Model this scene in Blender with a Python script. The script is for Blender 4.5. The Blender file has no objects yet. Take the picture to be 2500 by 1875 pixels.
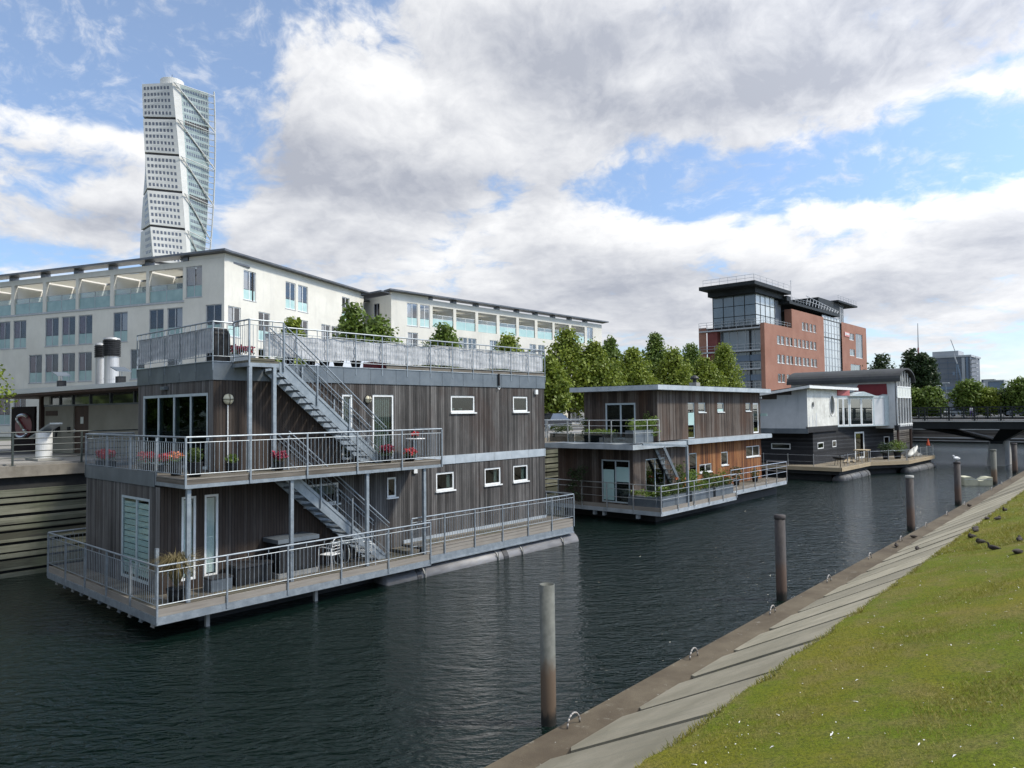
import bpy, bmesh, math, random
import numpy as np
from mathutils import Vector, Matrix
PI = math.pi
R = math.radians
rng = random.Random(7)

# ---------------------------------------------------------------- camera
scene = bpy.context.scene
YAW, PITCH, ROLL = R(41.55), R(2.21), R(-0.64)
fw = Vector((math.cos(PITCH)*math.cos(YAW), math.cos(PITCH)*math.sin(YAW), math.sin(PITCH)))
rt = Vector((math.sin(YAW), -math.cos(YAW), 0))
up = rt.cross(fw)
rt2 = rt*math.cos(ROLL) + up*math.sin(ROLL)
up2 = up*math.cos(ROLL) - rt*math.sin(ROLL)
cam_d = bpy.data.cameras.new('camera')
cam = bpy.data.objects.new('camera', cam_d)
scene.collection.objects.link(cam)
mw = Matrix(((rt2.x, up2.x, -fw.x, 0), (rt2.y, up2.y, -fw.y, 0), (rt2.z, up2.z, -fw.z, 5.55), (0, 0, 0, 1)))
cam.matrix_world = mw
cam_d.sensor_width = 36.0
cam_d.lens = 36.0*1776/2500
cam_d.clip_start = 0.1
cam_d.clip_end = 9000
scene.camera = cam
scene.render.resolution_x = 1024
scene.render.resolution_y = 768

# ---------------------------------------------------------------- light
SUN_EL, SUN_AZ = 46.0, -52.0          # heading from +X, counter clockwise
SKY_STR = 0.10
scene.view_settings.view_transform = 'Standard'
scene.view_settings.look = 'None'
scene.view_settings.exposure = 0.25
scene.view_settings.gamma = 1.0
sd = bpy.data.lights.new('sun', 'SUN')
sd.energy = 3.5
sd.angle = R(6)
sd.color = (1.0, 0.93, 0.81)
so = bpy.data.objects.new('sun', sd)
scene.collection.objects.link(so)
sv = Vector((math.cos(R(SUN_AZ))*math.cos(R(SUN_EL)), math.sin(R(SUN_AZ))*math.cos(R(SUN_EL)), math.sin(R(SUN_EL))))
so.rotation_euler = sv.to_track_quat('Z', 'Y').to_euler()
so.location = (0, -30, 60)

world = bpy.data.worlds.new('World')
scene.world = world
world.use_nodes = True
wt = world.node_tree
wt.nodes.clear()
class NT:
    def __init__(s, t): s.t = t
    def n(s, typ, **kw):
        nd = s.t.nodes.new(typ)
        for k, v in kw.items():
            if k.startswith('i_'): nd.inputs[k[2:].replace('_', ' ')].default_value = v
            else: setattr(nd, k, v)
        return nd
    def l(s, a, b): s.t.links.new(a, b)
    def m(s, op, a, b=None, c=None, clamp=False):
        nd = s.t.nodes.new('ShaderNodeMath'); nd.operation = op; nd.use_clamp = clamp
        for i, v in enumerate((a, b, c)):
            if v is None: continue
            if isinstance(v, (int, float)): nd.inputs[i].default_value = v
            else: s.l(v, nd.inputs[i])
        return nd.outputs[0]
    def mix(s, f, a, b, blend='MIX'):
        nd = s.t.nodes.new('ShaderNodeMix'); nd.data_type = 'RGBA'; nd.blend_type = blend
        for i, v in ((0, f), (6, a), (7, b)):
            if isinstance(v, (int, float)): nd.inputs[i].default_value = v
            elif isinstance(v, tuple): nd.inputs[i].default_value = v if len(v) == 4 else v+(1,)
            else: s.l(v, nd.inputs[i])
        return nd.outputs[2]
    def ramp(s, f, a, b, smooth=True):
        nd = s.t.nodes.new('ShaderNodeMapRange'); nd.interpolation_type = 'SMOOTHSTEP' if smooth else 'LINEAR'
        s.l(f, nd.inputs[0]); nd.inputs[1].default_value = a; nd.inputs[2].default_value = b
        return nd.outputs[0]
    def noise(s, vec, scale, detail=4, rough=.5, dist=0.0):
        nd = s.t.nodes.new('ShaderNodeTexNoise')
        if vec is not None: s.l(vec, nd.inputs['Vector'])
        nd.inputs['Scale'].default_value = scale; nd.inputs['Detail'].default_value = detail
        nd.inputs['Roughness'].default_value = rough; nd.inputs['Distortion'].default_value = dist
        return nd.outputs[0]
W = NT(wt)
tc = W.n('ShaderNodeTexCoord')
sx = W.n('ShaderNodeSeparateXYZ'); W.l(tc.outputs['Generated'], sx.inputs[0])
X, Y, Z = sx.outputs
DEG = 180/PI
az = W.m('MULTIPLY', W.m('ARCTAN2', Y, X), DEG)
el = W.m('MULTIPLY', W.m('ARCSINE', Z), DEG)
sky = W.n('ShaderNodeTexSky'); sky.sky_type = 'NISHITA'; sky.sun_disc = False
sky.sun_elevation = R(SUN_EL); sky.sun_rotation = R(90-SUN_AZ); sky.altitude = 10; sky.air_density = 1.0; sky.dust_density = 0.6; sky.ozone_density = 2.0
# clouds: noise in bearing / elevation, evaluated twice (the second sample higher up gives the grey bases)
def blobs(lst, az, el):
    tot = None
    for (a, e, ra, re, *k) in lst:
        kk = k[0] if k else 1.0
        u = W.m('MULTIPLY', W.m('SUBTRACT', az, a), 1/ra)
        v = W.m('MULTIPLY', W.m('SUBTRACT', el, e), 1/re)
        r2 = W.m('ADD', W.m('MULTIPLY', u, u), W.m('MULTIPLY', v, v))
        g = W.m('MULTIPLY', W.m('POWER', math.e, W.m('MULTIPLY', r2, -1.0)), kk)
        tot = g if tot is None else W.m('ADD', tot, g)
    return tot
POS = [(49.5, 21.5, 9.5, 6.5, 1.1), (57, 22.5, 5.5, 4.0, .9), (43, 18.5, 6.5, 4.0, .9), (52.7, 14.0, 7.5, 3.4, .9), (20.83, 28.0, 28.0, 7.0, 1.3), (20, 21.8, 18, 3.4, 1.0), (37.5, 29.5, 9.0, 4.2, .8), (32, 23.5, 8, 3, .7),
  (74, 14.0, 8.5, 3.4, 1.0), (74.5, 18.6, 5.8, 1.5, .6), (27.17, 8.2, 60.0, 4.2, 1.25), (35, 12.8, 10.3, 2.2, .8), (20, 13.4, 12, 2.0, .8), (60, 14.5, 8, 3.5, .7), (27, 18.2, 3.5, .9, .7), (15, 17.6, 4, .8, .6), (34.5, 17.5, 1.6, 1.6, .6), (21, 15.4, 3, .6, .4), (70, 19.0, 6, .7, .6), (73, 22.0, 3, .8, .35), (6.5, 12.2, 5.2, 3.0, .9), (38.4, 16.6, 1.8, 3.5, .7), (66, 24.5, 3, 1.5, .35), (55, 27.5, 5, 1.5, .3), (-120, 40, 80, 30, .5), (150, 30, 40, 20, .5)]
NEG = [(72.4, 26.5, 15.0, 5.4, .9), (65, 21.5, 5.0, 4.5, .8), (41.8, 17.9, 2.6, 1.7, .9), (46.4, 14.4, 3.4, 1.6, .8), (29, 17.0, 8.0, 1.5, .9), (20, 16.6, 10, 1.4, .9), (11.4, 16.2, 9.5, 1.2, .8), (33.0, 20.3, 3.5, 1.6, .7),
  (9.2, 19.0, 2.2, 1.3, .7), (43.5, 11.3, 3.4, 1.2, .5), (69, 10.4, 9.1, 1.4, .7), (16.5, 12.2, 2.6, .9, .4), (64, 16.5, 2.2, 4.5, .5), (51, 10.0, 4, 1.1, .5), (5, 16, 4, 2, .4)]
GREY = [(33.1, 27.0, 14.0, 4.0), (20, 22.8, 17.0, 2.0, .9), (10.24, 27.1, 9.7, 4.5), (59.5, 18.8, 4.0, 3.4, 1.1), (50, 17.2, 8.5, 2.0, 1.1), (71.06, 13.2, 8.5, 1.6, .9), (29.62, 10.1, 9.4, 1.7, 1.1), (8.2, 11.2, 4.6, 1.7, 1.1), (21.3, 7.5, 14, 1.1, .9), (13, 9, 8, .8, .8), (45, 8.5, 8, 1.0, .5)]
WHITE = [(50, 24.0, 6, 2.5, .8), (42, 20.5, 5, 2.5, .6), (30, 24.5, 3, 1.6, .6), (30, 20.8, 8, 1.2, .5), (12, 20.5, 6, 2.0, .6), (22, 11.6, 12, 1.2, .7), (47, 12, 5, 2, .5), (7, 8, 8, 2.0, .5)]
def cvec(az, el):
    c = W.n('ShaderNodeCombineXYZ')
    W.l(W.m('MULTIPLY', az, 0.085), c.inputs[0]); W.l(W.m('MULTIPLY', W.m('LOGARITHM', W.m('ADD', W.m('MAXIMUM', el, 0.0), 6.0), math.e), 3.4), c.inputs[1])
    return c.outputs[0]
def density(az, el, fine=True):
    v = cvec(az, el)
    wn = W.n('ShaderNodeTexNoise'); W.l(v, wn.inputs['Vector']); wn.inputs['Scale'].default_value = 1.4; wn.inputs['Detail'].default_value = 4
    off = W.n('ShaderNodeVectorMath', operation='SCALE'); W.l(wn.outputs['Color'], off.inputs[0]); off.inputs['Scale'].default_value = .55
    vv = W.n('ShaderNodeVectorMath', operation='ADD'); W.l(v, vv.inputs[0]); W.l(off.outputs[0], vv.inputs[1])
    a = W.noise(vv.outputs[0], 1.5, 11, .58, 0)
    b = W.noise(vv.outputs[0], 5.5, 8, .62, 0)
    d = W.m('ADD', W.m('SUBTRACT', blobs(POS, az, el), blobs(NEG, az, el)), W.m('MULTIPLY', W.m('SUBTRACT', a, .5), 3.9))
    return W.m('ADD', d, W.m('MULTIPLY', W.m('SUBTRACT', b, .5), 1.5)), a, b
dens, n1, n3 = density(az, el)
dup_, n1u, n3u = density(W.m('ADD', az, -.6), W.m('ADD', el, 1.7))
dens = W.m('ADD', dens, W.m('MULTIPLY', W.ramp(el, 33, 48), .5))  # extra cloud overhead, added to make the ambient light less blue
cov = W.ramp(dens, .05, .95)
cov = W.m('MAXIMUM', cov, W.m('MULTIPLY', W.ramp(n3, .46, .78), .62))
lit = W.m('SUBTRACT', dup_, W.m('MULTIPLY', dens, .55))
shade = W.m('ADD', W.m('MULTIPLY', lit, .75), W.m('SUBTRACT', W.m('MULTIPLY', blobs(GREY, az, el), .9), W.m('MULTIPLY', blobs(WHITE, az, el), .8)))
sh = W.ramp(shade, -.40, 1.6, False)
sh = W.m('MINIMUM', W.m('MAXIMUM', sh, 0.0), 1.0)
cloud = W.mix(sh, (8.6, 8.65, 8.75), (3.9, 4.15, 4.8))
# thin veil near the horizon
hz = W.ramp(el, 9.0, 1.0)
covh = W.m('MAXIMUM', cov, W.m('MULTIPLY', hz, .55))
skyc = W.mix(1.0, sky.outputs[0], (.85, 1.02, 1.25), 'MULTIPLY')
skyc = W.mix(1.0, skyc, (1.35, 1.55, 1.6), 'ADD')
skycol = W.mix(covh, skyc, cloud)
# sky brightened around the sun, out of view, added to raise the ambient light
vd = W.n('ShaderNodeVectorMath', operation='DOT_PRODUCT'); W.l(tc.outputs['Generated'], vd.inputs[0]); vd.inputs[1].default_value = tuple(sv)
glow = W.m('ADD', W.m('MULTIPLY', W.m('POWER', W.m('MAXIMUM', vd.outputs['Value'], 0.0), 3.0), 1.4), 1.0)
gl3 = W.n('ShaderNodeCombineXYZ'); [W.l(glow, gl3.inputs[i]) for i in range(3)]
skycol = W.mix(1.0, skycol, gl3.outputs[0], 'MULTIPLY')
below = W.ramp(el, -1.0, -3.0)
skycol = W.mix(below, skycol, (1.6, 1.8, 1.9))
bg = W.n('ShaderNodeBackground'); W.l(skycol, bg.inputs[0]); bg.inputs[1].default_value = SKY_STR
wo = W.n('ShaderNodeOutputWorld'); W.l(bg.outputs[0], wo.inputs[0])

# ---------------------------------------------------------------- object helpers
COL = scene.collection
ORIGIN = {}
def tag(o, label=None, cat=None, group=None, kind=None):
    if label: o['label'] = label
    if cat: o['category'] = cat
    if group: o['group'] = group
    if kind: o['kind'] = kind
    return o
def thing(name, label, cat, loc, group=None):
    o = bpy.data.objects.new(name, None)
    o.empty_display_size = .3
    COL.objects.link(o); o.location = loc
    ORIGIN[o.name] = Vector(loc)
    return tag(o, label, cat, group)
class MB:
    def __init__(s): s.v = []; s.f = []; s.mi = []; s.cur = 0
    def add(s, vs, fs):
        b = len(s.v); s.v.extend([tuple(p) for p in vs])
        for f in fs: s.f.append(tuple(b+i for i in f)); s.mi.append(s.cur)
    def quad(s, a, b, c, d): s.add((a, b, c, d), ((0, 1, 2, 3),))
    def hexa(s, p): s.add(p, ((0, 3, 2, 1), (4, 5, 6, 7), (0, 1, 5, 4), (1, 2, 6, 5), (2, 3, 7, 6), (3, 0, 4, 7)))
    def box(s, x0, x1, y0, y1, z0, z1):
        s.hexa([(x0, y0, z0), (x1, y0, z0), (x1, y1, z0), (x0, y1, z0), (x0, y0, z1), (x1, y0, z1), (x1, y1, z1), (x0, y1, z1)])
    def fbox(s, F, s0, s1, d0, d1, z0, z1):
        p = F.pt
        s.hexa([p(s0, d0, z0), p(s1, d0, z0), p(s1, d1, z0), p(s0, d1, z0), p(s0, d0, z1), p(s1, d0, z1), p(s1, d1, z1), p(s0, d1, z1)])
    def tube(s, a, b, r, n=8, r2=None, caps=True):
        a = Vector(a); b = Vector(b); r2 = r if r2 is None else r2
        d = (b-a).normalized(); t = Vector((0, 0, 1)) if abs(d.z) < .9 else Vector((1, 0, 0))
        u = d.cross(t).normalized(); w = d.cross(u)
        vs = []
        for k in range(n):
            an = 2*PI*k/n; o = u*math.cos(an)+w*math.sin(an)
            vs.append(a+o*r); vs.append(b+o*r2)
        fs = [(2*k, 2*((k+1) % n), 2*((k+1) % n)+1, 2*k+1) for k in range(n)]
        if caps: fs.append(tuple(2*k for k in range(n))[::-1]); fs.append(tuple(2*k+1 for k in range(n)))
        s.add(vs, fs)
    def bar(s, a, b, w, h=None):
        """square bar between two points"""
        h = h or w
        a = Vector(a); b = Vector(b); d = (b-a).normalized(); t = Vector((0, 0, 1)) if abs(d.z) < .95 else Vector((1, 0, 0))
        u = d.cross(t).normalized()*w/2; v = d.cross(u).normalized()*h/2
        s.hexa([a-u-v, a+u-v, a+u+v, a-u+v, b-u-v, b+u-v, b+u+v, b-u+v])
    def prism(s, poly, z0, z1):
        n = len(poly)
        vs = [(x, y, z0) for x, y in poly]+[(x, y, z1) for x, y in poly]
        s.add(vs, [tuple(range(n))[::-1], tuple(range(n, 2*n))]+[(i, (i+1) % n, n+(i+1) % n, n+i) for i in range(n)])
    def lathe(s, c, prof, n=14, cap=True):
        vs = []; m = len(prof)
        for (r, z) in prof:
            for k in range(n):
                a = 2*PI*k/n; vs.append((c[0]+r*math.cos(a), c[1]+r*math.sin(a), c[2]+z))
        fs = []
        for i in range(m-1):
            for k in range(n): fs.append((i*n+k, i*n+(k+1) % n, (i+1)*n+(k+1) % n, (i+1)*n+k))
        if cap: fs.append(tuple(range(n))[::-1]); fs.append(tuple((m-1)*n+k for k in range(n)))
        s.add(vs, fs)
    def rings(s, rings):
        """closed loft through equal-length rings, capped"""
        n = len(rings[0]); vs = [p for r in rings for p in r]; fs = []
        for i in range(len(rings)-1):
            for k in range(n): fs.append((i*n+k, i*n+(k+1) % n, (i+1)*n+(k+1) % n, (i+1)*n+k))
        fs.append(tuple(range(n))[::-1]); fs.append(tuple((len(rings)-1)*n+k for k in range(n)))
        s.add(vs, fs)
    def build(s, name, mats, parent=None, smooth=False, origin=None, fixn=False):
        me = bpy.data.meshes.new(name)
        o = Vector((0, 0, 0))
        root = parent
        while root is not None and root.parent is not None: root = root.parent
        if root is not None: o = ORIGIN[root.name]
        elif origin is not None: o = Vector(origin)
        if s.v:
            va = np.array(s.v, dtype=np.float64)-np.array(o)
        else: va = np.zeros((0, 3))
        me.from_pydata(va.tolist(), [], s.f)
        if not isinstance(mats, (list, tuple)): mats = [mats]
        for m in mats: me.materials.append(m)
        if len(mats) > 1: me.polygons.foreach_set('material_index', s.mi)
        if smooth: me.polygons.foreach_set('use_smooth', [True]*len(me.polygons))
        if fixn:
            bm = bmesh.new(); bm.from_mesh(me); bmesh.ops.recalc_face_normals(bm, faces=bm.faces); bm.to_mesh(me); bm.free()
        me.update()
        ob = bpy.data.objects.new(name, me)
        COL.objects.link(ob)
        if parent is not None: ob.parent = parent
        elif origin is not None: ob.location = origin; ORIGIN[ob.name] = Vector(origin)
        else: ORIGIN[ob.name] = Vector((0, 0, 0))
        return ob
class Fac:
    def __init__(s, P0, heading, sign=1):
        a = R(heading); s.P = Vector((P0[0], P0[1], 0)); s.u = Vector((math.cos(a), math.sin(a), 0)); s.n = Vector((-math.sin(a), math.cos(a), 0))*sign
    def pt(s, a, d, z):
        q = s.P+s.u*a+s.n*d; return (q.x, q.y, z)
def wall(mb, F, s0, s1, z0, z1, holes=(), depth=.12, t=0.0):
    """wall sheet with openings and their reveals"""
    ss = sorted({s0, s1} | {min(max(h[i], s0), s1) for h in holes for i in (0, 1)})
    zs = sorted({z0, z1} | {min(max(h[i], z0), z1) for h in holes for i in (2, 3)})
    for i in range(len(ss)-1):
        j0 = None
        for j in range(len(zs)-1):
            cs, cz = (ss[i]+ss[i+1])/2, (zs[j]+zs[j+1])/2
            inh = any(h[0] < cs < h[1] and h[2] < cz < h[3] for h in holes)
            if not inh:
                mb.quad(F.pt(ss[i], t, zs[j]), F.pt(ss[i+1], t, zs[j]), F.pt(ss[i+1], t, zs[j+1]), F.pt(ss[i], t, zs[j+1]))
    for h in holes:
        a, b, c, e = h[:4]; d = h[4] if len(h) > 4 else depth
        p = F.pt
        mb.quad(p(a, t, c), p(a, d, c), p(a, d, e), p(a, t, e)); mb.quad(p(b, t, c), p(b, d, c), p(b, d, e), p(b, t, e))
        mb.quad(p(a, t, c), p(b, t, c), p(b, d, c), p(a, d, c)); mb.quad(p(a, t, e), p(b, t, e), p(b, d, e), p(a, d, e))
def window(par, F, s0, s1, z0, z1, fm, gm, d=.06, fw_=.06, mull=(), trans=(), name='window', sill=None, sillm=None, gd=None, depth=.05, panel=None, panelm=None, label=None):
    mb = MB(); w = fw_
    mb.fbox(F, s0, s0+w, d, d+depth, z0, z1); mb.fbox(F, s1-w, s1, d, d+depth, z0, z1)
    mb.fbox(F, s0+w, s1-w, d, d+depth, z0, z0+w); mb.fbox(F, s0+w, s1-w, d, d+depth, z1-w, z1)
    for m in mull: mb.fbox(F, m-w*.5, m+w*.5, d+.002, d+depth, z0+w, z1-w)
    for m in trans: mb.fbox(F, s0+w, s1-w, d+.004, d+depth, m-w*.4, m+w*.4)
    fr = mb.build(name, fm, par)
    if label: fr['label'] = label
    g = MB(); gz = z0+w if panel is None else panel
    g.fbox(F, s0+w, s1-w, d+depth*.4, d+depth*.6, gz, z1-w); g.build('pane', gm, fr)
    if panel is not None:
        g = MB(); g.fbox(F, s0+w, s1-w, d+depth*.3, d+depth*.6, z0+w, panel-.02); g.build('lower_panel', panelm, fr)
    if sill:
        g = MB(); g.fbox(F, s0-.05, s1+.05, -sill, d, z0-.05, z0-.002); g.build('sill', sillm or fm, fr)
    return fr
# ---------------------------------------------------------------- materials
MATS = {}
def newmat(name):
    m = bpy.data.materials.new(name); m.use_nodes = True
    t = m.node_tree; t.nodes.clear(); T = NT(t)
    out = T.n('ShaderNodeOutputMaterial'); b = T.n('ShaderNodeBsdfPrincipled')
    T.l(b.outputs[0], out.inputs[0])
    geo = T.n('ShaderNodeNewGeometry')
    T.pos = geo.outputs['Position']; T.nor = geo.outputs['Normal']; T.b = b; T.out = out
    return m, T
def setc(T, c, rough=.6, metal=0.0, spec=.5):
    if isinstance(c, tuple): T.b.inputs['Base Color'].default_value = c+(1,)
    else: T.l(c, T.b.inputs['Base Color'])
    if isinstance(rough, (int, float)): T.b.inputs['Roughness'].default_value = rough
    else: T.l(rough, T.b.inputs['Roughness'])
    T.b.inputs['Metallic'].default_value = metal
    T.b.inputs['Specular IOR Level'].default_value = spec
def bump(T, h, strength=.3, dist=.02):
    n = T.n('ShaderNodeBump'); n.inputs['Strength'].default_value = strength; n.inputs['Distance'].default_value = dist
    T.l(h, n.inputs['Height']); T.l(n.outputs[0], T.b.inputs['Normal'])
def scalevec(T, v, s):
    n = T.n('ShaderNodeVectorMath', operation='MULTIPLY'); T.l(v, n.inputs[0]); n.inputs[1].default_value = s; return n.outputs[0]
def noisy(name, c1, c2, scale=3, rough=.6, metal=0.0, spec=.5, stretch=(1, 1, 1), detail=5, bmp=0, bscale=None, c3=None, s3=30, f3=.3, dirt=None):
    m, T = newmat(name)
    v = scalevec(T, T.pos, stretch)
    f = T.ramp(T.noise(v, scale, detail, .6), .3, .7)
    c = T.mix(f, c1, c2)
    if c3: c = T.mix(T.m('MULTIPLY', T.ramp(T.noise(v, s3, 3, .6), .45, .7), f3), c, c3)
    if dirt:
        v2 = scalevec(T, T.pos, (1.5, 1.5, .25))
        c = T.mix(T.m('MULTIPLY', T.ramp(T.noise(v2, 1.2, 6, .65), .5, .75), dirt[1]), c, dirt[0])
    setc(T, c, rough, metal, spec)
    if bmp: bump(T, T.noise(v, bscale or scale*6, 4, .6), bmp)
    return m
def boards(name, cols, width=.125, vertical=True, gap=.07, tint=None, gapc=(.012, .011, .01), streak=1.0, rough=.85, tint_amt=.6, axis=None, stain=0, shelter=None):
    """timber boards; vertical boards run along z, horizontal ones along the wall; axis 'x'/'y' = deck boards across that axis"""
    m, T = newmat(name)
    s = T.n('ShaderNodeSeparateXYZ'); T.l(T.pos, s.inputs[0])
    sn = T.n('ShaderNodeSeparateXYZ'); T.l(T.nor, sn.inputs[0])
    ax_ = T.m('ABSOLUTE', sn.outputs[0]); ay_ = T.m('ABSOLUTE', sn.outputs[1])
    along = T.m('ADD', T.m('MULTIPLY', s.outputs[0], ay_), T.m('MULTIPLY', s.outputs[1], ax_))
    if axis == 'x': u, w = s.outputs[0], s.outputs[1]
    elif axis == 'y': u, w = s.outputs[1], s.outputs[0]
    elif vertical: u, w = along, s.outputs[2]
    else: u, w = s.outputs[2], along
    q = T.m('DIVIDE', u, width); idx = T.m('FLOOR', q); fr = T.m('FRACT', q)
    wn = T.n('ShaderNodeTexWhiteNoise', noise_dimensions='1D'); T.l(idx, wn.inputs['W'])
    cv = T.n('ShaderNodeCombineXYZ'); T.l(T.m('MULTIPLY', u, 18.0), cv.inputs[0]); T.l(T.m('ADD', T.m('MULTIPLY', w, 1.1), T.m('MULTIPLY', wn.outputs[0], 20)), cv.inputs[1])
    grain = T.noise(cv.outputs[0], 1.0, 6, .65)
    blotch = T.noise(T.pos, .55, 4, .6)
    f = T.m('ADD', T.m('MULTIPLY', wn.outputs[0], .7), T.m('MULTIPLY', T.m('SUBTRACT', grain, .33), 1.1*streak))
    f = T.m('ADD', f, T.m('MULTIPLY', T.m('SUBTRACT', blotch, .5), .8))
    cr = T.n('ShaderNodeValToRGB'); T.l(f, cr.inputs[0])
    e = cr.color_ramp.elements
    e[0].position = 0.1; e[0].color = cols[0]+(1,); e[1].position = .95; e[1].color = cols[-1]+(1,)
    for i, c in enumerate(cols[1:-1]):
        x = e.new(.1+.85*(i+1)/(len(cols)-1)); x.color = c+(1,)
    c = cr.outputs[0]
    if tint:
        tf = T.ramp(T.noise(scalevec(T, T.pos, (.8, .8, .35)), .9, 4, .6), .46, .66)
        c = T.mix(T.m('MULTIPLY', tf, tint_amt), c, tint)
    if stain:
        sf = T.ramp(T.noise(cv.outputs[0], .35, 5, .7), .52, .72)
        c = T.mix(T.m('MULTIPLY', sf, stain), c, (.035, .033, .032))
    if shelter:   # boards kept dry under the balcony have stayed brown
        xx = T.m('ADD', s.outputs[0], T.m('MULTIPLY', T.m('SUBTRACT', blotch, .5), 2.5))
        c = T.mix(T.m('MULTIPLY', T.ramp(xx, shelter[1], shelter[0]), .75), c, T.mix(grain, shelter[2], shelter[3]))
    g = T.m('LESS_THAN', fr, gap)
    c = T.mix(g, c, gapc)
    setc(T, c, rough, 0, .25)
    bump(T, T.m('SUBTRACT', T.m('MULTIPLY', grain, .3), g), .6, .012)
    return m
def glassmat(name, tint=(.55, .62, .6), trans=.5, rough=.02, refl=(1, 1, 1)):
    m = bpy.data.materials.new(name); m.use_nodes = True; t = m.node_tree; t.nodes.clear(); T = NT(t)
    out = T.n('ShaderNodeOutputMaterial'); tr = T.n('ShaderNodeBsdfTransparent'); gl = T.n('ShaderNodeBsdfGlossy')
    tr.inputs[0].default_value = tint+(1,); gl.inputs['Roughness'].default_value = rough; gl.inputs[0].default_value = refl+(1,)
    fr = T.n('ShaderNodeFresnel'); fr.inputs[0].default_value = 1.52
    gg = T.n('ShaderNodeNewGeometry')
    f = T.m('MULTIPLY', T.m('ADD', T.m('MULTIPLY', fr.outputs[0], 1.6), trans, clamp=True), T.m('SUBTRACT', 1.0, gg.outputs['Backfacing']))
    mx = T.n('ShaderNodeMixShader'); T.l(f, mx.inputs[0]); T.l(tr.outputs[0], mx.inputs[1]); T.l(gl.outputs[0], mx.inputs[2])
    T.l(mx.outputs[0], out.inputs[0]); return m
def leafmat(name, c1, c2, c3, scale=.9):
    m, T = newmat(name)
    f = T.ramp(T.noise(T.pos, scale, 4, .6), .3, .7)
    c = T.mix(f, c1, c2)
    wn = T.n('ShaderNodeTexWhiteNoise', noise_dimensions='3D')
    gi = T.n('ShaderNodeNewGeometry')
    T.l(gi.outputs['Random Per Island'], wn.inputs['Vector'])
    c = T.mix(T.m('MULTIPLY', wn.outputs[0], .55), c, c3)
    setc(T, c, .55, 0, .3)
    tl = T.n('ShaderNodeBsdfTranslucent'); T.l(c, tl.inputs[0])
    mx = T.n('ShaderNodeMixShader'); mx.inputs[0].default_value = .32
    T.l(T.b.outputs[0], mx.inputs[1]); T.l(tl.outputs[0], mx.inputs[2]); T.l(mx.outputs[0], T.out.inputs[0])
    return m
M = MATS
M['galv'] = noisy('galvanised_steel', (.20, .23, .255), (.29, .325, .35), 5, .45, .35, .5, detail=6, c3=(.15, .18, .21), s3=25, f3=.35)
M['zinc'] = noisy('zinc_sheet', (.105, .125, .143), (.155, .178, .196), 1.3, .5, .4, .5, detail=5, dirt=((.08, .095, .11), .6))
M['zinc_light'] = noisy('light_zinc_flashing', (.34, .38, .41), (.46, .50, .53), 1.6, .45, .35, .5, dirt=((.25, .27, .29), .5))
M['tube3'] = noisy('dark_pontoon', (.035, .038, .042), (.075, .08, .085), 2.5, .6, c3=(.22, .22, .21), s3=5, f3=.4)
M['tube'] = noisy('pontoon_tube', (.12, .12, .125), (.20, .20, .205), 2.5, .55, .2, .5, stretch=(.5, 1, 2), c3=(.16, .15, .13), s3=9, f3=.5)
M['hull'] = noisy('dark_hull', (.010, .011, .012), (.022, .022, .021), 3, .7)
M['black'] = noisy('black_rubber', (.012, .012, .013), (.024, .024, .026), 8, .6)
M['dkpot'] = noisy('dark_pot', (.012, .013, .014), (.024, .025, .027), 6, .65, spec=.2)
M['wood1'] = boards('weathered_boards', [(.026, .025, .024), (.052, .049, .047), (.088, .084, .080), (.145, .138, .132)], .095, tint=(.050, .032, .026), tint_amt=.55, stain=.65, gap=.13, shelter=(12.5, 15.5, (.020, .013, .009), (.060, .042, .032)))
M['wood1w'] = boards('weathered_boards_end', [(.045, .043, .042), (.080, .076, .073), (.12, .115, .11), (.155, .15, .145)], .105, tint=(.070, .058, .050), tint_amt=.5, stain=.4, gap=.10)
M['wood2'] = boards('brown_boards', [(.026, .019, .015), (.054, .040, .032), (.090, .072, .060), (.13, .112, .098)], .14, tint=(.075, .038, .022), tint_amt=.6, stain=.5)
M['wood2r'] = boards('red_brown_boards', [(.075, .030, .014), (.16, .060, .022), (.25, .105, .038), (.30, .15, .065)], .14, tint=(.10, .035, .016), tint_amt=.5, stain=.7)
M['clap'] = boards('black_clapboards', [(.012, .013, .015), (.020, .021, .024), (.030, .032, .036), (.046, .048, .052)], .16, vertical=False, gap=.12)
M['deck'] = boards('deck_boards', [(.070, .062, .050), (.11, .098, .080), (.15, .135, .11), (.18, .165, .135)], .14, axis='y', gap=.08, tint=(.075, .078, .045), tint_amt=.5)
M['deckx'] = boards('deck_boards_cross', [(.10, .082, .058), (.16, .135, .10), (.21, .18, .13), (.24, .21, .16)], .14, axis='x', gap=.07)
M['fascia'] = boards('deck_fascia', [(.085, .075, .062), (.14, .125, .105), (.20, .18, .155), (.25, .23, .20)], .30, vertical=False, gap=.04)
M['fascia3'] = boards('warm_fascia', [(.22, .165, .10), (.30, .235, .15), (.36, .29, .19), (.40, .33, .23)], .12, vertical=False, gap=.06)
M['piling'] = boards('quay_fender_planks', [(.055, .056, .042), (.10, .105, .078), (.16, .165, .125), (.21, .21, .165)], .33, vertical=False, gap=.0, tint=(.07, .085, .055), tint_amt=.6, stain=.7, streak=.8)
M['farplank'] = boards('far_quay_planks', [(.055, .048, .042), (.085, .075, .066), (.12, .108, .095), (.15, .14, .12)], .3, vertical=False, gap=.12)
M['white'] = noisy('white_frame', (.62, .63, .62), (.72, .73, .72), 4, .4)
M['whited'] = noisy('worn_white_boards', (.48, .48, .44), (.66, .66, .61), 1.1, .7, c3=(.38, .37, .33), s3=4, f3=.4, dirt=((.33, .32, .28), .5))
M['greyboard'] = noisy('grey_panels', (.44, .455, .47), (.54, .555, .57), .8, .6, dirt=((.20, .22, .25), .4))
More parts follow.
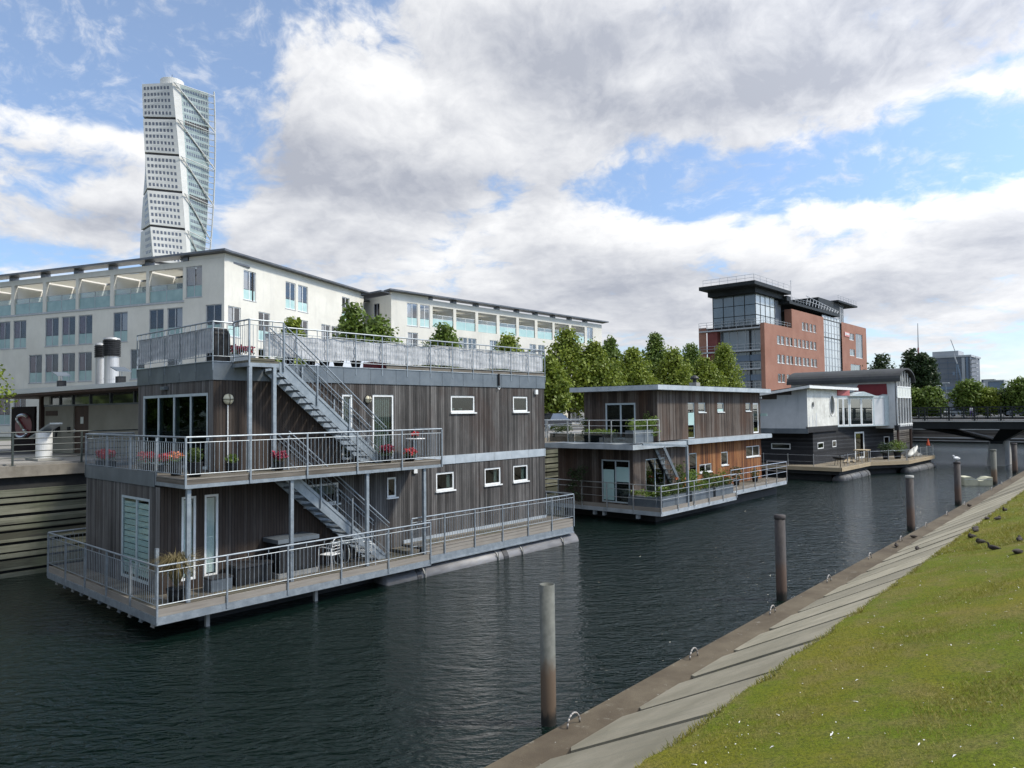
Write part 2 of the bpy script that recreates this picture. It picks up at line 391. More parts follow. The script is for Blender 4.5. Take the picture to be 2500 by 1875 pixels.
M['greyframe'] = noisy('grey_window_frame', (.30, .32, .34), (.38, .40, .42), 4, .5)
M['wframe2'] = noisy('pale_grey_frame', (.34, .40, .42), (.42, .48, .50), 4, .5)
M['render'] = noisy('cream_render', (.56, .545, .49), (.64, .625, .565), .5, .9, spec=.2, dirt=((.50, .49, .45), .55), bmp=.15, bscale=30, c3=(.55, .53, .49), s3=6, f3=.3)
M['loggia'] = noisy('white_loggia_render', (.70, .69, .65), (.76, .75, .71), .8, .9, spec=.2)
M['roofdk'] = noisy('dark_roof_metal', (.085, .09, .10), (.13, .135, .145), 1.2, .4, .4)
M['teal'] = noisy('teal_glass_panel', (.17, .27, .265), (.25, .36, .35), .8, .25, 0, .6)
M['teal2'] = noisy('pale_teal_glass', (.30, .46, .45), (.40, .55, .53), .8, .2, 0, .6)
M['glass'] = glassmat('window_glass', (.55, .60, .59), .015, refl=(.6, .62, .62))
M['glassA'] = glassmat('apartment_glass', (.82, .82, .84), .06, refl=(.8, .81, .84))
M['glassr'] = glassmat('reflecting_glass', (.40, .45, .46), .12, refl=(.8, .82, .82))
M['glassclear'] = glassmat('clear_glass', (.88, .93, .93), .03)
M['glasscurtain'] = noisy('curtain_wall_glass', (.085, .11, .13), (.13, .16, .185), .25, .08, 0, .9)
M['glassdark'] = noisy('dark_window_glass', (.02, .023, .03), (.05, .055, .065), .7, .08, 0, .9)
M['tealblind'] = noisy('teal_blind', (.42, .52, .50), (.55, .64, .62), 3, .8, stretch=(1, 1, 4))
M['blind'] = noisy('pale_blind', (.50, .53, .50), (.62, .64, .60), 9, .8, stretch=(3, 3, .2))
M['curt'] = noisy('maroon_curtain', (.10, .038, .048), (.19, .085, .095), 9, .9, stretch=(3, 3, .2))
M['lightsheet'] = None
M['canvas'] = noisy('grey_canvas', (.38, .39, .405), (.50, .51, .52), 3, .9, spec=.1, stretch=(.6, .6, 3), c3=(.29, .30, .31), s3=6, f3=.35, bmp=.6, bscale=7)
M['black_int'] = noisy('dark_interior', (.03, .032, .034), (.05, .05, .05), 2, .9)
M['capbeam'] = noisy('quay_cap_beam', (.16, .145, .12), (.27, .25, .215), 1.2, .9, spec=.2, dirt=((.085, .075, .062), .8), bmp=.3, bscale=20)
M['pave'] = noisy('quay_paving', (.20, .19, .175), (.27, .26, .24), .7, .9, c3=(.14, .14, .12), s3=6, f3=.3)
M['dirtgreen'] = noisy('quay_apron', (.10, .105, .075), (.15, .15, .11), .6, .9)
M['asphalt'] = noisy('asphalt', (.045, .046, .048), (.07, .07, .072), 1, .9)
M['farland'] = noisy('far_ground', (.05, .065, .035), (.11, .11, .085), .04, .95, detail=3)
M['railgreen'] = noisy('dark_rail_paint', (.025, .035, .033), (.05, .062, .058), 5, .45)
M['bark'] = noisy('bark', (.030, .026, .021), (.07, .06, .05), 5, .9, stretch=(1, 1, .2), bmp=.5)
M['leafA'] = leafmat('lime_leaves', (.075, .12, .014), (.18, .235, .026), (.27, .31, .05))
M['leafB'] = leafmat('mid_leaves', (.055, .10, .016), (.12, .185, .028), (.18, .23, .05))
M['leafC'] = leafmat('dark_leaves', (.016, .036, .012), (.036, .066, .022), (.06, .09, .035))
M['leafY'] = leafmat('pot_leaves', (.08, .14, .02), (.16, .24, .04), (.20, .26, .06), 5)
M['leafD'] = leafmat('climber_leaves', (.03, .06, .012), (.07, .11, .022), (.12, .15, .04), 4)
M['straw'] = leafmat('dry_grass_leaves', (.14, .11, .045), (.22, .18, .085), (.26, .22, .12), 5)
M['red'] = noisy('red_petals', (.38, .012, .018), (.55, .03, .035), 20, .6)
M['pinkred'] = noisy('crimson_petals', (.22, .01, .04), (.34, .03, .06), 20, .6)
M['orange'] = noisy('orange_petals', (.45, .10, .03), (.55, .18, .06), 20, .6)
M['whitepet'] = noisy('white_petals', (.6, .6, .58), (.75, .75, .72), 20, .6)
M['steelw'] = noisy('brushed_steel', (.48, .50, .51), (.58, .60, .61), 6, .3, .7)
M['steelduct'] = noisy('steel_duct', (.30, .30, .30), (.42, .42, .41), 1.2, .45, .4, stretch=(5, 5, .3))
M['pile'] = None
M['conc'] = None
M['redcloth'] = noisy('red_sheet', (.13, .010, .016), (.17, .014, .022), 2, .7)
M['tar'] = noisy('roofing_felt', (.026, .028, .032), (.040, .043, .048), .8, .85, c3=(.04, .05, .04), s3=3, f3=.4)
M['bfront'] = noisy('dull_cream_wall', (.21, .20, .165), (.26, .25, .21), .8, .85)
M['brownwood'] = noisy('dark_brown_wood', (.035, .018, .012), (.06, .032, .022), 4, .7, stretch=(1, 1, .2))
M['rooflight'] = noisy('pale_roof_sheet', (.50, .52, .55), (.66, .68, .70), .5, .4, .2, stretch=(1, .3, 1))
M['lampglobe'] = noisy('lamp_globe', (.50, .46, .33), (.58, .54, .40), 6, .3)
M['rust'] = noisy('rusty_iron', (.10, .055, .035), (.17, .10, .07), 20, .8)
M['ring'] = noisy('worn_steel_ring', (.25, .24, .23), (.36, .34, .32), 20, .5, .5)
M['duckb'] = noisy('brown_feathers', (.012, .009, .007), (.045, .034, .026), 28, .85, detail=6)
M['gull'] = noisy('white_feathers', (.60, .61, .62), (.75, .75, .75), 20, .7)
M['bill'] = noisy('bill', (.12, .10, .03), (.16, .13, .05), 20, .5)
M['concgrey'] = noisy('grey_concrete', (.24, .24, .225), (.34, .335, .31), .8, .85, dirt=((.15, .15, .135), .6), bmp=.2, bscale=12)
M['bridge'] = noisy('dark_bridge_steel', (.010, .013, .015), (.018, .023, .025), .6, .65, spec=.25)
M['bridgelt'] = noisy('bridge_edge_beam', (.34, .35, .34), (.42, .43, .42), 1, .7)
M['torso'] = noisy('white_cladding', (.50, .50, .475), (.57, .57, .54), .12, .6)
M['torsoglass'] = noisy('torso_glass_face', (.22, .28, .27), (.32, .385, .37), .15, .3)
M['torsowin'] = noisy('torso_windows', (.07, .08, .105), (.12, .13, .155), .3, .2, 0, .7)
M['torsoband'] = noisy('torso_gap', (.045, .042, .045), (.06, .055, .06), .3, .8)
M['blackwood'] = noisy('black_stained_wood', (.010, .011, .014), (.020, .021, .025), 2, .7)
M['farwall'] = noisy('far_grey_cladding', (.115, .13, .155), (.155, .17, .195), .06, .8)
M['farlight'] = noisy('far_pale_cladding', (.30, .32, .34), (.36, .38, .40), .1, .8)
M['farblue'] = noisy('far_blue_glass', (.07, .11, .17), (.10, .15, .22), .15, .15)
def paint(name, c, rough=.35):
    return noisy(name, tuple(v*.9 for v in c), tuple(v*1.05 for v in c), 3, rough)
def water_mat():
    m, T = newmat('canal_water')
    vr = T.n('ShaderNodeVectorRotate'); vr.rotation_type = 'Z_AXIS'; T.l(T.pos, vr.inputs['Vector']); vr.inputs['Angle'].default_value = R(44)
    rp = vr.outputs[0]
    big = T.noise(scalevec(T, rp, (.30, .65, 1)), 1.0, 2, .5, .4)
    mid = T.noise(scalevec(T, rp, (1.25, 3.1, 1)), 1.0, 3, .5, .8)
    fine = T.noise(scalevec(T, rp, (4.5, 10, 1)), 1.0, 3, .55, .5)
    patch = T.ramp(T.noise(T.pos, .09, 3, .5), .35, .65)
    h = T.m('ADD', T.m('ADD', T.m('MULTIPLY', big, .6), T.m('MULTIPLY', mid, T.m('ADD', T.m('MULTIPLY', patch, .5), .65))), T.m('MULTIPLY', fine, .42))
    c = T.mix(T.ramp(T.noise(T.pos, .12, 3, .5), .35, .65), (.002, .0075, .0055), (.003, .009, .007))
    setc(T, c, .03, 0, .5); T.b.inputs['IOR'].default_value = 1.333; T.b.inputs['Specular IOR Level'].default_value = .5
    bump(T, h, 1.0, .165)
    return m
M['water'] = water_mat()
def pile_mat():
    m, T = newmat('pile_steel')
    s = T.n('ShaderNodeSeparateXYZ'); T.l(T.pos, s.inputs[0])
    n = T.noise(scalevec(T, T.pos, (3, 3, 1)), 3, 5, .65)
    z = T.m('ADD', s.outputs[2], T.m('MULTIPLY', T.m('SUBTRACT', n, .5), .55))
    c = T.mix(T.ramp(T.noise(T.pos, 9, 4, .6), .3, .7), (.095, .100, .088), (.135, .14, .125))
    c = T.mix(T.ramp(z, 1.25, .85), c, (.085, .060, .040))
    c = T.mix(T.ramp(z, .32, .12), c, (.012, .012, .010))
    setc(T, c, .75, .1, .3); bump(T, T.noise(T.pos, 30, 3, .6), .3, .005); return m
M['pile'] = pile_mat()
def pile_mat2():
    m, T = newmat('dark_pile')
    s = T.n('ShaderNodeSeparateXYZ'); T.l(T.pos, s.inputs[0])
    n = T.noise(scalevec(T, T.pos, (3, 3, 1)), 3, 5, .65)
    z = T.m('ADD', s.outputs[2], T.m('MULTIPLY', T.m('SUBTRACT', n, .5), .55))
    c = T.mix(T.ramp(n, .3, .7), (.040, .036, .036), (.065, .058, .056))
    c = T.mix(T.m('MULTIPLY', T.ramp(z, 1.25, .85), .7), c, (.075, .045, .03))
    c = T.mix(T.ramp(z, .32, .12), c, (.012, .012, .010))
    setc(T, c, .75, .1, .3); return m
M['pile2'] = pile_mat2()
def slab_mat():
    m, T = newmat('concrete_slab')
    a = T.ramp(T.noise(T.pos, .8, 5, .65), .3, .7)
    c = T.mix(a, (.245, .225, .165), (.345, .315, .24))
    gi = T.n('ShaderNodeNewGeometry'); k_ = T.m('ADD', T.m('MULTIPLY', gi.outputs['Random Per Island'], .46), .74)
    g3 = T.n('ShaderNodeCombineXYZ'); [T.l(k_, g3.inputs[i]) for i in range(3)]
    c = T.mix(1.0, c, g3.outputs[0], 'MULTIPLY')
    vs_ = scalevec(T, T.pos, (3.2, .35, .35))
    c = T.mix(T.m('MULTIPLY', T.ramp(T.noise(vs_, 1.2, 6, .7), .48, .72), .5), c, (.15, .145, .11))
    c = T.mix(T.m('MULTIPLY', T.ramp(T.noise(T.pos, 5.5, 6, .75), .60, .70), .45), c, (.10, .105, .065))
    c = T.mix(T.m('MULTIPLY', T.ramp(T.noise(T.pos, 60, 2, .5), .5, .7), .35), c, (.13, .125, .105))
    setc(T, c, .9, 0, .2); bump(T, T.noise(T.pos, 70, 3, .6), .35, .01); return m
M['slab'] = slab_mat()
def beam_mat():
    m, T = newmat('kerb_beam_concrete')
    a = T.ramp(T.noise(T.pos, .9, 6, .65), .3, .7)
    c = T.mix(a, (.070, .055, .038), (.120, .100, .070))
    c = T.mix(T.m('MULTIPLY', T.ramp(T.noise(T.pos, 3.3, 5, .7), .6, .72), .5), c, (.26, .25, .21))
    c = T.mix(T.m('MULTIPLY', T.ramp(T.noise(T.pos, 7.3, 3, .7), .69, .73), .7), c, (.42, .42, .38))
    s_ = T.n('ShaderNodeSeparateXYZ'); T.l(T.pos, s_.inputs[0]); c = T.mix(T.ramp(T.m('ADD', s_.outputs[2], T.m('MULTIPLY', a, .12)), .34, .22), c, (.020, .026, .014))
    c = T.mix(T.m('MULTIPLY', T.ramp(T.noise(T.pos, 45, 2, .5), .5, .7), .3), c, (.06, .05, .04))
    setc(T, c, .9, 0, .2); bump(T, T.noise(T.pos, 40, 4, .65), .4, .012); return m
M['beam'] = beam_mat()
M['gravel'] = noisy('joint_gravel', (.030, .026, .022), (.085, .072, .055), 38, .95, detail=3, bmp=1.0, bscale=60)
def grass_mat():
    m, T = newmat('lawn')
    a = T.ramp(T.noise(T.pos, .45, 5, .6), .35, .65)
    c = T.mix(a, (.175, .165, .018), (.115, .155, .011))
    b_ = T.ramp(T.noise(scalevec(T, T.pos, (1, 1, 1)), 1.7, 6, .65), .42, .66)
    c = T.mix(T.m('MULTIPLY', b_, .55), c, (.21, .160, .070))
    d_ = T.ramp(T.noise(T.pos, 26, 4, .65), .4, .68)
    c = T.mix(T.m('MULTIPLY', d_, .7), c, (.050, .060, .012))
    setc(T, c, .95, 0, .1); bump(T, T.noise(T.pos, 45, 4, .7), .9, .03); return m
M['lawn'] = grass_mat()
M['blade'] = leafmat('grass_blades', (.115, .15, .010), (.20, .20, .020), (.42, .33, .12), 1.3)
def brick_mat():
    m, T = newmat('red_brick')
    a = T.ramp(T.noise(T.pos, .35, 5, .6), .3, .7)
    c = T.mix(a, (.235, .115, .082), (.285, .148, .108))
    s = T.n('ShaderNodeSeparateXYZ'); T.l(T.pos, s.inputs[0])
    fr = T.m('FRACT', T.m('MULTIPLY', s.outputs[2], 6.0))
    c = T.mix(T.m('MULTIPLY', T.m('LESS_THAN', fr, .2), .25), c, (.42, .30, .24))
    c = T.mix(T.m('MULTIPLY', T.ramp(T.noise(T.pos, 3, 5, .7), .5, .7), .3), c, (.25, .09, .06))
    setc(T, c, .9, 0, .2); return m
M['brick'] = brick_mat()
M['brickdk'] = noisy('dark_red_brick', (.13, .035, .032), (.17, .05, .045), .5, .9)

def lightsheet_mat():  # for the sheets added to brighten the loggia tops
    m, T = newmat('white_translucent_sheet')
    tl = T.n('ShaderNodeBsdfTranslucent'); tl.inputs[0].default_value = (.85, .83, .76, 1); setc(T, (.8, .79, .74), .6)
    mx = T.n('ShaderNodeMixShader'); mx.inputs[0].default_value = .5
    T.l(T.b.outputs[0], mx.inputs[1]); T.l(tl.outputs[0], mx.inputs[2]); T.l(mx.outputs[0], T.out.inputs[0]); return m
M['lightsheet'] = lightsheet_mat()
# ---------------------------------------------------------------- setting
def struct(name, mb, mat, smooth=False, kind='structure'):
    o = mb.build(name, mat, None, smooth); o['kind'] = kind; return o
def ey(x, y): return y+.0108*(x-10)
mb = MB(); mb.quad((-300, -40, 0), (700, -40, 0), (700, 700, 0), (-300, 700, 0)); struct('water', mb, M['water'])
# canal bed keeps the sheet from being see-through anywhere
mb = MB()
QY = 30.2
G = 3.9
mb.prism([(-300, QY+.35), (133.5, QY+.35), (133.5, 5.5), (3000, 5.5), (3000, 3000), (-900, 3000), (-900, QY+.35)], 2.0, G-.02)
struct('ground', mb, M['farland'])
mb = MB()
mb.prism([(-60, QY+.4), (133, QY+.4), (133, 38.5), (-60, 38.5)], G-.3, G-.012); struct('quay_promenade', mb, M['pave'])
mb = MB(); mb.prism([(-60, 38.6), (150, 38.6), (150, 43.0), (-60, 43.0)], G-.3, G-.008); struct('road', mb, M['asphalt'])
mb = MB(); mb.prism([(-60, 43.1), (150, 43.1), (150, 62), (-60, 62)], G-.3, G-.004); struct('pavement', mb, M['pave'])
mb = MB(); mb.prism([(138, 6), (230, 6), (230, 60), (138, 60)], G-.3, G-.01); struct('parking_ground', mb, M['asphalt'])

# near bank: kerb beam, concrete slabs, lawn
XS = np.concatenate([np.arange(-12, 60, 2.0), np.arange(60, 140, 5.0)])
mb = MB()
prof = [(7.42, -1.0), (7.40, .46), (7.34, .52), (6.60, .54), (6.50, -.3)]
rings = [[(x, ey(x, y), z) for y, z in prof] for x in XS]
mb.rings(rings); struct('kerb', mb, M['beam'])
# gravel bed the slabs lie in
mb = MB()
SL = [(6.72, .47), (3.90, 1.93)]
for i in range(len(XS)-1):
    a, b = XS[i], XS[i+1]
    mb.quad((a, ey(a, 6.75), .455), (b, ey(b, 6.75), .455), (b, ey(b, 4.0), 1.875), (a, ey(a, 4.0), 1.875))
struct('embankment', mb, M['gravel'])
mb = MB()
k = -8
x = 8.42-1.9*10
while x < 139:
    j = rng.uniform(-.03, .03)
    x0, x1 = x+.13, x+1.83
    top = 3.90+rng.uniform(-.04, .10)
    lo = 6.80+rng.uniform(-.06, .04)
    sk = .26
    def zz(y): return .47+(6.78-y)*.507+.035
    pts = [(x0, lo-sk), (x0+.35, lo), (x1, lo+.02), (x1, top), (x0, top+.04)]
    P = [(a, ey(a, b), zz(b)+.012+j*.3) for a, b in pts]; Q = [(a, b, c-.12) for a, b, c in P]
    n = len(P)
    mb.add(P+Q, [tuple(range(n))[::-1], tuple(range(n, 2*n))]+[(i, (i+1) % n, n+(i+1) % n, n+i) for i in range(n)])
    x += 1.9
struct('embankment_slabs', mb, M['slab'])
def gz(x, y):
    """height of the lawn"""
    y = y-.0108*(x-10)
    xs = [-400, -3.5, 1.0, 3.90]; zs = [3.1, 3.0, 2.74, 1.97]
    return float(np.interp(y, xs, zs))+.025*math.sin(x*1.3+y*2.1)*math.sin(x*.7-y)*min(1, max(0, (3.8-y)))
mb = MB()
gx = np.concatenate([np.arange(-14, 60, .5), np.arange(60, 141, 3)]); gy = [3.98, 3.6, 3.2, 2.8, 2.4, 2.0, 1.5, 1.0, .5, 0, -.8, -1.8, -3.5, -8, -30, -400]
vid = []
for a in gx:
    for i, b in enumerate(gy):
        w = .05*math.sin(a*3.1)+.03*math.sin(a*7.7+1) if i == 0 else 0
        yy = ey(a, b+w); mb.v.append((a, yy, gz(a, yy)+(.045 if i == 0 else .06)))
nY = len(gy)
for i in range(len(gx)-1):
    for j in range(nY-1):
        mb.f.append((i*nY+j, (i+1)*nY+j, (i+1)*nY+j+1, i*nY+j+1)); mb.mi.append(0)
struct('lawn', mb, M['lawn'], smooth=True)
# end of the near bank behind the bridge
mb = MB(); mb.prism([(139.0, -400), (3000, -400), (3000, 9.5), (139.0, 9.5)], -1, 3.2); struct('far_bank', mb, M['farland'])
# short grass blades, nearest part of the lawn
nb = np.random.default_rng(3)
def blades(n, x0, x1, y0, y1, h0, h1, w):
    xs = x0+(x1-x0)*nb.random(n)**1.35; ys = y0+(y1-y0)*nb.random(n)
    keep = nb.random(n) < .45+.55*(np.sin(xs*1.9+ys)*np.sin(ys*2.7-xs*.6) > -.3)
    xs, ys = xs[keep], ys[keep]; n = len(xs)
    ys = ys+.0108*(xs-10)
    z = np.interp(ys-.0108*(xs-10), [-400, -3.5, 1.0, 3.90], [3.1, 3.0, 2.74, 1.97])+.03
    a = nb.random(n)*2*PI; h = h0+(h1-h0)*nb.random(n); le = .7*h
    dx, dy = np.cos(a)*w, np.sin(a)*w
    b = nb.random(n)*2*PI
    V = np.empty((n, 3, 3))
    V[:, 0] = np.stack([xs-dx, ys-dy, z], 1); V[:, 1] = np.stack([xs+dx, ys+dy, z], 1)
    V[:, 2] = np.stack([xs+np.cos(b)*le, ys+np.sin(b)*le, z+h], 1)
    return V.reshape(-1, 3)
V = np.concatenate([blades(120000, 5, 24, -1.5, 4.05, .025, .065, .007), blades(50000, 20, 60, -1.0, 4.05, .04, .09, .014)])
me = bpy.data.meshes.new('grass'); nf = len(V)//3
me.vertices.add(len(V)); me.vertices.foreach_set('co', V.ravel())
me.loops.add(len(V)); me.loops.foreach_set('vertex_index', np.arange(len(V), dtype=np.int32))
me.polygons.add(nf); me.polygons.foreach_set('loop_start', np.arange(0, len(V), 3, dtype=np.int32))
me.materials.append(M['blade']); me.update(); me.validate()
o = bpy.data.objects.new('grass', me); COL.objects.link(o); tag(o, 'short yellowish green grass on the sloping lawn beside the concrete slabs', 'grass', kind='stuff')
# feathers and daisies on the lawn
mb = MB()
for i in range(520):
    xx = 5.5+28*rng.random()**1.4; yy = ey(xx, rng.uniform(-.5, 3.9)); zc = gz(xx, yy)+.055
    a = rng.uniform(0, PI); l = rng.choice([.008, .010, .012, .016, .02, .05]); w = rng.uniform(.004, .010)
    dx, dy = math.cos(a), math.sin(a)
    mb.add([(xx-dx*l, yy-dy*l, zc), (xx+dy*w, yy-dx*w, zc+.012), (xx+dx*l, yy+dy*l, zc+.006), (xx-dy*w, yy+dx*w, zc+.014)], [(0, 1, 2, 3)])
o = struct('fallen_feathers', mb, M['whitepet'], kind='stuff'); tag(o, 'small white feathers and daisies scattered over the lawn', 'feathers')
# bird droppings / light specks on the kerb stay a material stain

# steel half rings on the kerb
RX = [5.4, 9.48, 13.6, 17.75, 22.0, 26.2, 30.3, 34.5, 38.8, 43.2, 47.6, 52, 56, 60]
RL = {5.4: None}
for i, xr in enumerate(RX[1:]):
    mb = MB(); yc = ey(xr, 7.17); r_ = .165; pts = []
    for k in range(9):
        t = PI*k/8; pts.append((xr+r_*math.cos(t), yc, .53+.005+.19*math.sin(t)))
    for k in range(8): mb.tube(pts[k], pts[k+1], .017, 6)
    o = mb.build('mooring_ring', M['ring'], None, True, origin=(xr, yc, .53))
    nm = ['largest and nearest steel half ring standing on the brown kerb beside the tall grey pile', 'second steel half ring from the camera on the brown kerb', 'third steel half ring along the kerb, just before the pile with the rusty foot',
          'fourth steel half ring along the kerb, past the pile with the rusty foot', 'fifth steel half ring along the brown kerb', 'sixth steel half ring, with a duck resting against it', 'seventh steel half ring along the kerb, past the resting duck',
          'eighth steel half ring along the kerb', 'ninth steel half ring along the kerb', 'tenth steel half ring on the kerb, before the gull pile', 'eleventh small steel half ring on the distant kerb', 'twelfth tiny steel half ring on the distant kerb', 'farthest tiny steel half ring on the kerb near the bridge'][i]
    tag(o, nm, 'mooring ring', 'steel half rings along the kerb')

# piles in the water
PL = [(10.25, 8.30, 2.46, .137, 'tall grey open-topped steel pile with a rusty lower half, nearest the camera', 'pile'), (21.2, 8.38, 2.44, .15, 'brown steel pile, second from the camera, with a grey cap rim', 'pile2'),
      (36.7, 8.52, 2.46, .165, 'dark round pile, third from the camera, in front of the black and white houseboat', 'pile2'), (47.9, 8.66, 2.43, .17, 'dark purple-brown pile with the white gull on top', 'pile2'),
      (62.2, 8.95, 2.46, .19, 'grey-brown pile in front of the bridge pier beside the floating box', 'pile'), (73.2, 9.05, 2.47, .20, 'farthest dark pile at the right edge of the photo', 'pile2')]
for (px, py, h, r_, lab, mt) in PL:
    t = thing('mooring_pile', lab, 'pile', (px, py, 0), 'steel mooring piles along the near bank')
    mb = MB()
    n = 24
    vs = []
    for (rr, zz_) in ((r_, -1.2), (r_, h), (r_*.9, h), (r_*.9, h-.5)):
        for k in range(n): a = 2*PI*k/n; vs.append((px+rr*math.cos(a), py+rr*math.sin(a), zz_))
    fs = [(i*n+k, i*n+(k+1) % n, (i+1)*n+(k+1) % n, (i+1)*n+k) for i in range(3) for k in range(n)]+[tuple(3*n+k for k in range(n))]
    mb.add(vs, fs); mb.build('shaft', M[mt], t, True)
    if px > 15:
        mb = MB(); mb.lathe((px, py, 0), [(r_*1.06, h-.10), (r_*1.08, h-.06), (r_*1.08, h+.015), (r_*.2, h+.03)], 24); mb.build('cap', M['concgrey'] if px < 60 and px > 30 and px != 47.9 else M[mt], t, True)

# quay wall on the far side: plank facing and concrete cap
t = thing('quay_wall', 'long timber-faced quay wall with a stained concrete cap behind the houseboats', 'quay wall', (30, QY, 0))
mb = MB(); mbf = MB(); z = -.3; i = 0
while z < 2.98:
    h = .15+.16*((i*7) % 3)/2; gap = .065+.05*((i*5) % 3)/2
    off = .03*((i*3) % 4)
    segs = np.arange(-20, 134, 5.2)
    for s_ in segs: (mb if s_ < 52 else mbf).box(s_+.01, s_+5.18, QY-.12-off*.5, QY+.02, z, z+h)
    z += h+gap; i += 1
mb.build('plank_facing', M['piling'], t); mbf.build('plank_facing', M['farplank'], t)
mb = MB(); mb.box(-20, 133.4, QY+.06, QY+.34, -1, 3.45); mb.build('backing', M['hull'], t)
mb = MB()
for xs_ in np.arange(-20, 133, 6): mb.box(xs_+.01, xs_+5.99, QY-.16, QY+.36, 3.46, 3.84)
mb.build('cap_beam', M['capbeam'], t)
mb = MB(); mb.box(-20, 133.4, QY+.3, QY+.9, 3.80, 3.91); mb.build('coping', M['pave'], t)
# railing on the quay
def rail_run(par, x0, x1, y, zf, zt, rails, step, mat, postw=.06):
    n = max(1, round(abs(x1-x0)/step)); st = (x1-x0)/n
    mb = MB(); 
    for k in range(n+1):
        q = MB(); xx = x0+st*k; q.box(xx-postw/2, xx+postw/2, y-.03, y+.03, zf, zt-.02); q.box(xx-.09, xx+.09, y-.06, y+.06, zf, zf+.02); q.build('post', mat, par)
    for (z_, r_) in rails: mb.tube((x0, y, z_), (x1, y, z_), r_, 8)
    mb.build('rails', mat, par)
t = thing('quay_railing', 'dark green five-rail railing along the quay edge left of the nearest houseboat', 'railing', (6, QY+.1, 3.85))
rail_run(t, -3.45, 27.35, QY+.06, 3.84, 5.02, [(5.02, .024), (4.80, .016), (4.58, .016), (4.35, .016), (4.12, .016)], 2.2, M['railgreen'])
t = thing('quay_railing', 'thin grey three-rail quay railing seen between the two nearest houseboats', 'railing', (35, QY+.1, 3.85))
rail_run(t, 28.2, 56, QY+.06, 3.84, 5.0, [(5.0, .024), (4.7, .016), (4.4, .016), (4.12, .016)], 2.4, M['galv'])

# far basin wall beyond the bridge
t = thing('basin_wall', 'dark plank basin wall with two white stripes under the bridge', 'quay wall', (133, 20, 0))
mb = MB(); mb.box(132.8, 133.3, -10, QY+.2, -1, 3.92); mb.build('planking', M['farplank'], t)
mb = MB(); mb.box(132.62, 132.78, -10, QY, 1.98, 2.16); mb.box(132.62, 132.78, -10, QY, .62, .78); mb.box(132.62, 132.78, -10, QY, .18, .28); mb.build('stripes', M['bridgelt'], t)
mb = MB(); mb.box(132.9, 134, -10, QY+.2, 3.93, 4.0); mb.build('coping', M['bridgelt'], t)

# weeds and moss in the slab joints and along the lawn edge
mb = MB(); g = random.Random(4)
for k in range(34):
    xj = 8.42-1.9*3+k*1.9
    for q_ in range(26 if k < 14 else 8):
        f = g.random()**.6; yy = 6.7-2.8*f+g.uniform(-.05, .05); xx = xj+g.uniform(-.08, .1); zz_ = .46+(6.75-yy)*.507
        for _ in range(5):
            a = g.uniform(0, 2*PI); h_ = g.uniform(.02, .06); w_ = .012
            p = Vector((xx+g.uniform(-.04, .04), ey(xx, yy)+g.uniform(-.03, .03), zz_))
            mb.add([p+Vector((math.cos(a)*w_, math.sin(a)*w_, 0)), p-Vector((math.cos(a)*w_, math.sin(a)*w_, 0)), p+Vector((g.uniform(-.03, .03), g.uniform(-.03, .03), h_))], [(0, 1, 2)])
for k in range(5200):
    xx = 5+40*g.random()**1.5; yy = 3.98+abs(g.gauss(0, .06)); a = g.uniform(0, 2*PI); w_ = .010; h_ = g.uniform(.03, .10)
    p = Vector((xx, ey(xx, yy), .5+(6.78-yy)*.507+.02)); mb.add([p+Vector((math.cos(a)*w_, math.sin(a)*w_, 0)), p-Vector((math.cos(a)*w_, math.sin(a)*w_, 0)), p+Vector((g.uniform(-.05, .05), g.uniform(-.02, .08), h_))], [(0, 1, 2)])
o = struct('weeds', mb, M['blade'], kind='stuff'); tag(o, 'small weeds in the slab joints and along the ragged lawn edge', 'weeds')
# ---------------------------------------------------------------- railings
def railing(par, pts, zf, zt, step=1.65, bal=.125, drop=.32, mat=None, posts=None, outward=0.0, low=.10, closed=False, name='railing', second=.14, pw=.022):
    """galvanised railing: handrail, two thin rails, posts, balusters bay by bay"""
    mat = mat or M['galv']
    main = MB(); root = None
    for i in range(len(pts)-1):
        a = Vector(pts[i]+(zt,)); b = Vector(pts[i+1]+(zt,))
        main.tube(a, b, .024, 8)
        for z_ in (zt-second, zf+low): main.tube((a.x, a.y, z_), (b.x, b.y, z_), .0115, 6)
    root = main.build(name, mat, par)
    for i in range(len(pts)-1):
        a = Vector(pts[i]); b = Vector(pts[i+1]); L = (b-a).length; d = (b-a)/L
        n = max(1, round(L/step)); st = L/n
        for k in range(n+1):
            if k == 0 and i > 0: continue
            q = MB(); p = a+d*st*k; q.box(p.x-pw, p.x+pw, p.y-pw, p.y+pw, zf-drop, zt-.02); q.build('post', mat, root)
        for k in range(n):
            q = MB(); m_ = max(2, round(st/bal))
            for j in range(1, m_):
                p = a+d*(st*k+st*j/m_); q.tube((p.x, p.y, zf+low), (p.x, p.y, zt-second), .008, 5, caps=False)
            for f in (1/3, 2/3):
                p = a+d*(st*(k+f)); q.tube((p.x, p.y, zt-second), (p.x, p.y, zt), .012, 5, caps=False)
            q.build('baluster_panel', mat, root)
    return root
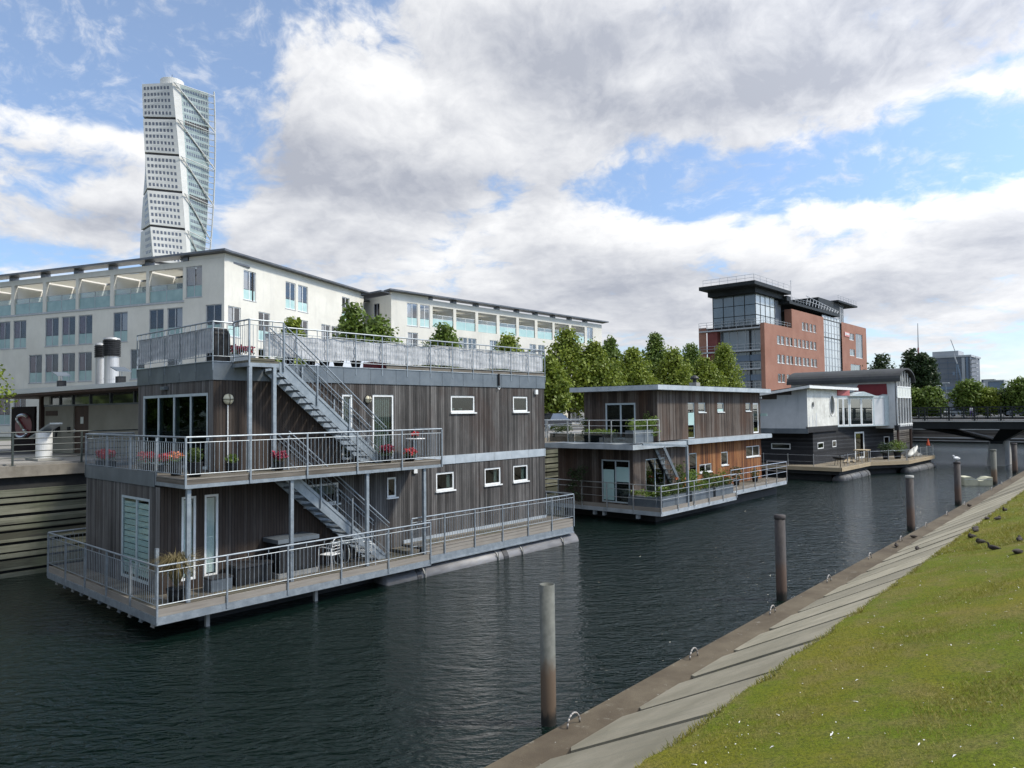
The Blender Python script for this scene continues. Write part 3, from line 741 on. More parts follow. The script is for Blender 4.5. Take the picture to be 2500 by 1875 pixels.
def stair(par, xa, za, xb, zb, y0, y1, n, mat, treadm, rail=1.02, near_bal=True, far_bal=True):
    """steel stair going down from (xa, za) to (xb, zb) along +x"""
    st = MB(); sl = (zb-za)/(xb-xa)
    for (y, w) in ((y0, .012), (y1-.012, .012)):
        h = .26
        P = [(xa-.06, za+.06), (xa+.12, za+.06), (xb+.22, zb+.12), (xb+.22, zb), (xb-.12, zb), (xa-.06, za-.24)]
        st.add([(x, y, z) for x, z in P]+[(x, y+w, z) for x, z in P], [tuple(range(6)), tuple(range(6, 12))[::-1]]+[(i, 6+i, 6+(i+1) % 6, (i+1) % 6) for i in range(6)])
        # flange
        st.hexa([(xa, y-.02, za+.05), (xa+.12, y-.02, za+.05), (xb+.2, y-.02, zb+.115), (xb+.08, y-.02, zb+.115), (xa, y+.03, za+.06), (xa+.12, y+.03, za+.06), (xb+.2, y+.03, zb+.125), (xb+.08, y+.03, zb+.125)])
    st.build('stringer', mat, par)
    for k in range(n):
        f = (k+.5)/n; x = xa+(xb-xa)*f; z = za+(zb-za)*f-.07
        q = MB(); q.box(x-.14, x+.12, y0+.014, y1-.014, z, z+.008); q.box(x-.14, x-.132, y0+.014, y1-.014, z-.045, z); q.box(x+.112, x+.12, y0+.014, y1-.014, z-.045, z); q.build('tread', treadm, par)
    for y, bal in ((y0-.03, near_bal), (y1+.0, far_bal)):
        mb = MB()
        mb.tube((xa+.1, y, za+rail+.12), (xb+.3, y, zb+rail+.12), .022, 8); mb.tube((xa+.1, y, za+rail-.02), (xb+.3, y, zb+rail-.02), .011, 6); mb.tube((xa+.12, y, za+.22), (xb+.25, y, zb+.22), .011, 6)
        for f in (0.02, .34, .67, 1.06):
            x = xa+(xb-xa)*f; z = za+(zb-za)*f; mb.box(x-.02, x+.02, y-.02, y+.02, z-.15, z+rail+.04)
        if bal:
            m_ = 28
            for k in range(1, m_):
                x = xa+.12+(xb-xa+.15)*k/m_; z = za+(zb-za)*(x-xa)/(xb-xa); mb.tube((x, y, z+.22), (x, y, z+rail-.02), .0065, 4, caps=False)
        mb.build('stair_railing', mat, par)
def bulkhead_lamp(F, s, z, r_, label):
    c = Vector(F.pt(s, 0, z)); n = -F.n
    t = thing('wall_lamp', label, 'lamp', tuple(c), 'round wall lamps on the nearest houseboat')
    mb = MB(); mb.tube(c, c+n*.04, r_*1.05, 20); mb.build('base_plate', M['dkpot'], t)
    mb = MB(); rings = []
    u = F.u; 
    for k in range(6):
        a = PI/2*k/6; rr = r_*math.cos(a); dd = .035+.10*math.sin(a)
        rings.append([tuple(c+n*dd+u*rr*math.cos(2*PI*j/18)+Vector((0, 0, 1))*rr*math.sin(2*PI*j/18)) for j in range(18)])
    mb.rings(rings); mb.build('globe', M['lampglobe'], t, True, fixn=True)
    mb = MB()
    prev = None
    for k in range(13):
        a = PI*k/12; p = c+n*(.04+.115*math.sin(a))+u*(r_*1.04*math.cos(a)); q = c+n*(.04+.115*math.sin(a))+Vector((0, 0, 1))*(r_*1.04*math.cos(a))
        if prev: mb.tube(prev[0], p, .009, 5); mb.tube(prev[1], q, .009, 5)
        prev = (p, q)
    mb.build('guard', M['dkpot'], t)

# ---------------------------------------------------------------- houseboat 1
hb = thing('houseboat', 'nearest and largest two-storey houseboat in grey weathered boards with steel stairs and roof terrace', 'houseboat', (16, 22, 0))
XR = 24.67; YF = 20.0
FF = Fac((0, YF), 0, 1)            # canal side
FL = Fac((8.35, 0), 90, -1)        # lower end wall
FU = Fac((9.8, 0), 90, -1)         # upper end wall
winA = [(8.93, 9.34, 1.05, 3.33), (9.57, 9.98, 1.05, 3.33), (12.77, 14.02, 2.67, 3.33), (16.01, 16.42, 2.64, 3.33), (18.29, 19.21, 2.66, 3.33), (20.88, 21.82, 2.66, 3.33), (22.59, 23.52, 2.66, 3.33)]
winU = [(14.15, 14.58, 4.05, 6.2), (15.40, 16.32, 3.97, 6.2), (19.07, 20.36, 5.56, 6.2), (22.62, 23.56, 5.56, 6.2)]
mb = MB()
wall(mb, FF, 8.35, XR, .8, 3.64, winA, .14)
mb.quad((XR, YF, .8), (XR, 25.45, .8), (XR, 25.45, 3.64), (XR, YF, 3.64)); mb.quad((8.35, 25.45, .8), (XR, 25.45, .8), (XR, 25.45, 3.64), (8.35, 25.45, 3.64))
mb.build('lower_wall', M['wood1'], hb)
mb = MB(); wall(mb, FL, YF, 25.45, .8, 3.64, [(20.65, 22.6, .95, 3.28)], .12); mb.build('lower_end_wall', M['wood1w'], hb)
mb = MB()
wall(mb, FF, 9.8, XR, 3.94, 6.57, winU, .14)
mb.quad((XR, YF, 3.94), (XR, 25.2, 3.94), (XR, 25.2, 6.57), (XR, YF, 6.57)); mb.quad((9.8, 25.2, 3.94), (XR, 25.2, 3.94), (XR, 25.2, 6.57), (9.8, 25.2, 6.57))
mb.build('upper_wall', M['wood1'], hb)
mb = MB(); wall(mb, FU, YF, 25.2, 3.94, 6.57, [(20.32, 24.8, 4.0, 6.2)], .12); mb.build('upper_end_wall', M['wood1w'], hb)
mb = MB(); mb.box(8.36, XR-.01, YF+.01, 25.44, 3.66, 3.9); mb.box(9.85, XR-.05, YF+.05, 25.15, 6.9, 7.05); mb.build('floor_slab', M['black_int'], hb)
# zinc band between the storeys and roof parapet
mb = MB(); mb.box(17.19, XR+.02, YF-.025, YF-.002, 3.63, 3.95)
for s_ in np.arange(18.2, XR, 1.07): mb.box(s_, s_+.02, YF-.032, YF-.026, 3.63, 3.95)
mb.box(XR+.002, XR+.025, YF-.02, 25.4, 3.63, 3.95); mb.build('storey_band', M['zinc_light'], hb)
mb = MB(); mb.box(8.32, 8.345, 20.3, 25.5, 3.64, 4.03); mb.box(8.32, 9.8, 25.455, 25.5, 3.64, 4.03); mb.build('terrace_edge', M['zinc'], hb)
mb = MB(); 
mb.box(9.77, XR+.03, YF-.03, YF, 6.56, 7.08); mb.box(9.77, 9.8, YF, 25.23, 6.56, 7.08); mb.box(XR, XR+.03, YF, 25.23, 6.56, 7.08); mb.box(9.8, XR, 25.2, 25.23, 6.56, 7.08)
for s_ in np.arange(10.9, XR, 1.1): mb.box(s_, s_+.018, YF-.038, YF-.031, 6.57, 7.07)
for s_ in np.arange(21, 25, 1.1): mb.box(9.762, 9.769, s_, s_+.018, 6.57, 7.07)
mb.build('roof_parapet', M['zinc'], hb)
mb = MB(); mb.box(9.74, XR+.05, YF-.055, YF+.03, 7.082, 7.10); mb.box(9.74, 9.83, YF+.031, 25.25, 7.082, 7.10); mb.build('parapet_cap', M['zinc_light'], hb)
mb = MB(); mb.box(16.0, XR, YF-.01, YF+.03, 7.101, 7.27); mb.build('roof_kick_board', M['fascia'], hb)
# windows
wf = M['white']
for i, h in enumerate(winA):
    door = h[2] < 2
    f = window(hb, FF, *h, wf, M['glassclear'] if door else M['glass'], d=.02, fw_=.065, depth=.06, sill=None if door else .06, name='tall_window' if door else 'window')
    if door or i == 2:
        q = MB()
        if door:
            for j in range(5): a = h[0]+.09+j*(h[1]-h[0]-.18)/5; q.fbox(FF, a, a+.05, .085, .09, h[2]+.1, h[3]-.1)
        else: q.fbox(FF, h[0]+.08, h[1]-.08, .12, .125, h[2]+.3, h[3]-.08)
        q.build('blind', M['blind'], f)
    elif i > 3:
        q = MB(); q.fbox(FF, h[1]-.28, h[1]-.08, .13, .14, h[2]+.08, h[3]-.08); q.build('blind', M['blind'], f)
for i, h in enumerate(winU):
    door = h[2] < 5
    f = window(hb, FF, *h, wf, M['glass'], d=.02, fw_=.07, depth=.06, sill=None if door else .07, name='door' if i == 1 else 'window')
    if door:
        q = MB()
        nj = 3 if i == 0 else 8
        for j in range(nj): a = h[0]+.10+j*(h[1]-h[0]-.2)/nj; q.fbox(FF, a, a+.055, .10, .105, h[2]+.1, h[3]-.1)
        q.build('blind', M['blind'], f)
    else:
        q = MB()
        for a in ((h[0]+.22, h[0]+.62) if i == 2 else (h[0]+.2,)): q.lathe(FF.pt(a, .16, h[2]+.07), [(.05, 0), (.09, .07), (.085, .09)], 10)
        q.build('bowl', wf, f)
f = window(hb, FL, 20.65, 22.6, .95, 3.28, M['wframe2'], M['glassclear'], d=.0, fw_=.07, mull=(21.55,), name='sliding_door')
q = MB()
for j in range(12): z_ = 1.1+j*.17; q.fbox(FL, 20.75, 22.5, .045, .05, z_, z_+.15)
q.build('blind', M['tealblind'], f)
f = window(hb, FU, 20.32, 24.8, 4.0, 6.2, M['wframe2'], M['glassr'], d=.0, fw_=.08, mull=(21.42, 22.54, 23.66), depth=.07, name='glazed_doors')
q = MB(); q.fbox(FU, 20.5, 20.9, .5, .55, 4.5, 5.2); q.build('picture', M['redcloth'], f)
q = MB()
for a in (22.7, 23.9): q.fbox(FU, a, a+.3, .25, .27, 4.05, 6.1)
q.build('curtain', M['blind'], f)
# pontoon tubes, dark under-structure
mb = MB(); mb.tube((15.0, 19.12, -.05), (25.3, 19.12, -.05), .42, 20); t1 = mb.build('pontoon_tube', M['tube'], hb, True)
mb = MB(); mb.tube((12.3, 24.6, .03), (25.2, 24.6, .03), .42, 20); mb.build('pontoon_tube', M['tube'], hb, True)
for x_, w_ in ((16.25, .16), (20.55, .26)):
    mb = MB(); mb.tube((x_, 19.12, -.05), (x_+w_, 19.12, -.05), .44, 20); mb.build('tube_strap', M['black'], t1)
for x_ in (16.55, 20.2, 21.6, 24.2):
    mb = MB(); mb.tube((x_, 19.12, -.05), (x_+.05, 19.12, -.05), .45, 20); mb.tube((x_, 18.68, .30), (x_+.02, 18.66, -.1), .02, 6); mb.build('tube_clamp', M['straw'] if False else M['concgrey'], t1)
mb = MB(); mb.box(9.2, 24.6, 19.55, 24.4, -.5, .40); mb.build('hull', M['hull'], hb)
# lower deck: steel channel, fascia timber, boards, joists
mb = MB(); mb.box(7.72, 16.6, 18.55, 20.0, .70, .795); mb.box(7.72, 8.34, 20.0, 26.65, .70, .795); mb.box(8.34, 9.8, 25.5, 26.65, .70, .795); mb.build('lower_deck', M['deck'], hb)
mb = MB(); mb.box(7.69, 16.65, 18.505, 18.545, .615, .80); mb.box(7.685, 7.715, 18.546, 26.7, .615, .80); mb.box(16.61, 16.65, 18.55, 19.99, .615, .80); mb.build('deck_fascia', M['fascia'], hb)
mb = MB(); mb.box(7.66, 16.66, 18.49, 18.55, .42, .612); mb.box(7.66, 7.72, 18.551, 26.72, .42, .612); mb.box(16.6, 16.66, 18.551, 19.9, .42, .612); mb.box(7.721, 9.9, 26.66, 26.72, .42, .612); mb.build('deck_channel', M['galv'], hb)
for k in range(11):
    q = MB(); y_ = 19.0+k*.72; q.box(7.78, 9.3, y_, y_+.12, .27, .415); q.box(7.78, 7.80, y_-.05, y_+.17, .25, .27); q.build('joist', M['galv'] if k % 2 else M['concgrey'], hb)
for x_ in (9.1, 12.4):
    q = MB(); q.box(x_, x_+.10, 18.9, 19.0, -.2, .418); q.build('under_post', M['concgrey'], hb)
# side walkway
mb = MB(); mb.box(16.66, 25.03, 18.84, 19.98, .90, .975); mb.box(XR+.03, 25.03, 19.98, 25.0, .90, .975); mb.build('walkway_deck', M['deck'], hb)
mb = MB(); mb.box(16.66, 25.05, 18.80, 18.838, .80, .98); mb.box(16.66, 25.05, 18.80, 18.838, .66, .79); mb.box(25.03, 25.06, 18.839, 25.0, .80, .98); mb.build('walkway_fascia', M['fascia'], hb)
mb = MB(); mb.box(16.67, 25.04, 18.79, 18.86, .44, .655); mb.box(16.67, 25.04, 18.74, 18.86, .40, .438); mb.box(25.0, 25.05, 18.861, 25, .44, .79); mb.build('walkway_channel', M['galv'], hb)
mb = MB(); mb.box(16.7, XR+.02, YF-.03, YF-.003, .976, 1.09); mb.build('wall_flashing', M['zinc_light'], hb)
mb = MB(); mb.box(16.1, 16.6, 19.0, 19.95, .796, .90); mb.build('step', M['deck'], hb)
# railings
railing(hb, [(16.63, 18.49), (7.67, 18.49), (7.67, 26.71), (9.8, 26.71)], .8, 1.86)
railing(hb, [(16.05, 18.78), (25.07, 18.78), (25.07, 24.8)], .98, 2.02, step=1.6, name='walkway_railing')
# balcony
mb = MB(); mb.box(8.38, 17.14, 18.55, 19.99, 3.86, 3.945); mb.box(8.36, 9.8, 20.0, 25.45, 3.905, 3.945); mb.build('balcony_deck', M['deck'], hb)
mb = MB(); mb.box(8.36, 17.17, 18.51, 18.548, 3.79, 3.95); mb.box(8.345, 8.378, 18.549, 20.29, 3.79, 3.95); mb.box(17.142, 17.172, 18.549, 19.97, 3.79, 3.95); mb.build('balcony_fascia', M['fascia'], hb)
mb = MB(); mb.box(8.34, 17.18, 18.50, 18.56, 3.69, 3.786); mb.box(8.34, 8.40, 18.561, 20.28, 3.69, 3.786); mb.box(17.12, 17.18, 18.561, 19.97, 3.69, 3.786)
for x_ in np.arange(9.6, 17, 1.2): mb.box(x_, x_+.06, 18.561, 19.98, 3.70, 3.785)
mb.build('balcony_frame', M['galv'], hb)
railing(hb, [(17.18, 19.95), (17.18, 18.49), (8.35, 18.49), (8.35, 25.53), (9.8, 25.53)], 3.95, 5.0, step=1.66, name='balcony_railing', drop=.25)
for (x_, y_) in ((8.50, 18.66), (11.44, 18.62), (14.1, 18.62), (16.49, 18.64)):
    q = MB(); q.box(x_-.05, x_+.05, y_-.05, y_+.05, .8, 3.69); q.box(x_-.09, x_+.09, y_-.09, y_+.09, 3.67, 3.689); q.build('column', M['galv'], hb)
for (x_, y_) in ((10.44, 19.15), (11.2, 19.15)):
    q = MB(); q.box(x_-.05, x_+.05, y_-.05, y_+.05, 3.946, 6.92); q.build('column', M['galv'], hb)
# stairs and roof landing
stair(hb, 11.42, 7.02, 14.95, 3.95, 19.12, 19.92, 16, M['galv'], M['galv'])
stair(hb, 11.55, 3.92, 15.05, .80, 19.12, 19.92, 16, M['galv'], M['galv'])
mb = MB(); mb.box(10.36, 11.34, 19.1, 19.16, 6.92, 7.03); mb.box(10.36, 10.42, 19.161, 19.97, 6.92, 7.03); mb.box(11.28, 11.34, 19.161, 19.97, 6.92, 7.03); mb.build('landing_frame', M['galv'], hb)
mb = MB(); mb.box(10.38, 11.32, 19.12, 19.99, 7.032, 7.10); mb.box(10.40, 11.20, 19.105, 19.14, 7.10, 7.17); mb.build('landing_deck', M['deck'], hb)
railing(hb, [(10.40, 19.97), (10.40, 19.1), (11.48, 19.1)], 7.12, 8.25, step=1.1, name='landing_railing', drop=.2)
railing(hb, [(11.34, 19.97), (XR+.03, 19.97), (XR+.03, 25.2)], 7.14, 8.22, step=1.11, bal=.19, name='roof_railing', drop=.3, second=.18, pw=.014)
railing(hb, [(10.40, 19.97), (9.77, 19.97), (9.77, 25.25)], 7.14, 8.22, step=1.0, bal=.17, name='roof_railing', drop=.3, second=.18, pw=.014)
# down pipe, lamp conduit
mb = MB(); mb.tube((21.7, 19.93, 7.1), (21.7, 19.93, 6.62), .045, 10); mb.build('drain_hose', M['black'], hb)
q = MB(); pr = None
for k in range(8):
    a = PI*k/7; p = (21.69-.06*math.cos(a), 19.93, 6.55-.07*math.sin(a))
    if pr: q.tube(pr, p, .014, 6)
    pr = p
q.build('hose_hook', M['white'], hb)
mb = MB(); mb.box(23.98, 24.14, 19.90, 19.995, 6.30, 6.50); mb.build('vent_box', M['white'], hb); mb = MB(); mb.box(17.16, 17.32, 19.92, 19.995, 3.40, 3.56); mb.build('vent_box', M['white'], hb)
mb = MB(); mb.tube((10.22, 19.97, 3.95), (10.22, 19.97, 5.85), .018, 8); mb.build('lamp_conduit', M['white'], hb)
mb = MB(); mb.box(9.66, 9.8, 22.9, 23.2, 6.36, 6.46); mb.build('end_wall_light', M['zinc'], hb)
bulkhead_lamp(FF, 10.23, 6.01, .16, 'round cream wall lamp left of the upper stair with a conduit below')
bulkhead_lamp(FF, 15.18, 6.03, .13, 'round cream wall lamp beside the upper balcony door')

# canvas privacy screens, hung inside the roof railing with sagging folds
def screen(pts, z0, z1, label, nseg=80, cut=None):
    mb = MB(); a = Vector(pts[0]); b = Vector(pts[1]); L = (b-a).length; d = (b-a)/L; nrm = Vector((-d.y, d.x)); nv = 9
    for i in range(nseg+1):
        s_ = L*i/nseg
        for j in range(nv):
            v = j/(nv-1); off = .018*math.sin(s_*9+v*2)+.014*math.sin(v*17+s_*2.1)+.012*rng.uniform(-1, 1)
            sag = .02*math.sin(s_*2.8)*(1 if j == nv-1 else 0) + (.03*math.sin(s_*1.9+1) if j == 0 else 0)
            x_, y_ = (a+d*s_+nrm*off)
            if cut and i == 0: x_, y_ = (a+d*(s_+.45*math.sin(PI*(v*.9+.05)))+nrm*off)
            mb.v.append((x_, y_, z0+(z1-z0)*v+sag))
    for i in range(nseg):
        for j in range(nv-1): mb.f.append((i*nv+j, (i+1)*nv+j, (i+1)*nv+j+1, i*nv+j+1)); mb.mi.append(0)
    o = mb.build('privacy_screen', M['canvas'], None, True, origin=(a.x, a.y, z0)); tag(o, label, 'canvas screen', 'canvas screens on the roof railing')
screen([(11.42, 20.03), (18.3, 20.03)], 7.30, 8.0, 'pale grey canvas screen on the canal side railing, from the stair head to the middle', 90)
screen([(18.32, 20.04), (24.68, 20.04)], 7.30, 8.04, 'pale grey canvas screen at the right half of the canal side roof railing', 80)
screen([(9.80, 20.03), (9.80, 25.2)], 7.30, 8.05, 'pale grey canvas screen on the end railing of the roof, facing left', 60)

# ---------------------------------------------------------------- plants in pots
def leaf_cloud(mb, c, r, n, size, seed, flat=1.0, droop=0, narrow=.5):
    g = random.Random(seed)
    for _ in range(n):
        a = g.uniform(0, 2*PI); u = g.uniform(-1, 1); rr = r*(g.random()**.45)
        h = math.sqrt(1-u*u)
        p = Vector((c[0]+rr*h*math.cos(a), c[1]+rr*h*math.sin(a), c[2]+rr*u*flat))
        d = Vector((g.uniform(-1, 1), g.uniform(-1, 1), g.uniform(-.5-droop, .9-droop))).normalized()
        w = d.cross(Vector((g.uniform(-1, 1), g.uniform(-1, 1), g.uniform(-1, 1)))).normalized()
        s_ = size*g.uniform(.6, 1.3); q = d*s_; w = w*s_*narrow
        mb.add([p-q*.5, p+w*.5, p+q*.5, p-w*.5], [(0, 1, 2, 3)])
def potted(name, label, cat, x, y, z, pr, ph, fr_, fh, n, leaf='leafY', flowers=None, fn=0, pot='dkpot', size=.07, box=None, group=None, spiky=False):
    t = thing(name, label, cat, (x, y, z), group)
    mb = MB()
    if box: mb.box(x-box[0]/2, x+box[0]/2, y-box[1]/2, y+box[1]/2, z+.004, z+ph)
    else: mb.lathe((x, y, z+.004), [(pr*.72, 0), (pr*.9, ph*.55), (pr, ph*.95), (pr*1.06, ph), (pr*.9, ph-.015)], 16)
    mb.build('pot' if not box else 'trough', M[pot], t, not box)
    mb = MB(); sd_ = int(abs(x*131+y*17+z*7)*10)
    if spiky:
        g = random.Random(sd_)
        for _ in range(n):
            a = g.uniform(0, 2*PI); l = fh*g.uniform(.6, 1.1); o_ = l*g.uniform(.25, .9); pv = Vector((x, y, z+ph))
            p1 = pv+Vector((math.cos(a)*o_*.45, math.sin(a)*o_*.45, l*.7)); p2 = pv+Vector((math.cos(a)*o_, math.sin(a)*o_, l*g.uniform(.25, .85)))
            w = Vector((-math.sin(a), math.cos(a), 0))*.007
            mb.add([pv-w, pv+w, p1+w, p1-w], [(0, 1, 2, 3)]); mb.add([p1-w, p1+w, p2], [(0, 1, 2)])
    elif box:
        m_ = max(1, int(box[0]/.25)) if box[0] > box[1] else max(1, int(box[1]/.25))
        for k in range(m_):
            f = (k+.5)/m_-.5; cx_, cy_ = (x+box[0]*f, y) if box[0] > box[1] else (x, y+box[1]*f)
            leaf_cloud(mb, (cx_, cy_, z+ph+fh*.45), fr_*rng.uniform(.8, 1.15), n//m_, size, sd_+k, flat=fh/fr_*.5)
    else: leaf_cloud(mb, (x, y, z+ph+fh*.42), fr_, n, size, sd_, flat=fh/fr_*.5)
    mb.build('foliage', M[leaf], t)
    if flowers:
        mb = MB(); g = random.Random(sd_+5)
        for _ in range(fn):
            if box: cx_ = x+g.uniform(-.45, .45)*box[0]; cy_ = y+g.uniform(-.45, .45)*box[1]
            else: a = g.uniform(0, 2*PI); rr = fr_*g.uniform(.3, 1.0); cx_ = x+rr*math.cos(a); cy_ = y+rr*math.sin(a)
            cz_ = z+ph+fh*g.uniform(.45, 1.0)
            leaf_cloud(mb, (cx_, cy_, cz_), .08, 16, .07, sd_+_, narrow=.9)
        mb.build('flowers', M[flowers], t)
    return t
PG = 'flower pots along the houseboat balcony'
potted('flower_trough', 'dark trough of red geraniums at the far left corner of the balcony', 'flower box', 8.75, 25.0, 3.95, 0, .20, .20, .30, 260, 'leafB', 'red', 60, box=(.28, .95), group=PG)
potted('flower_trough', 'trough of red geraniums in front of the glazed end doors, left one', 'flower box', 8.85, 22.1, 3.95, 0, .20, .20, .30, 200, 'leafB', 'red', 45, box=(.28, .7), group=PG)
potted('flower_trough', 'trough of red geraniums in front of the glazed end doors, right one', 'flower box', 9.0, 21.2, 3.95, 0, .20, .20, .32, 200, 'leafB', 'red', 45, box=(.28, .7), group=PG)
potted('flower_pot', 'dark tall pot of pink-red flowers just left of the balcony corner post', 'flower pot', 8.66, 19.75, 3.95, .17, .36, .20, .26, 160, 'leafY', 'orange', 8, group=PG)
potted('flower_pot', 'tall dark pot with a bushy dark green plant beside the balcony corner post', 'potted plant', 8.80, 18.95, 3.95, .20, .38, .24, .42, 420, 'leafD', group=PG)
potted('flower_pot', 'black pot with a bright lime green round plant on the balcony', 'potted plant', 10.12, 19.55, 3.95, .17, .26, .20, .28, 300, 'leafY', group=PG)
potted('flower_pot', 'black pot with dull red flowers standing near the foot of the steel column', 'flower pot', 11.25, 18.95, 3.95, .15, .24, .19, .28, 200, 'leafD', 'pinkred', 26, group=PG)
potted('flower_pot', 'pot of crimson flowers at the foot of the upper stair by the door', 'flower pot', 15.1, 18.85, 3.95, .15, .22, .21, .32, 220, 'leafD', 'pinkred', 34, group=PG)
potted('flower_pot', 'low wide bowl of red flowers and greens on the right end of the balcony', 'flower pot', 16.0, 18.80, 3.95, .20, .14, .24, .24, 260, 'leafD', 'red', 20, group=PG)
potted('grass_pot', 'drooping dry ornamental grass in a pot at the front corner of the lower deck', 'potted plant', 8.35, 18.98, .8, .24, .34, .4, 1.15, 700, 'straw', spiky=True)
potted('flower_trough', 'grey trough of dark red flowers on the roof landing', 'flower box', 10.75, 20.25, 7.12, 0, .20, .2, .25, 200, 'leafD', 'pinkred', 20, 'zinc', box=(.8, .3))
potted('shrub_pot', 'feathery yellow-green shrub in a pot at the left of the roof landing', 'potted plant', 10.2, 20.4, 7.1, .16, .25, .24, .62, 320, 'leafY')
potted('shrub_pot', 'green shrub rising above the canvas screen beside the stair head', 'potted plant', 12.5, 20.5, 7.1, .18, .5, .28, .6, 300, 'leafD')
potted('shrub_pot', 'small green shrub tip just above the canvas screen', 'potted plant', 13.3, 20.5, 7.1, .18, .5, .2, .45, 200, 'leafD')
for i, x_ in enumerate((13.75, 14.3, 15.0)):
    mb = MB(); mb.lathe((x_, 20.4, 7.1), [(.13, 0), (.19, .24), (.20, .30), (.17, .29)], 14)
    o = mb.build('plant_pot', M['dkpot'], None, True, origin=(x_, 20.4, 7.1)); tag(o, ['empty black pot under the canvas screen, first right of the shrubs', 'empty black pot under the canvas screen, middle one of three', 'empty black pot under the canvas screen, third and rightmost'][i], 'pot', 'black pots on the roof terrace')
mb = MB(); mb.box(15.6, 16.3, 20.3, 20.8, 7.1, 7.34); o = mb.build('seat_cushion', M['redcloth'], None, origin=(16, 20.5, 7.1)); tag(o, 'dark red cushion on the roof terrace seen under the canvas screen', 'cushion')
# dark block added where only a dark space shows behind the roof rail
t = thing('dark_space_block', 'tall dark block added for the dark space behind the roof railing beside the landing', 'grill', (10.1, 20.4, 7.1))
mb = MB()
rr = []
for (w_, z_) in ((.30, 7.12), (.32, 7.5), (.31, 7.9), (.24, 8.06), (.1, 8.1)): rr.append([(10.12-w_*.75, 20.42-w_, z_), (10.12+w_*.75, 20.42-w_, z_), (10.12+w_*.75, 20.42+w_*.6, z_), (10.12-w_*.75, 20.42+w_*.6, z_)])
mb.rings(rr); mb.build('dark_block', M['dkpot'], t)
# hot tub with grey lid
t = thing('hot_tub', 'square black hot tub with a light grey lid under the lower stair', 'hot tub', (12.0, 19.6, .8))
mb = MB(); mb.box(11.42, 12.62, 19.22, 19.93, .93, 1.80); mb.build('tub_shell', M['dkpot'], t)
mb = MB(); mb.box(11.36, 12.68, 19.16, 19.96, .80, .93); mb.build('base', M['concgrey'], t)
mb = MB(); mb.box(11.32, 12.70, 19.12, 19.97, 1.802, 1.92); mb.build('lid', M['zinc'], t)
mb = MB()
for k in range(8): mb.box(11.5+k*.15, 11.512+k*.15, 19.212, 19.22, .95, 1.78)
mb.build('slats', M['black'], t)
# low dark storage box
t = thing('storage_box', 'low black storage bench between the tall windows and the hot tub', 'storage box', (10.9, 19.5, .8))
mb = MB(); mb.box(10.15, 11.2, 19.25, 19.85, .802, 1.28); mb.build('body', M['dkpot'], t); mb = MB(); mb.box(10.12, 11.23, 19.22, 19.88, 1.282, 1.35); mb.build('lid', M['black'], t)
t = thing('storage_box', 'grey low box on the lower deck in front of the tall windows', 'storage box', (9.7, 19.3, .8))
mb = MB(); mb.box(9.35, 9.95, 19.15, 19.6, .802, 1.12); mb.build('body', M['zinc'], t); mb = MB(); mb.box(9.33, 9.97, 19.13, 19.62, 1.122, 1.16); mb.build('lid', M['black'], t)
t = thing('grey_post', 'thin grey metal post standing left of the tall windows on the lower deck', 'post', (8.15, 19.6, .8)); mb = MB(); mb.box(8.10, 8.18, 19.62, 19.7, .80, 2.1); mb.build('shaft', M['galv'], t); mb = MB(); mb.box(8.04, 8.24, 19.56, 19.76, .796, .815); mb.build('foot_plate', M['galv'], t)
# white tubular armchairs
def tub_chair(x, y, z, rz, label):
    t = thing('garden_chair', label, 'chair', (x, y, z), 'white metal chairs on the lower deck')
    def L(px, py, pz): c, s = math.cos(rz), math.sin(rz); return (x+px*c-py*s, y+px*s+py*c, z+pz)
    def path(mb, P, r_=.014):
        for a, b in zip(P, P[1:]): mb.tube(L(*a), L(*b), r_, 7)
    for sgn in (-1, 1):
        mb = MB(); path(mb, [(.24*sgn, .26, 0), (.24*sgn, .24, .64), (.24*sgn, .1, .67), (.24*sgn, -.24, .64), (.25*sgn, -.28, 0)]); mb.build('leg_frame', M['white'], t)
    mb = MB()
    for k in range(8): yy = -.22+k*.06; path(mb, [(-.22, yy, .43), (.22, yy, .43)], .016)
    mb.build('seat', M['white'], t)
    mb = MB(); P = [(-.22, -.22, .42), (-.22, -.28, .85)]+[(-.22*math.cos(PI*k/6), -.29, .85+.10*math.sin(PI*k/6)) for k in range(7)]+[(.22, -.28, .85), (.22, -.22, .42)]
    path(mb, P)
    for k in range(4): path(mb, [(-.22, -.26, .52+k*.09), (.22, -.26, .52+k*.09)], .009)
    mb.build('backrest', M['white'], t)
tub_chair(13.2, 19.3, .8, .3, 'white tubular armchair beside the hot tub on the lower deck')
tub_chair(14.25, 18.9, .8, -2.0, 'white tubular armchair near the foot of the lower stair')
t = thing('round_table', 'small round table with pale hoop legs between the white chairs', 'table', (14.0, 19.55, .8))
mb = MB(); mb.lathe((13.75, 19.5, .8), [(.32, .68), (.33, .70), (.32, .72)], 24); mb.build('top', M['blind'], t, False)
mb = MB()
for s_ in (-1, 1):
    pr = None
    for k in range(17):
        a = 2*PI*k/16; p = (13.75+.12*s_, 19.5+.28*math.cos(a), .8+.34+.33*math.sin(a))
        if pr: mb.tube(pr, p, .013, 6)
        pr = p
mb.build('hoop_legs', M['blind'], t)
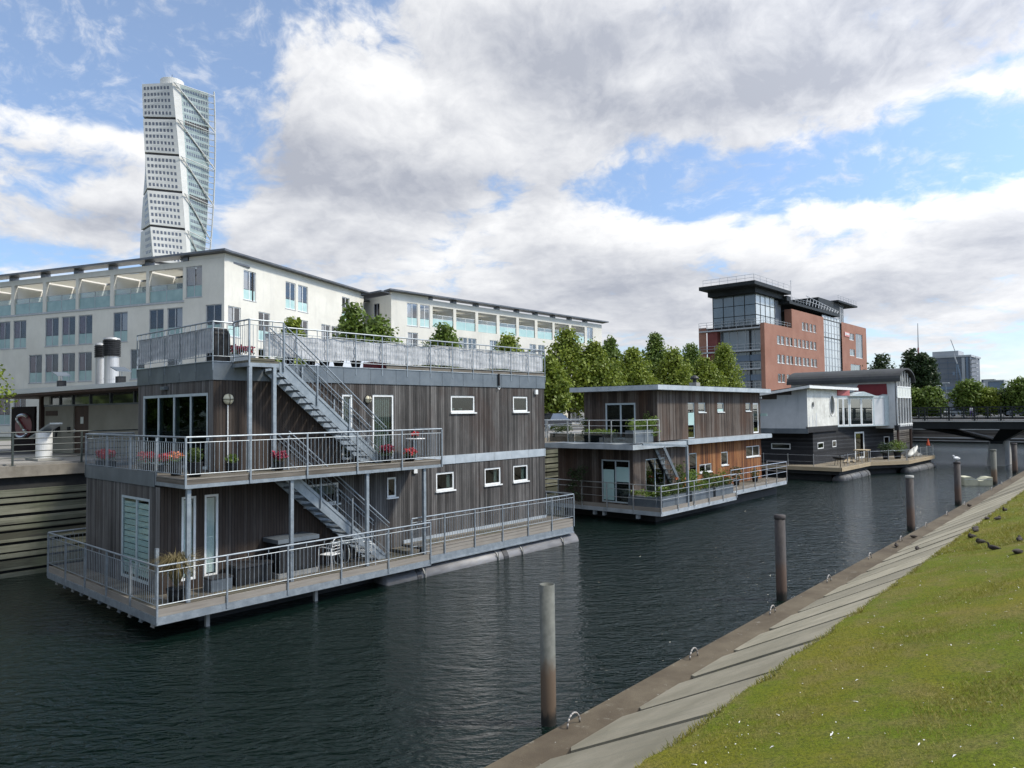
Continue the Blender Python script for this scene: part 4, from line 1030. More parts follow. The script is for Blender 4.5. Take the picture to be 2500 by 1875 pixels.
# cafe table on the balcony
t = thing('cafe_table', 'small grey cafe table with a red flower pot at the right end of the balcony', 'table', (16.7, 19.3, 3.95))
mb = MB(); mb.lathe((16.7, 19.3, 3.95), [(.34, .70), (.35, .715), (.34, .73)], 22); mb.build('top', M['white'], t)
mb = MB(); mb.tube((16.7, 19.3, 3.97), (16.7, 19.3, 4.66), .035, 10); mb.build('stem', M['galv'], t)
mb = MB(); mb.lathe((16.7, 19.3, 3.95), [(.26, 0), (.24, .02), (.05, .05)], 18); mb.build('foot', M['galv'], t)
potted('flower_pot', 'small pot of orange-red flowers on the balcony cafe table', 'flower pot', 16.7, 19.3, 4.68, .07, .08, .10, .10, 60, 'leafD', 'red', 9, size=.04)
# ---------------------------------------------------------------- houseboat 2
def tube_rail(par, pts, zf, zt, rails, step=1.75, mat=None, drop=.25, name='railing', r_=.022):
    mat = mat or M['steelw']
    mb = MB()
    for i in range(len(pts)-1):
        a = pts[i]; b = pts[i+1]
        for k, z_ in enumerate(rails): mb.tube(a+(z_,), b+(z_,), r_ if k == 0 else r_*.62, 7)
    root = mb.build(name, mat, par)
    for i in range(len(pts)-1):
        a = Vector(pts[i]); b = Vector(pts[i+1]); L = (b-a).length; d = (b-a)/L; n = max(1, round(L/step)); st = L/n
        for k in range(n+1):
            if k == 0 and i > 0: continue
            p = a+d*st*k; q = MB(); q.box(p.x-.025, p.x+.025, p.y-.02, p.y+.02, zf-drop, zt-.02); q.build('post', mat, root)
    return root
hb2 = thing('houseboat', 'second houseboat in brown boards with a flat pale roof edge and many deck plants', 'houseboat', (39, 22, 0))
F2 = Fac((0, 19.75), 0, 1); E2 = Fac((33.83, 0), 90, -1); E2l = Fac((31.35, 0), 90, -1)
up = [(37.16, 37.96, 3.96, 5.97), (38.42, 39.3, 5.42, 5.97), (40.83, 41.7, 5.42, 5.97), (44.83, 45.6, 5.45, 5.97), (45.95, 46.85, 4.0, 5.97)]
mb = MB(); wall(mb, F2, 33.83, 47.1, 3.94, 6.62, up, .1)
mb.quad((47.1, 19.75, 3.94), (47.1, 24.5, 3.94), (47.1, 24.5, 6.62), (47.1, 19.75, 6.62)); mb.quad((33.83, 24.5, 3.94), (47.1, 24.5, 3.94), (47.1, 24.5, 6.62), (33.83, 24.5, 6.62))
wall(mb, E2, 19.75, 24.5, 3.94, 6.62, [(21.1, 23.05, 4.0, 5.98)], .1); mb.build('upper_wall', M['wood2'], hb2)
lowm = [(32.55, 34.5, .95, 3.05), (37.2, 38.1, .95, 3.12), (38.4, 39.9, 1.95, 2.42), (41.2, 42.1, 2.2, 3.0), (44.75, 46.85, 2.5, 3.18)]
mb = MB(); wall(mb, F2, 31.35, 37.1, .8, 3.62, [lowm[0]], .1); wall(mb, E2l, 19.75, 24.5, .8, 3.62, [(19.95, 21.65, .88, 3.05)], .1)
mb.quad((47.1, 19.75, .8), (47.1, 24.5, .8), (47.1, 24.5, 3.62), (47.1, 19.75, 3.62)); mb.quad((31.35, 24.5, .8), (47.1, 24.5, .8), (47.1, 24.5, 3.62), (31.35, 24.5, 3.62))
mb.build('lower_wall', M['wood2'], hb2)
mb = MB(); wall(mb, F2, 37.1, 47.1, .8, 3.62, lowm[1:], .1); o = mb.build('red_board_wall', M['wood2r'], hb2); o['label'] = 'red-brown lower wall on the canal side'
mb = MB(); mb.box(33.0, 47.6, 19.2, 24.9, 6.63, 6.88); mb.build('roof', M['zinc_light'], hb2)
mb = MB(); mb.box(33.05, 47.55, 19.25, 24.85, 6.881, 6.90); mb.build('roof_gravel', M['tar'], hb2)
mb = MB(); mb.box(30.5, 35.9, 19.2, 24.75, 3.63, 3.87); mb.box(35.901, 36.09, 19.3, 24.6, 3.64, 3.86); mb.box(36.1, 47.6, 19.2, 24.7, 3.67, 3.93); mb.build('storey_slab', M['zinc_light'], hb2)
wg = M['wframe2']
for i, h in enumerate(up):
    f = window(hb2, F2, *h, M['white'] if i == 4 else wg, M['glassr'], d=.03, fw_=.05 if i < 4 else .09, sill=.05 if i in (1, 2, 3) else None, sillm=M['white'], panel=(None, None, 5.62, None, None)[i], panelm=M['teal2'])
    if i == 0: q = MB(); q.fbox(F2, h[0]+.06, h[1]-.06, .02, .06, 4.7, 5.4); q.build('frosted_panel', M['teal2'], f)
window(hb2, E2, 21.1, 23.05, 4.0, 5.98, wg, M['glassr'], d=.01, fw_=.10, mull=(22.05,), name='double_door')
f = window(hb2, E2l, 19.95, 21.65, .88, 3.05, wg, M['glassr'], d=.01, fw_=.07, mull=(20.8,), name='double_door')
q = MB(); q.fbox(E2l, 20.9, 21.55, .0, .05, 1.0, 2.55); q.fbox(E2l, 20.02, 20.75, .0, .05, 1.95, 2.7); q.build('frosted_panel', M['teal2'], f)
for i, h in enumerate(lowm): window(hb2, F2, *h, M['white'] if i > 1 else wg, M['glassr'], d=.02, fw_=.05, mull=((h[0]+h[1])/2,) if h[1]-h[0] > 1.3 else (), sill=.05 if i > 1 else None, sillm=M['white'])
mb = MB(); mb.box(42.2, 42.7, 21.8, 22.3, 6.9, 7.3); mb.build('roof_vent_base', M['concgrey'], hb2)
mb = MB(); mb.tube((42.45, 22.05, 7.3), (42.45, 22.05, 7.5), .12, 12); mb.lathe((42.45, 22.05, 7.5), [(.26, 0), (.28, .08), (.2, .2), (.05, .26)], 14); mb.build('roof_cowl', M['black'], hb2)
mb = MB(); mb.box(47.0, 47.06, 19.6, 19.74, 6.25, 6.38); mb.build('corner_lamp', M['white'], hb2)
mb = MB(); mb.box(47.105, 47.14, 19.3, 19.9, 5.1, 5.28); mb.build('bracket', M['teal2'], hb2)
# hull and decks
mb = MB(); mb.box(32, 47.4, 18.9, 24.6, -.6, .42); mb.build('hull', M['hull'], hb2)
mb = MB(); mb.box(31.18, 39.45, 18.13, 19.74, .72, .80); mb.box(31.18, 31.33, 19.74, 26.0, .72, .80); mb.box(39.5, 47.8, 18.45, 19.74, .93, 1.0); mb.build('deck', M['deck'], hb2)
mb = MB(); mb.box(31.14, 39.5, 18.09, 18.128, .63, .83); mb.box(31.14, 31.178, 18.129, 26.0, .63, .83); mb.box(39.46, 47.84, 18.41, 18.448, .86, 1.04); mb.build('deck_fascia', M['fascia'], hb2)
mb = MB(); mb.box(31.12, 39.52, 18.07, 18.14, .43, .628); mb.box(31.12, 31.17, 18.141, 26.0, .43, .628); mb.box(39.5, 47.86, 18.39, 18.46, .62, .855); mb.build('deck_channel', M['zinc_light'], hb2)
for y_ in (19.4, 21.4, 22.0, 24.4):
    q = MB(); q.box(31.2, 31.4, y_, y_+.14, .2, .428); q.build('float_bracket', M['zinc_light'], hb2)
tube_rail(hb2, [(39.5, 18.05), (31.11, 18.05), (31.11, 25.9)], .8, 1.9, (1.9, 1.62, 1.22), step=1.72)
tube_rail(hb2, [(39.5, 18.38), (47.86, 18.38), (47.86, 19.7)], 1.0, 2.08, (2.08, 1.8, 1.45), step=1.65, name='side_deck_railing')
tube_rail(hb2, [(32.95, 19.15), (30.6, 19.15), (30.6, 24.6)], 3.95, 5.08, (5.08, 4.80, 4.45), step=1.3, name='balcony_railing', drop=.0)
mb = MB(); mb.bar((33.9, 18.12, .6), (33.9, 18.12, 3.72), .11); mb.bar((33.9, 18.12, 3.72), (30.9, 18.9, 3.90), .10); mb.build('steel_frame', M['galv'], hb2)
mb = MB(); mb.bar((33.4, 19.15, 3.62), (35.6, 19.15, .95), .05, .20); mb.bar((33.4, 19.7, 3.62), (35.6, 19.7, .95), .05, .20)
for k in range(10): f = (k+.5)/10; mb.box(33.4+2.2*f-.12, 33.4+2.2*f+.12, 19.17, 19.68, 3.62-2.67*f, 3.64-2.67*f)
mb.build('ladder_stair', M['zinc'], hb2)
# glass screens on the balcony
for (y0_, y1_) in ((19.25, 21.0), (21.05, 22.8), (22.85, 24.5)):
    q = MB(); q.box(30.64, 30.655, y0_, y1_, 3.95, 4.4); q.build('glass_screen', M['glassr'], hb2)
PG2 = 'plant boxes on the second houseboat'
potted('planter', 'long zinc planter full of leafy greens at the front corner of the lower deck', 'planter', 32.7, 18.35, .8, 0, .52, .26, .5, 620, 'leafD', box=(2.6, .4), pot='zinc', size=.13, group=PG2)
potted('planter', 'zinc planter with yellow-green foliage along the front railing', 'planter', 35.6, 18.35, .8, 0, .52, .26, .55, 620, 'leafY', box=(2.4, .4), pot='zinc', size=.13, group=PG2)
potted('planter', 'zinc planter with mixed plants at the right end of the front deck', 'planter', 38.2, 18.35, .8, 0, .52, .26, .45, 520, 'leafD', box=(2.2, .4), pot='zinc', size=.13, group=PG2)
potted('planter', 'planter of low greens on the left end of the lower deck', 'planter', 31.42, 19.2, .8, 0, .5, .25, .35, 300, 'leafY', box=(.4, 1.6), pot='zinc', size=.12, group=PG2)
potted('planter', 'zinc planter with tall ferny greens at the right corner of the balcony', 'planter', 31.6, 19.5, 3.95, 0, .62, .26, .6, 520, 'leafY', box=(1.9, .45), pot='zinc', size=.13, group=PG2)
potted('planter', 'zinc planter with low herbs in the middle of the balcony', 'planter', 30.95, 21.4, 3.95, 0, .42, .25, .30, 260, 'leafY', box=(.4, 1.8), pot='zinc', size=.12, group=PG2)
potted('planter', 'zinc planter with dark greens at the left end of the balcony', 'planter', 30.95, 23.9, 3.95, 0, .42, .25, .6, 360, 'leafD', box=(.4, 1.3), pot='zinc', size=.12, group=PG2)
def climber(label, x, y, z0, w, h, n, leaf, fx=True, d=.12):
    t = thing('climbing_plant', label, 'plant', (x, y, z0))
    mb = MB(); g = random.Random(int(x*7+y*3))
    for k in range(3): mb.tube((x+(k-1)*.08, y, z0), (x+g.uniform(-.4, .4)*w*(1 if fx else .2), y+(0 if fx else g.uniform(-.4, .4)*w), z0+h*.8), .012, 5)
    mb.build('stem', M['bark'], t)
    mb = MB()
    for k in range(max(3, n//45)):
        hh = g.random()**.8*h; ww = w*.5*(1-.4*hh/h)
        o_ = g.uniform(-1, 1)*ww
        leaf_cloud(mb, (x+(o_ if fx else 0), y+(0 if fx else o_), z0+hh), .26*w**.5, 45, .13, k+int(x))
    mb.build('foliage', M[leaf], t)
climber('dark climbing plant covering the upper right corner of the balcony wall', 33.55, 20.1, 3.95, .9, 1.4, 520, 'leafD', False)
climber('climbing plant at the left edge of the upper end wall', 33.55, 24.2, 3.95, .7, 1.1, 260, 'leafD', False)
climber('dark bush against the left lower wall', 30.95, 22.9, .8, 1.4, 1.9, 520, 'leafC', False)
climber('vine below the steel frame by the glazed corner', 35.0, 19.3, .8, 1.6, 1.9, 620, 'leafD')
climber('green shrub on the deck under the small low window', 39.7, 19.1, 1.0, 1.5, 1.0, 420, 'leafY')
potted('potted_tree', 'slim olive-like potted tree in front of the red-brown wall', 'potted plant', 41.8, 19.1, 1.0, .2, .35, .45, .9, 380, 'leafC', size=.12)


potted('shrub_pot', 'pot of white flowers on the left of the lower deck', 'flower pot', 31.7, 20.9, .8, .2, .35, .3, .4, 260, 'leafC', 'whitepet', 14, size=.1)
potted('shrub_pot', 'dark potted shrub at the right end of the side deck', 'potted plant', 44.5, 19.1, 1.0, .2, .35, .3, .5, 240, 'leafD', size=.1)
potted('shrub_pot', 'orange-flowered bush beside the steel frame post', 'potted plant', 34.4, 18.75, .8, .22, .4, .34, .8, 360, 'leafD', 'orange', 12, size=.11)

# ---------------------------------------------------------------- houseboat 3
hb3 = thing('houseboat', 'third houseboat with white upper storey, black boarded base, oval window and a curved dark roof', 'houseboat', (66, 22, 0))
F3 = Fac((0, 20.75), 0, 1); F3u = Fac((0, 20.6), 0, 1); G3 = Fac((59.7, 0), 90, -1); G3u = Fac((58.2, 0), 90, -1)
diag_h = math.degrees(math.atan2(18.7-20.75, 75.3-65.4)); D3 = Fac((65.4, 20.75), diag_h, 1)
mb = MB(); wall(mb, F3, 59.7, 65.4, 1.07, 3.7, [(60.7, 62.1, 2.27, 2.79), (64.3, 65.25, 2.27, 2.83)], .08)
wall(mb, D3, 0, 10.1, 1.07, 3.7, [(3.0, 4.6, 1.1, 3.45), (8.2, 9.2, 2.2, 2.9)], .08)
e = D3.pt(10.1, 0, 0)
mb.quad((e[0], e[1], 1.07), (e[0]+.3, 27, 1.07), (e[0]+.3, 27, 3.7), (e[0], e[1], 3.7))
wall(mb, G3, 20.75, 26.5, 1.07, 3.65, [(22.56, 24.15, 2.25, 2.72)], .08); mb.build('black_lower_wall', M['clap'], hb3)
mb = MB(); mb.fbox(G3, 20.75, 26.5, -.012, -.002, 1.07, 2.2); mb.build('black_end_cladding', M['blackwood'], hb3)
for F_, a, b, c, d_, dr in ((F3, 60.7, 62.1, 2.27, 2.79, 0), (F3, 64.3, 65.25, 2.27, 2.83, 0), (D3, 3.0, 4.6, 1.1, 3.45, 1), (D3, 8.2, 9.2, 2.2, 2.9, 0), (G3, 22.56, 24.15, 2.25, 2.72, 0)):
    window(hb3, F_, a, b, c, d_, M['white'], M['glassr'] if not dr else M['glassr'], d=-.02, fw_=.14 if dr else .07, sill=None, name='door' if dr else 'window')
# upper white box
mb = MB()
wall(mb, G3u, 20.6, 26.5, 3.64, 6.35, [], .1); wall(mb, G3u, 20.6, 23.0, 6.35, 6.68, [], .1); mb.build('grey_end_wall', M['greyboard'], hb3)
mb = MB(); mb.fbox(G3u, 20.58, 26.5, -.03, -.002, 3.6, 4.0); mb.build('end_wall_band', M['zinc'], hb3)
mb = MB(); mb.fbox(G3u, 20.9, 21.4, -.02, -.002, 6.68, 7.1)
mb.add([G3u.pt(20.6, 0, 6.68), G3u.pt(21.8, 0, 6.68), G3u.pt(21.8, 0, 7.1), G3u.pt(20.6, 0, 7.2)], [(0, 1, 2, 3)]); mb.build('end_wall_top', M['greyboard'], hb3)
# canal face with the round and the oval window
import itertools
def round_hole_wall(mb, F, s0, s1, z0, z1, holes, depth=.1, n=28):
    """vertical strips between holes, each hole an ellipse cut from its own cell"""
    cuts = [s0]
    cells = []
    for (cs, cz, rs, rz) in holes:
        a, b = cs-rs*1.25, cs+rs*1.25
        cells.append(('plain', cuts[-1], a)); cells.append(('hole', a, b, cs, cz, rs, rz)); cuts.append(b)
    cells.append(('plain', cuts[-1], s1))
    for c in cells:
        if c[0] == 'plain': mb.quad(F.pt(c[1], 0, z0), F.pt(c[2], 0, z0), F.pt(c[2], 0, z1), F.pt(c[1], 0, z1)); continue
        _, a, b, cs, cz, rs, rz = c
        za, zb = cz-rz*1.2, cz+rz*1.2
        mb.quad(F.pt(a, 0, z0), F.pt(b, 0, z0), F.pt(b, 0, za), F.pt(a, 0, za)); mb.quad(F.pt(a, 0, zb), F.pt(b, 0, zb), F.pt(b, 0, z1), F.pt(a, 0, z1))
        for k in range(n):
            t0, t1 = 2*PI*k/n, 2*PI*(k+1)/n
            def sq(t):
                x, y = math.cos(t), math.sin(t); m_ = max(abs(x), abs(y)); return (cs+(b-a)/2*x/m_, cz+(zb-za)/2*y/m_)
            def elp(t): return (cs+rs*math.cos(t), cz+rz*math.sin(t))
            q0, q1, e0, e1 = sq(t0), sq(t1), elp(t0), elp(t1)
            mb.quad(F.pt(q0[0], 0, q0[1]), F.pt(q1[0], 0, q1[1]), F.pt(e1[0], 0, e1[1]), F.pt(e0[0], 0, e0[1]))
            mb.quad(F.pt(e0[0], 0, e0[1]), F.pt(e1[0], 0, e1[1]), F.pt(e1[0], depth, e1[1]), F.pt(e0[0], depth, e0[1]))
RH = [(59.4, 5.87, .24, .24), (64.0, 5.82, .60, .83)]
mb = MB(); round_hole_wall(mb, F3u, 58.2, 65.4, 4.12, 7.2, RH); mb.build('white_wall', M['whited'], hb3)
for (cs, cz, rs, rz) in RH:
    mb = MB(); n = 28
    for k in range(n):
        t0, t1 = 2*PI*k/n, 2*PI*(k+1)/n
        for (a, b) in (((rs*1.14, rz*1.10), (rs, rz)),):
            P = [F3u.pt(cs+a[0]*math.cos(t), d_, cz+a[1]*math.sin(t)) for t in (t0, t1) for d_ in (-.04, .0)]; Q = [F3u.pt(cs+b[0]*math.cos(t), d_, cz+b[1]*math.sin(t)) for t in (t0, t1) for d_ in (-.04, .0)]
            mb.quad(P[0], P[2], Q[2], Q[0]); mb.quad(P[0], P[2], P[3], P[1]); mb.quad(Q[0], Q[2], Q[3], Q[1])
    f = mb.build('oval_window' if rs > .4 else 'round_window', M['white'], hb3)
    mb = MB(); mb.add([F3u.pt(cs+rs*math.cos(2*PI*k/n), .06, cz+rz*math.sin(2*PI*k/n)) for k in range(n)], [tuple(range(n))]); mb.build('pane', M['glassr'] if rs > .4 else M['glassdark'], f)
mb = MB(); mb.fbox(F3u, 58.2, 65.4, 0.0, .14, 3.66, 4.118); mb.build('black_wall_band', M['clap'], hb3)
mb = MB()
for a, w_, h_ in ((58.55, .10, .75), (59.25, .09, .9), (59.5, .08, .55), (59.95, .09, .5), (60.15, .12, 1.1)): mb.fbox(F3u, a, a+w_, -.012, -.002, 4.13, 4.13+h_)
mb.build('peeled_strips', M['greyboard'], hb3)
# low roof: rises toward the canal
mb = MB()
def slab4(mb, pts, th):
    mb.hexa([(x, y, z-th) for x, y, z in pts]+[tuple(p) for p in pts])
slab4(mb, [(57.3, 20.1, 7.42), (69.5, 20.1, 7.42), (69.5, 27.0, 6.52), (57.3, 27.0, 6.52)], .06); mb.build('low_roof', M['tar'], hb3)
mb = MB(); slab4(mb, [(57.25, 20.05, 7.36), (69.5, 20.05, 7.36), (69.5, 20.09, 7.36), (57.25, 20.09, 7.36)], .22)
slab4(mb, [(57.25, 20.1, 7.36), (57.29, 20.1, 7.36), (57.29, 27.0, 6.46), (57.25, 27.0, 6.46)], .20); mb.build('roof_fascia', M['white'], hb3)
# angled bay with tall windows
B3 = Fac((65.4, 20.6), math.degrees(math.atan2(18.2-20.6, 72-65.4)), 1); Lb = math.hypot(72-65.4, 18.2-20.6)
bw = [(.08, .75), (.8, 1.5), (1.65, 3.15), (3.2, 4.75)]
mb = MB(); wall(mb, B3, 0, Lb, 3.95, 6.65, [(a, b, 4.05, 6.45) for a, b in bw]+[(4.95, 6.4, 4.05, 6.45)], .08); mb.build('bay_wall', M['wframe2'], hb3)
for i, (a, b) in enumerate(bw):
    f = window(hb3, B3, a, b, 4.05, 6.45, M['white'], M['glassr'], d=.01, fw_=.10, name='bay_window')
q = MB(); q.fbox(B3, 4.96, 6.39, .03, .06, 4.06, 6.44); q.build('pale_bay_panel', M['greyboard'], hb3)
mb = MB(); a0 = B3.pt(1.4, -.35, 6.6); a1 = B3.pt(4.9, -.35, 6.6); ap = B3.pt(3.1, -.35, 7.0); c0 = B3.pt(1.4, 1.5, 6.6); c1 = B3.pt(4.9, 1.5, 6.6); cp = B3.pt(3.1, 1.5, 7.0)
mb.add([a0, a1, ap, c0, c1, cp], [(0, 1, 2), (3, 5, 4), (0, 2, 5, 3), (1, 4, 5, 2), (0, 3, 4, 1)]); mb.build('bay_gable_roof', M['wframe2'], hb3)
mb = MB(); mb.fbox(B3, .0, 1.6, -.05, .25, 6.66, 7.15); mb.build('red_patch_small', paint('faded_red', (.42, .12, .12), .8), hb3)
mb = MB(); mb.fbox(D3, -.1, 10.2, -.02, .3, 3.705, 3.96)
mb.add([F3u.pt(65.4, 0, 3.96), (72, 18.2, 3.96), (72.0, 17.5, 3.96), (76.9, 17.5, 3.96), (76.9, 20, 3.96), (66, 23, 3.96)], [(0, 1, 2, 3, 4, 5)]); mb.build('bay_floor_edge', M['blackwood'], hb3)
# vaulted wing
VX0, VX1, VY0, VY1 = 72.0, 76.85, 17.5, 27.0
mb = MB(); V3 = Fac((72.0, 0), 90, -1); wall(mb, V3, 17.5, 27.0, 3.7, 8.05, [], .1); mb.build('wing_side_wall', M['greyboard'], hb3); mb = MB(); wall(mb, Fac((76.85, 0), 90, 1), 17.5, 27, 3.7, 8.05, [], .1); mb.build('wing_side_wall', M['greyboard'], hb3)
cx_ = (VX0+VX1)/2; rr_ = (VX1-VX0)/2
mb = MB(); n = 16
RO, HI = rr_+.38, 1.15
def arc(k, R_, H_): t = PI*k/n; return (cx_-R_*math.cos(t), 7.9+H_*math.sin(t)**.9 if 0 < k < n else 7.9)
out = [arc(k, RO, HI+.16) for k in range(n+1)]; inn = [arc(k, RO-.1, HI+.02) for k in range(n+1)]
for y0_, y1_ in ((17.15, 27.3),):
    for k in range(n):
        a, b = out[k], out[k+1]; c, d_ = inn[k], inn[k+1]
        mb.quad((a[0], y0_, a[1]), (b[0], y0_, b[1]), (b[0], y1_, b[1]), (a[0], y1_, a[1])); mb.quad((c[0], y0_, c[1]), (d_[0], y0_, d_[1]), (d_[0], y1_, d_[1]), (c[0], y1_, c[1]))
        mb.quad((a[0], y0_, a[1]), (b[0], y0_, b[1]), (d_[0], y0_, d_[1]), (c[0], y0_, c[1])); mb.quad((a[0], y1_, a[1]), (b[0], y1_, b[1]), (d_[0], y1_, d_[1]), (c[0], y1_, c[1]))
mb.build('vaulted_roof', M['tar'], hb3)
AF = Fac((0, 17.5), 0, 1)
mb = MB(); mb.fbox(AF, VX0, VX1, .1, .16, 3.9, 8.0)
for k in range(n): a, b = inn[k], inn[k+1]; mb.quad((a[0], 17.62, 7.9), (b[0], 17.62, 7.9), (b[0], 17.62, b[1]-.03), (a[0], 17.62, a[1]-.03))
mb.build('arched_glazing', M['glassdark'], hb3)
mb = MB(); 
for a in np.linspace(VX0+.05, VX1-.05, 6):
    t = math.acos(max(-1, min(1, (cx_-a)/(RO-.1)))); top = 7.9+(HI)*math.sin(t)**.9-.1
    mb.fbox(AF, a-.04, a+.04, -.02, .08, 3.9, top)
for z_ in (4.05, 6.5, 7.45): mb.fbox(AF, VX0, VX1, -.03, .07, z_-.05, z_+.05)
mb.build('arched_mullions', M['white'], hb3)
mb = MB(); mb.fbox(AF, VX0+.1, VX1-.1, .0, .05, 6.56, 7.44); mb.build('white_spandrel', M['blind'], hb3)
mb = MB(); mb.fbox(AF, VX0-.05, VX1+.05, -.06, .3, 3.55, 3.98); mb.build('wing_sill', M['blackwood'], hb3)
mb = MB()
mb.box(VX0+.2, VX1-.2, 17.37, 17.43, 4.0, 4.12)
for k in range(7): mb.box(VX0+.3+k*.65, VX0+.6+k*.65, 17.36, 17.44, 3.85, 4.05)
mb.build('scalloped_trim', M['white'], hb3)
mb = MB(); g = random.Random(3)
pts = [(18.35, 7.75), (20.75, 7.75), (21.2, 7.0), (19.9, 6.72), (19.2, 6.6), (18.7, 6.82), (18.3, 6.78)]
mb.add([(71.97, y, z) for y, z in pts]+[(71.99, y, z) for y, z in pts], [tuple(range(7)), tuple(range(7, 14))[::-1]]+[(i, (i+1) % 7, 7+(i+1) % 7, 7+i) for i in range(7)])
mb.build('red_wall_sheet', M['redcloth'], hb3)
for x_ in (72.3, 76.75): q = MB(); q.tube((x_, 17.6, 1.05), (x_, 17.6, 3.6), .11, 12); q.build('wooden_column', M['brownwood'], hb3)
# deck with the jogged edge
DP = [(57.6, 17.95), (64.95, 17.95), (68.5, 15.9), (77.2, 15.7), (77.6, 27.3), (57.6, 27.3)]
mb = MB(); mb.prism([(57.65, 18.0), (64.98, 18.0), (68.52, 15.95), (77.15, 15.75), (77.5, 27.2), (57.65, 27.2)], .98, 1.065); mb.build('deck', M['deckx'], hb3)
mb = MB()
for a, b in zip(DP, DP[1:]+DP[:1]):
    d_ = (Vector(b)-Vector(a)).normalized(); n_ = Vector((-d_.y, d_.x))*.04
    mb.prism([a, b, (b[0]+n_.x, b[1]+n_.y), (a[0]+n_.x, a[1]+n_.y)], .78, 1.07)
mb.build('deck_fascia', M['fascia3'], hb3)
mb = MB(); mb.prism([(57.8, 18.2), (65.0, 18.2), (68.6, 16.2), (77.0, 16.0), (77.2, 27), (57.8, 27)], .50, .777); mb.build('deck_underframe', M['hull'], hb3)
for a, b in (((57.9, 18.35, .05), (64.8, 18.35, .05)), ((68.3, 16.15, .05), (77.3, 16.05, .05)), ((58, 25.5, .05), (77, 25.5, .05))):
    mb = MB(); mb.tube(a, b, .42, 18); t1 = mb.build('pontoon_tube', M['tube3'], hb3, True)
    mb = MB(); v = Vector(b)-Vector(a)
    for f in (.3, .65, .9): p = Vector(a)+v*f; mb.tube(p, p+v.normalized()*.12, .44, 16)
    mb.build('tube_strap', M['black'], t1)
mb = MB(); mb.prism([(58.2, 18.9), (65, 18.9), (68.4, 16.9), (77, 16.7), (77, 26), (58.2, 26)], -.5, .49); mb.build('hull', M['hull'], hb3)
# steel posts with wires
for a, b in (((57.75, 26.0), (57.75, 18.1)), ((57.75, 18.1), (64.95, 18.1)), ((65.1, 18.0), (68.55, 16.1)), ((68.6, 16.05), (77.1, 15.85))):
    tube_rail(hb3, [a, b], 1.07, 2.05, (1.95, 1.45), step=1.9, name='wire_railing', r_=.008, drop=0)
G3_ = 'things on the deck of the third houseboat'
def xtable(): 
    t = thing('grill', 'small black kettle stand on thin legs on the third houseboat deck', 'grill', (60.3, 19.0, 1.07))
    mb = MB(); mb.lathe((60.3, 19.0, 1.07), [(.12, .42), (.40, .52), (.46, .60), (.40, .68), (.1, .74)], 16); mb.build('bowl', M['dkpot'], t)
    for a in (.5, 2.6, 4.7): q = MB(); q.tube((60.3+.3*math.cos(a), 19+.3*math.sin(a), 1.62), (60.3+.42*math.cos(a), 19+.42*math.sin(a), 1.07), .02, 6); q.build('leg', M['dkpot'], t)
xtable()
t = thing('bench_frame', 'pale wooden rack at the corner of the third houseboat deck', 'rack', (65.5, 18.5, 1.07))
for (a, b) in ((64.9, 18.3), (65.8, 18.4), (64.9, 19.0), (65.8, 19.1)): q = MB(); q.box(a-.04, a+.04, b-.04, b+.04, 1.07, 2.0); q.build('leg', M['fascia3'], t)
mb = MB(); mb.box(64.7, 66.0, 18.2, 19.2, 2.0, 2.07); mb.build('top', M['fascia3'], t)
for i, (x_, y_, a, l, lab) in enumerate(((62.6, 18.9, .25, 2.2, 'pale plank leaning on the pile of boards'), (62.9, 19.3, .12, 2.6, 'long pale plank on the deck behind the steel posts'), (63.4, 18.6, .35, 1.8, 'short pale plank at the edge of the board pile'))):
    mb = MB(); c, s_ = math.cos(a), math.sin(a); mb.hexa([(x_, y_, 1.1), (x_+l*c, y_+l*s_, 1.35), (x_+l*c-.2*s_, y_+l*s_+.2*c, 1.35), (x_-.2*s_, y_+.2*c, 1.1), (x_, y_, 1.15), (x_+l*c, y_+l*s_, 1.40), (x_+l*c-.2*s_, y_+l*s_+.2*c, 1.40), (x_-.2*s_, y_+.2*c, 1.15)])
    tag(mb.build('plank', M['fascia3'], None, origin=(x_, y_, 1.1)), lab, 'plank', 'loose planks on the third houseboat deck')
potted('shrub_pot', 'left of two bushy potted shrubs on the far deck of the third houseboat', 'potted plant', 69.3, 17.9, 1.07, .28, .55, .7, 1.1, 420, 'leafC', size=.16)
potted('shrub_pot', 'right of two bushy potted shrubs on the far deck of the third houseboat', 'potted plant', 70.7, 17.3, 1.07, .33, .6, .8, 1.2, 520, 'leafB', size=.16)
t = thing('upturned_dinghy', 'small white dinghy propped on its side at the end of the third houseboat deck', 'boat', (73.8, 16.8, 1.07))
mb = MB(); rr = []
for k in range(9):
    f = k/8; w_ = .5*math.sin(PI*min(1, .12+f*.85))**.7; x_ = 72.2+3.0*f; z_ = 1.15+.75*f
    rr.append([(x_+.0*math.cos(a), 16.75+w_*math.cos(a)*.55, z_+.12+w_*.55*(math.sin(a) if math.sin(a) < 0 else math.sin(a)*.35)) for a in np.linspace(0, 2*PI, 12, endpoint=False)])
mb.rings(rr); mb.build('hull', M['whited'], t, True)
mb = MB(); mb.bar((72.3, 16.75, 1.3), (75.2, 16.75, 2.1), .05, .04); mb.build('keel', M['zinc'], t)
t = thing('marker_buoy', 'orange cone marker on a pole near the end of the third houseboat deck', 'marker', (77.0, 16.2, 1.07))
mb = MB(); mb.tube((77.0, 16.2, 1.07), (77.0, 16.2, 2.1), .02, 6); mb.build('pole', M['zinc'], t); mb = MB(); mb.lathe((77.0, 16.2, 2.0), [(.16, 0), (.10, .3), (.02, .62)], 12); mb.build('cone', paint('orange_plastic', (.62, .10, .03)), t)
t = thing('rope_pile', 'heap of grey nets and rope behind the dinghy on the deck end', 'net', (75.6, 17.3, 1.07))
mb = MB(); g = random.Random(8); pr = None
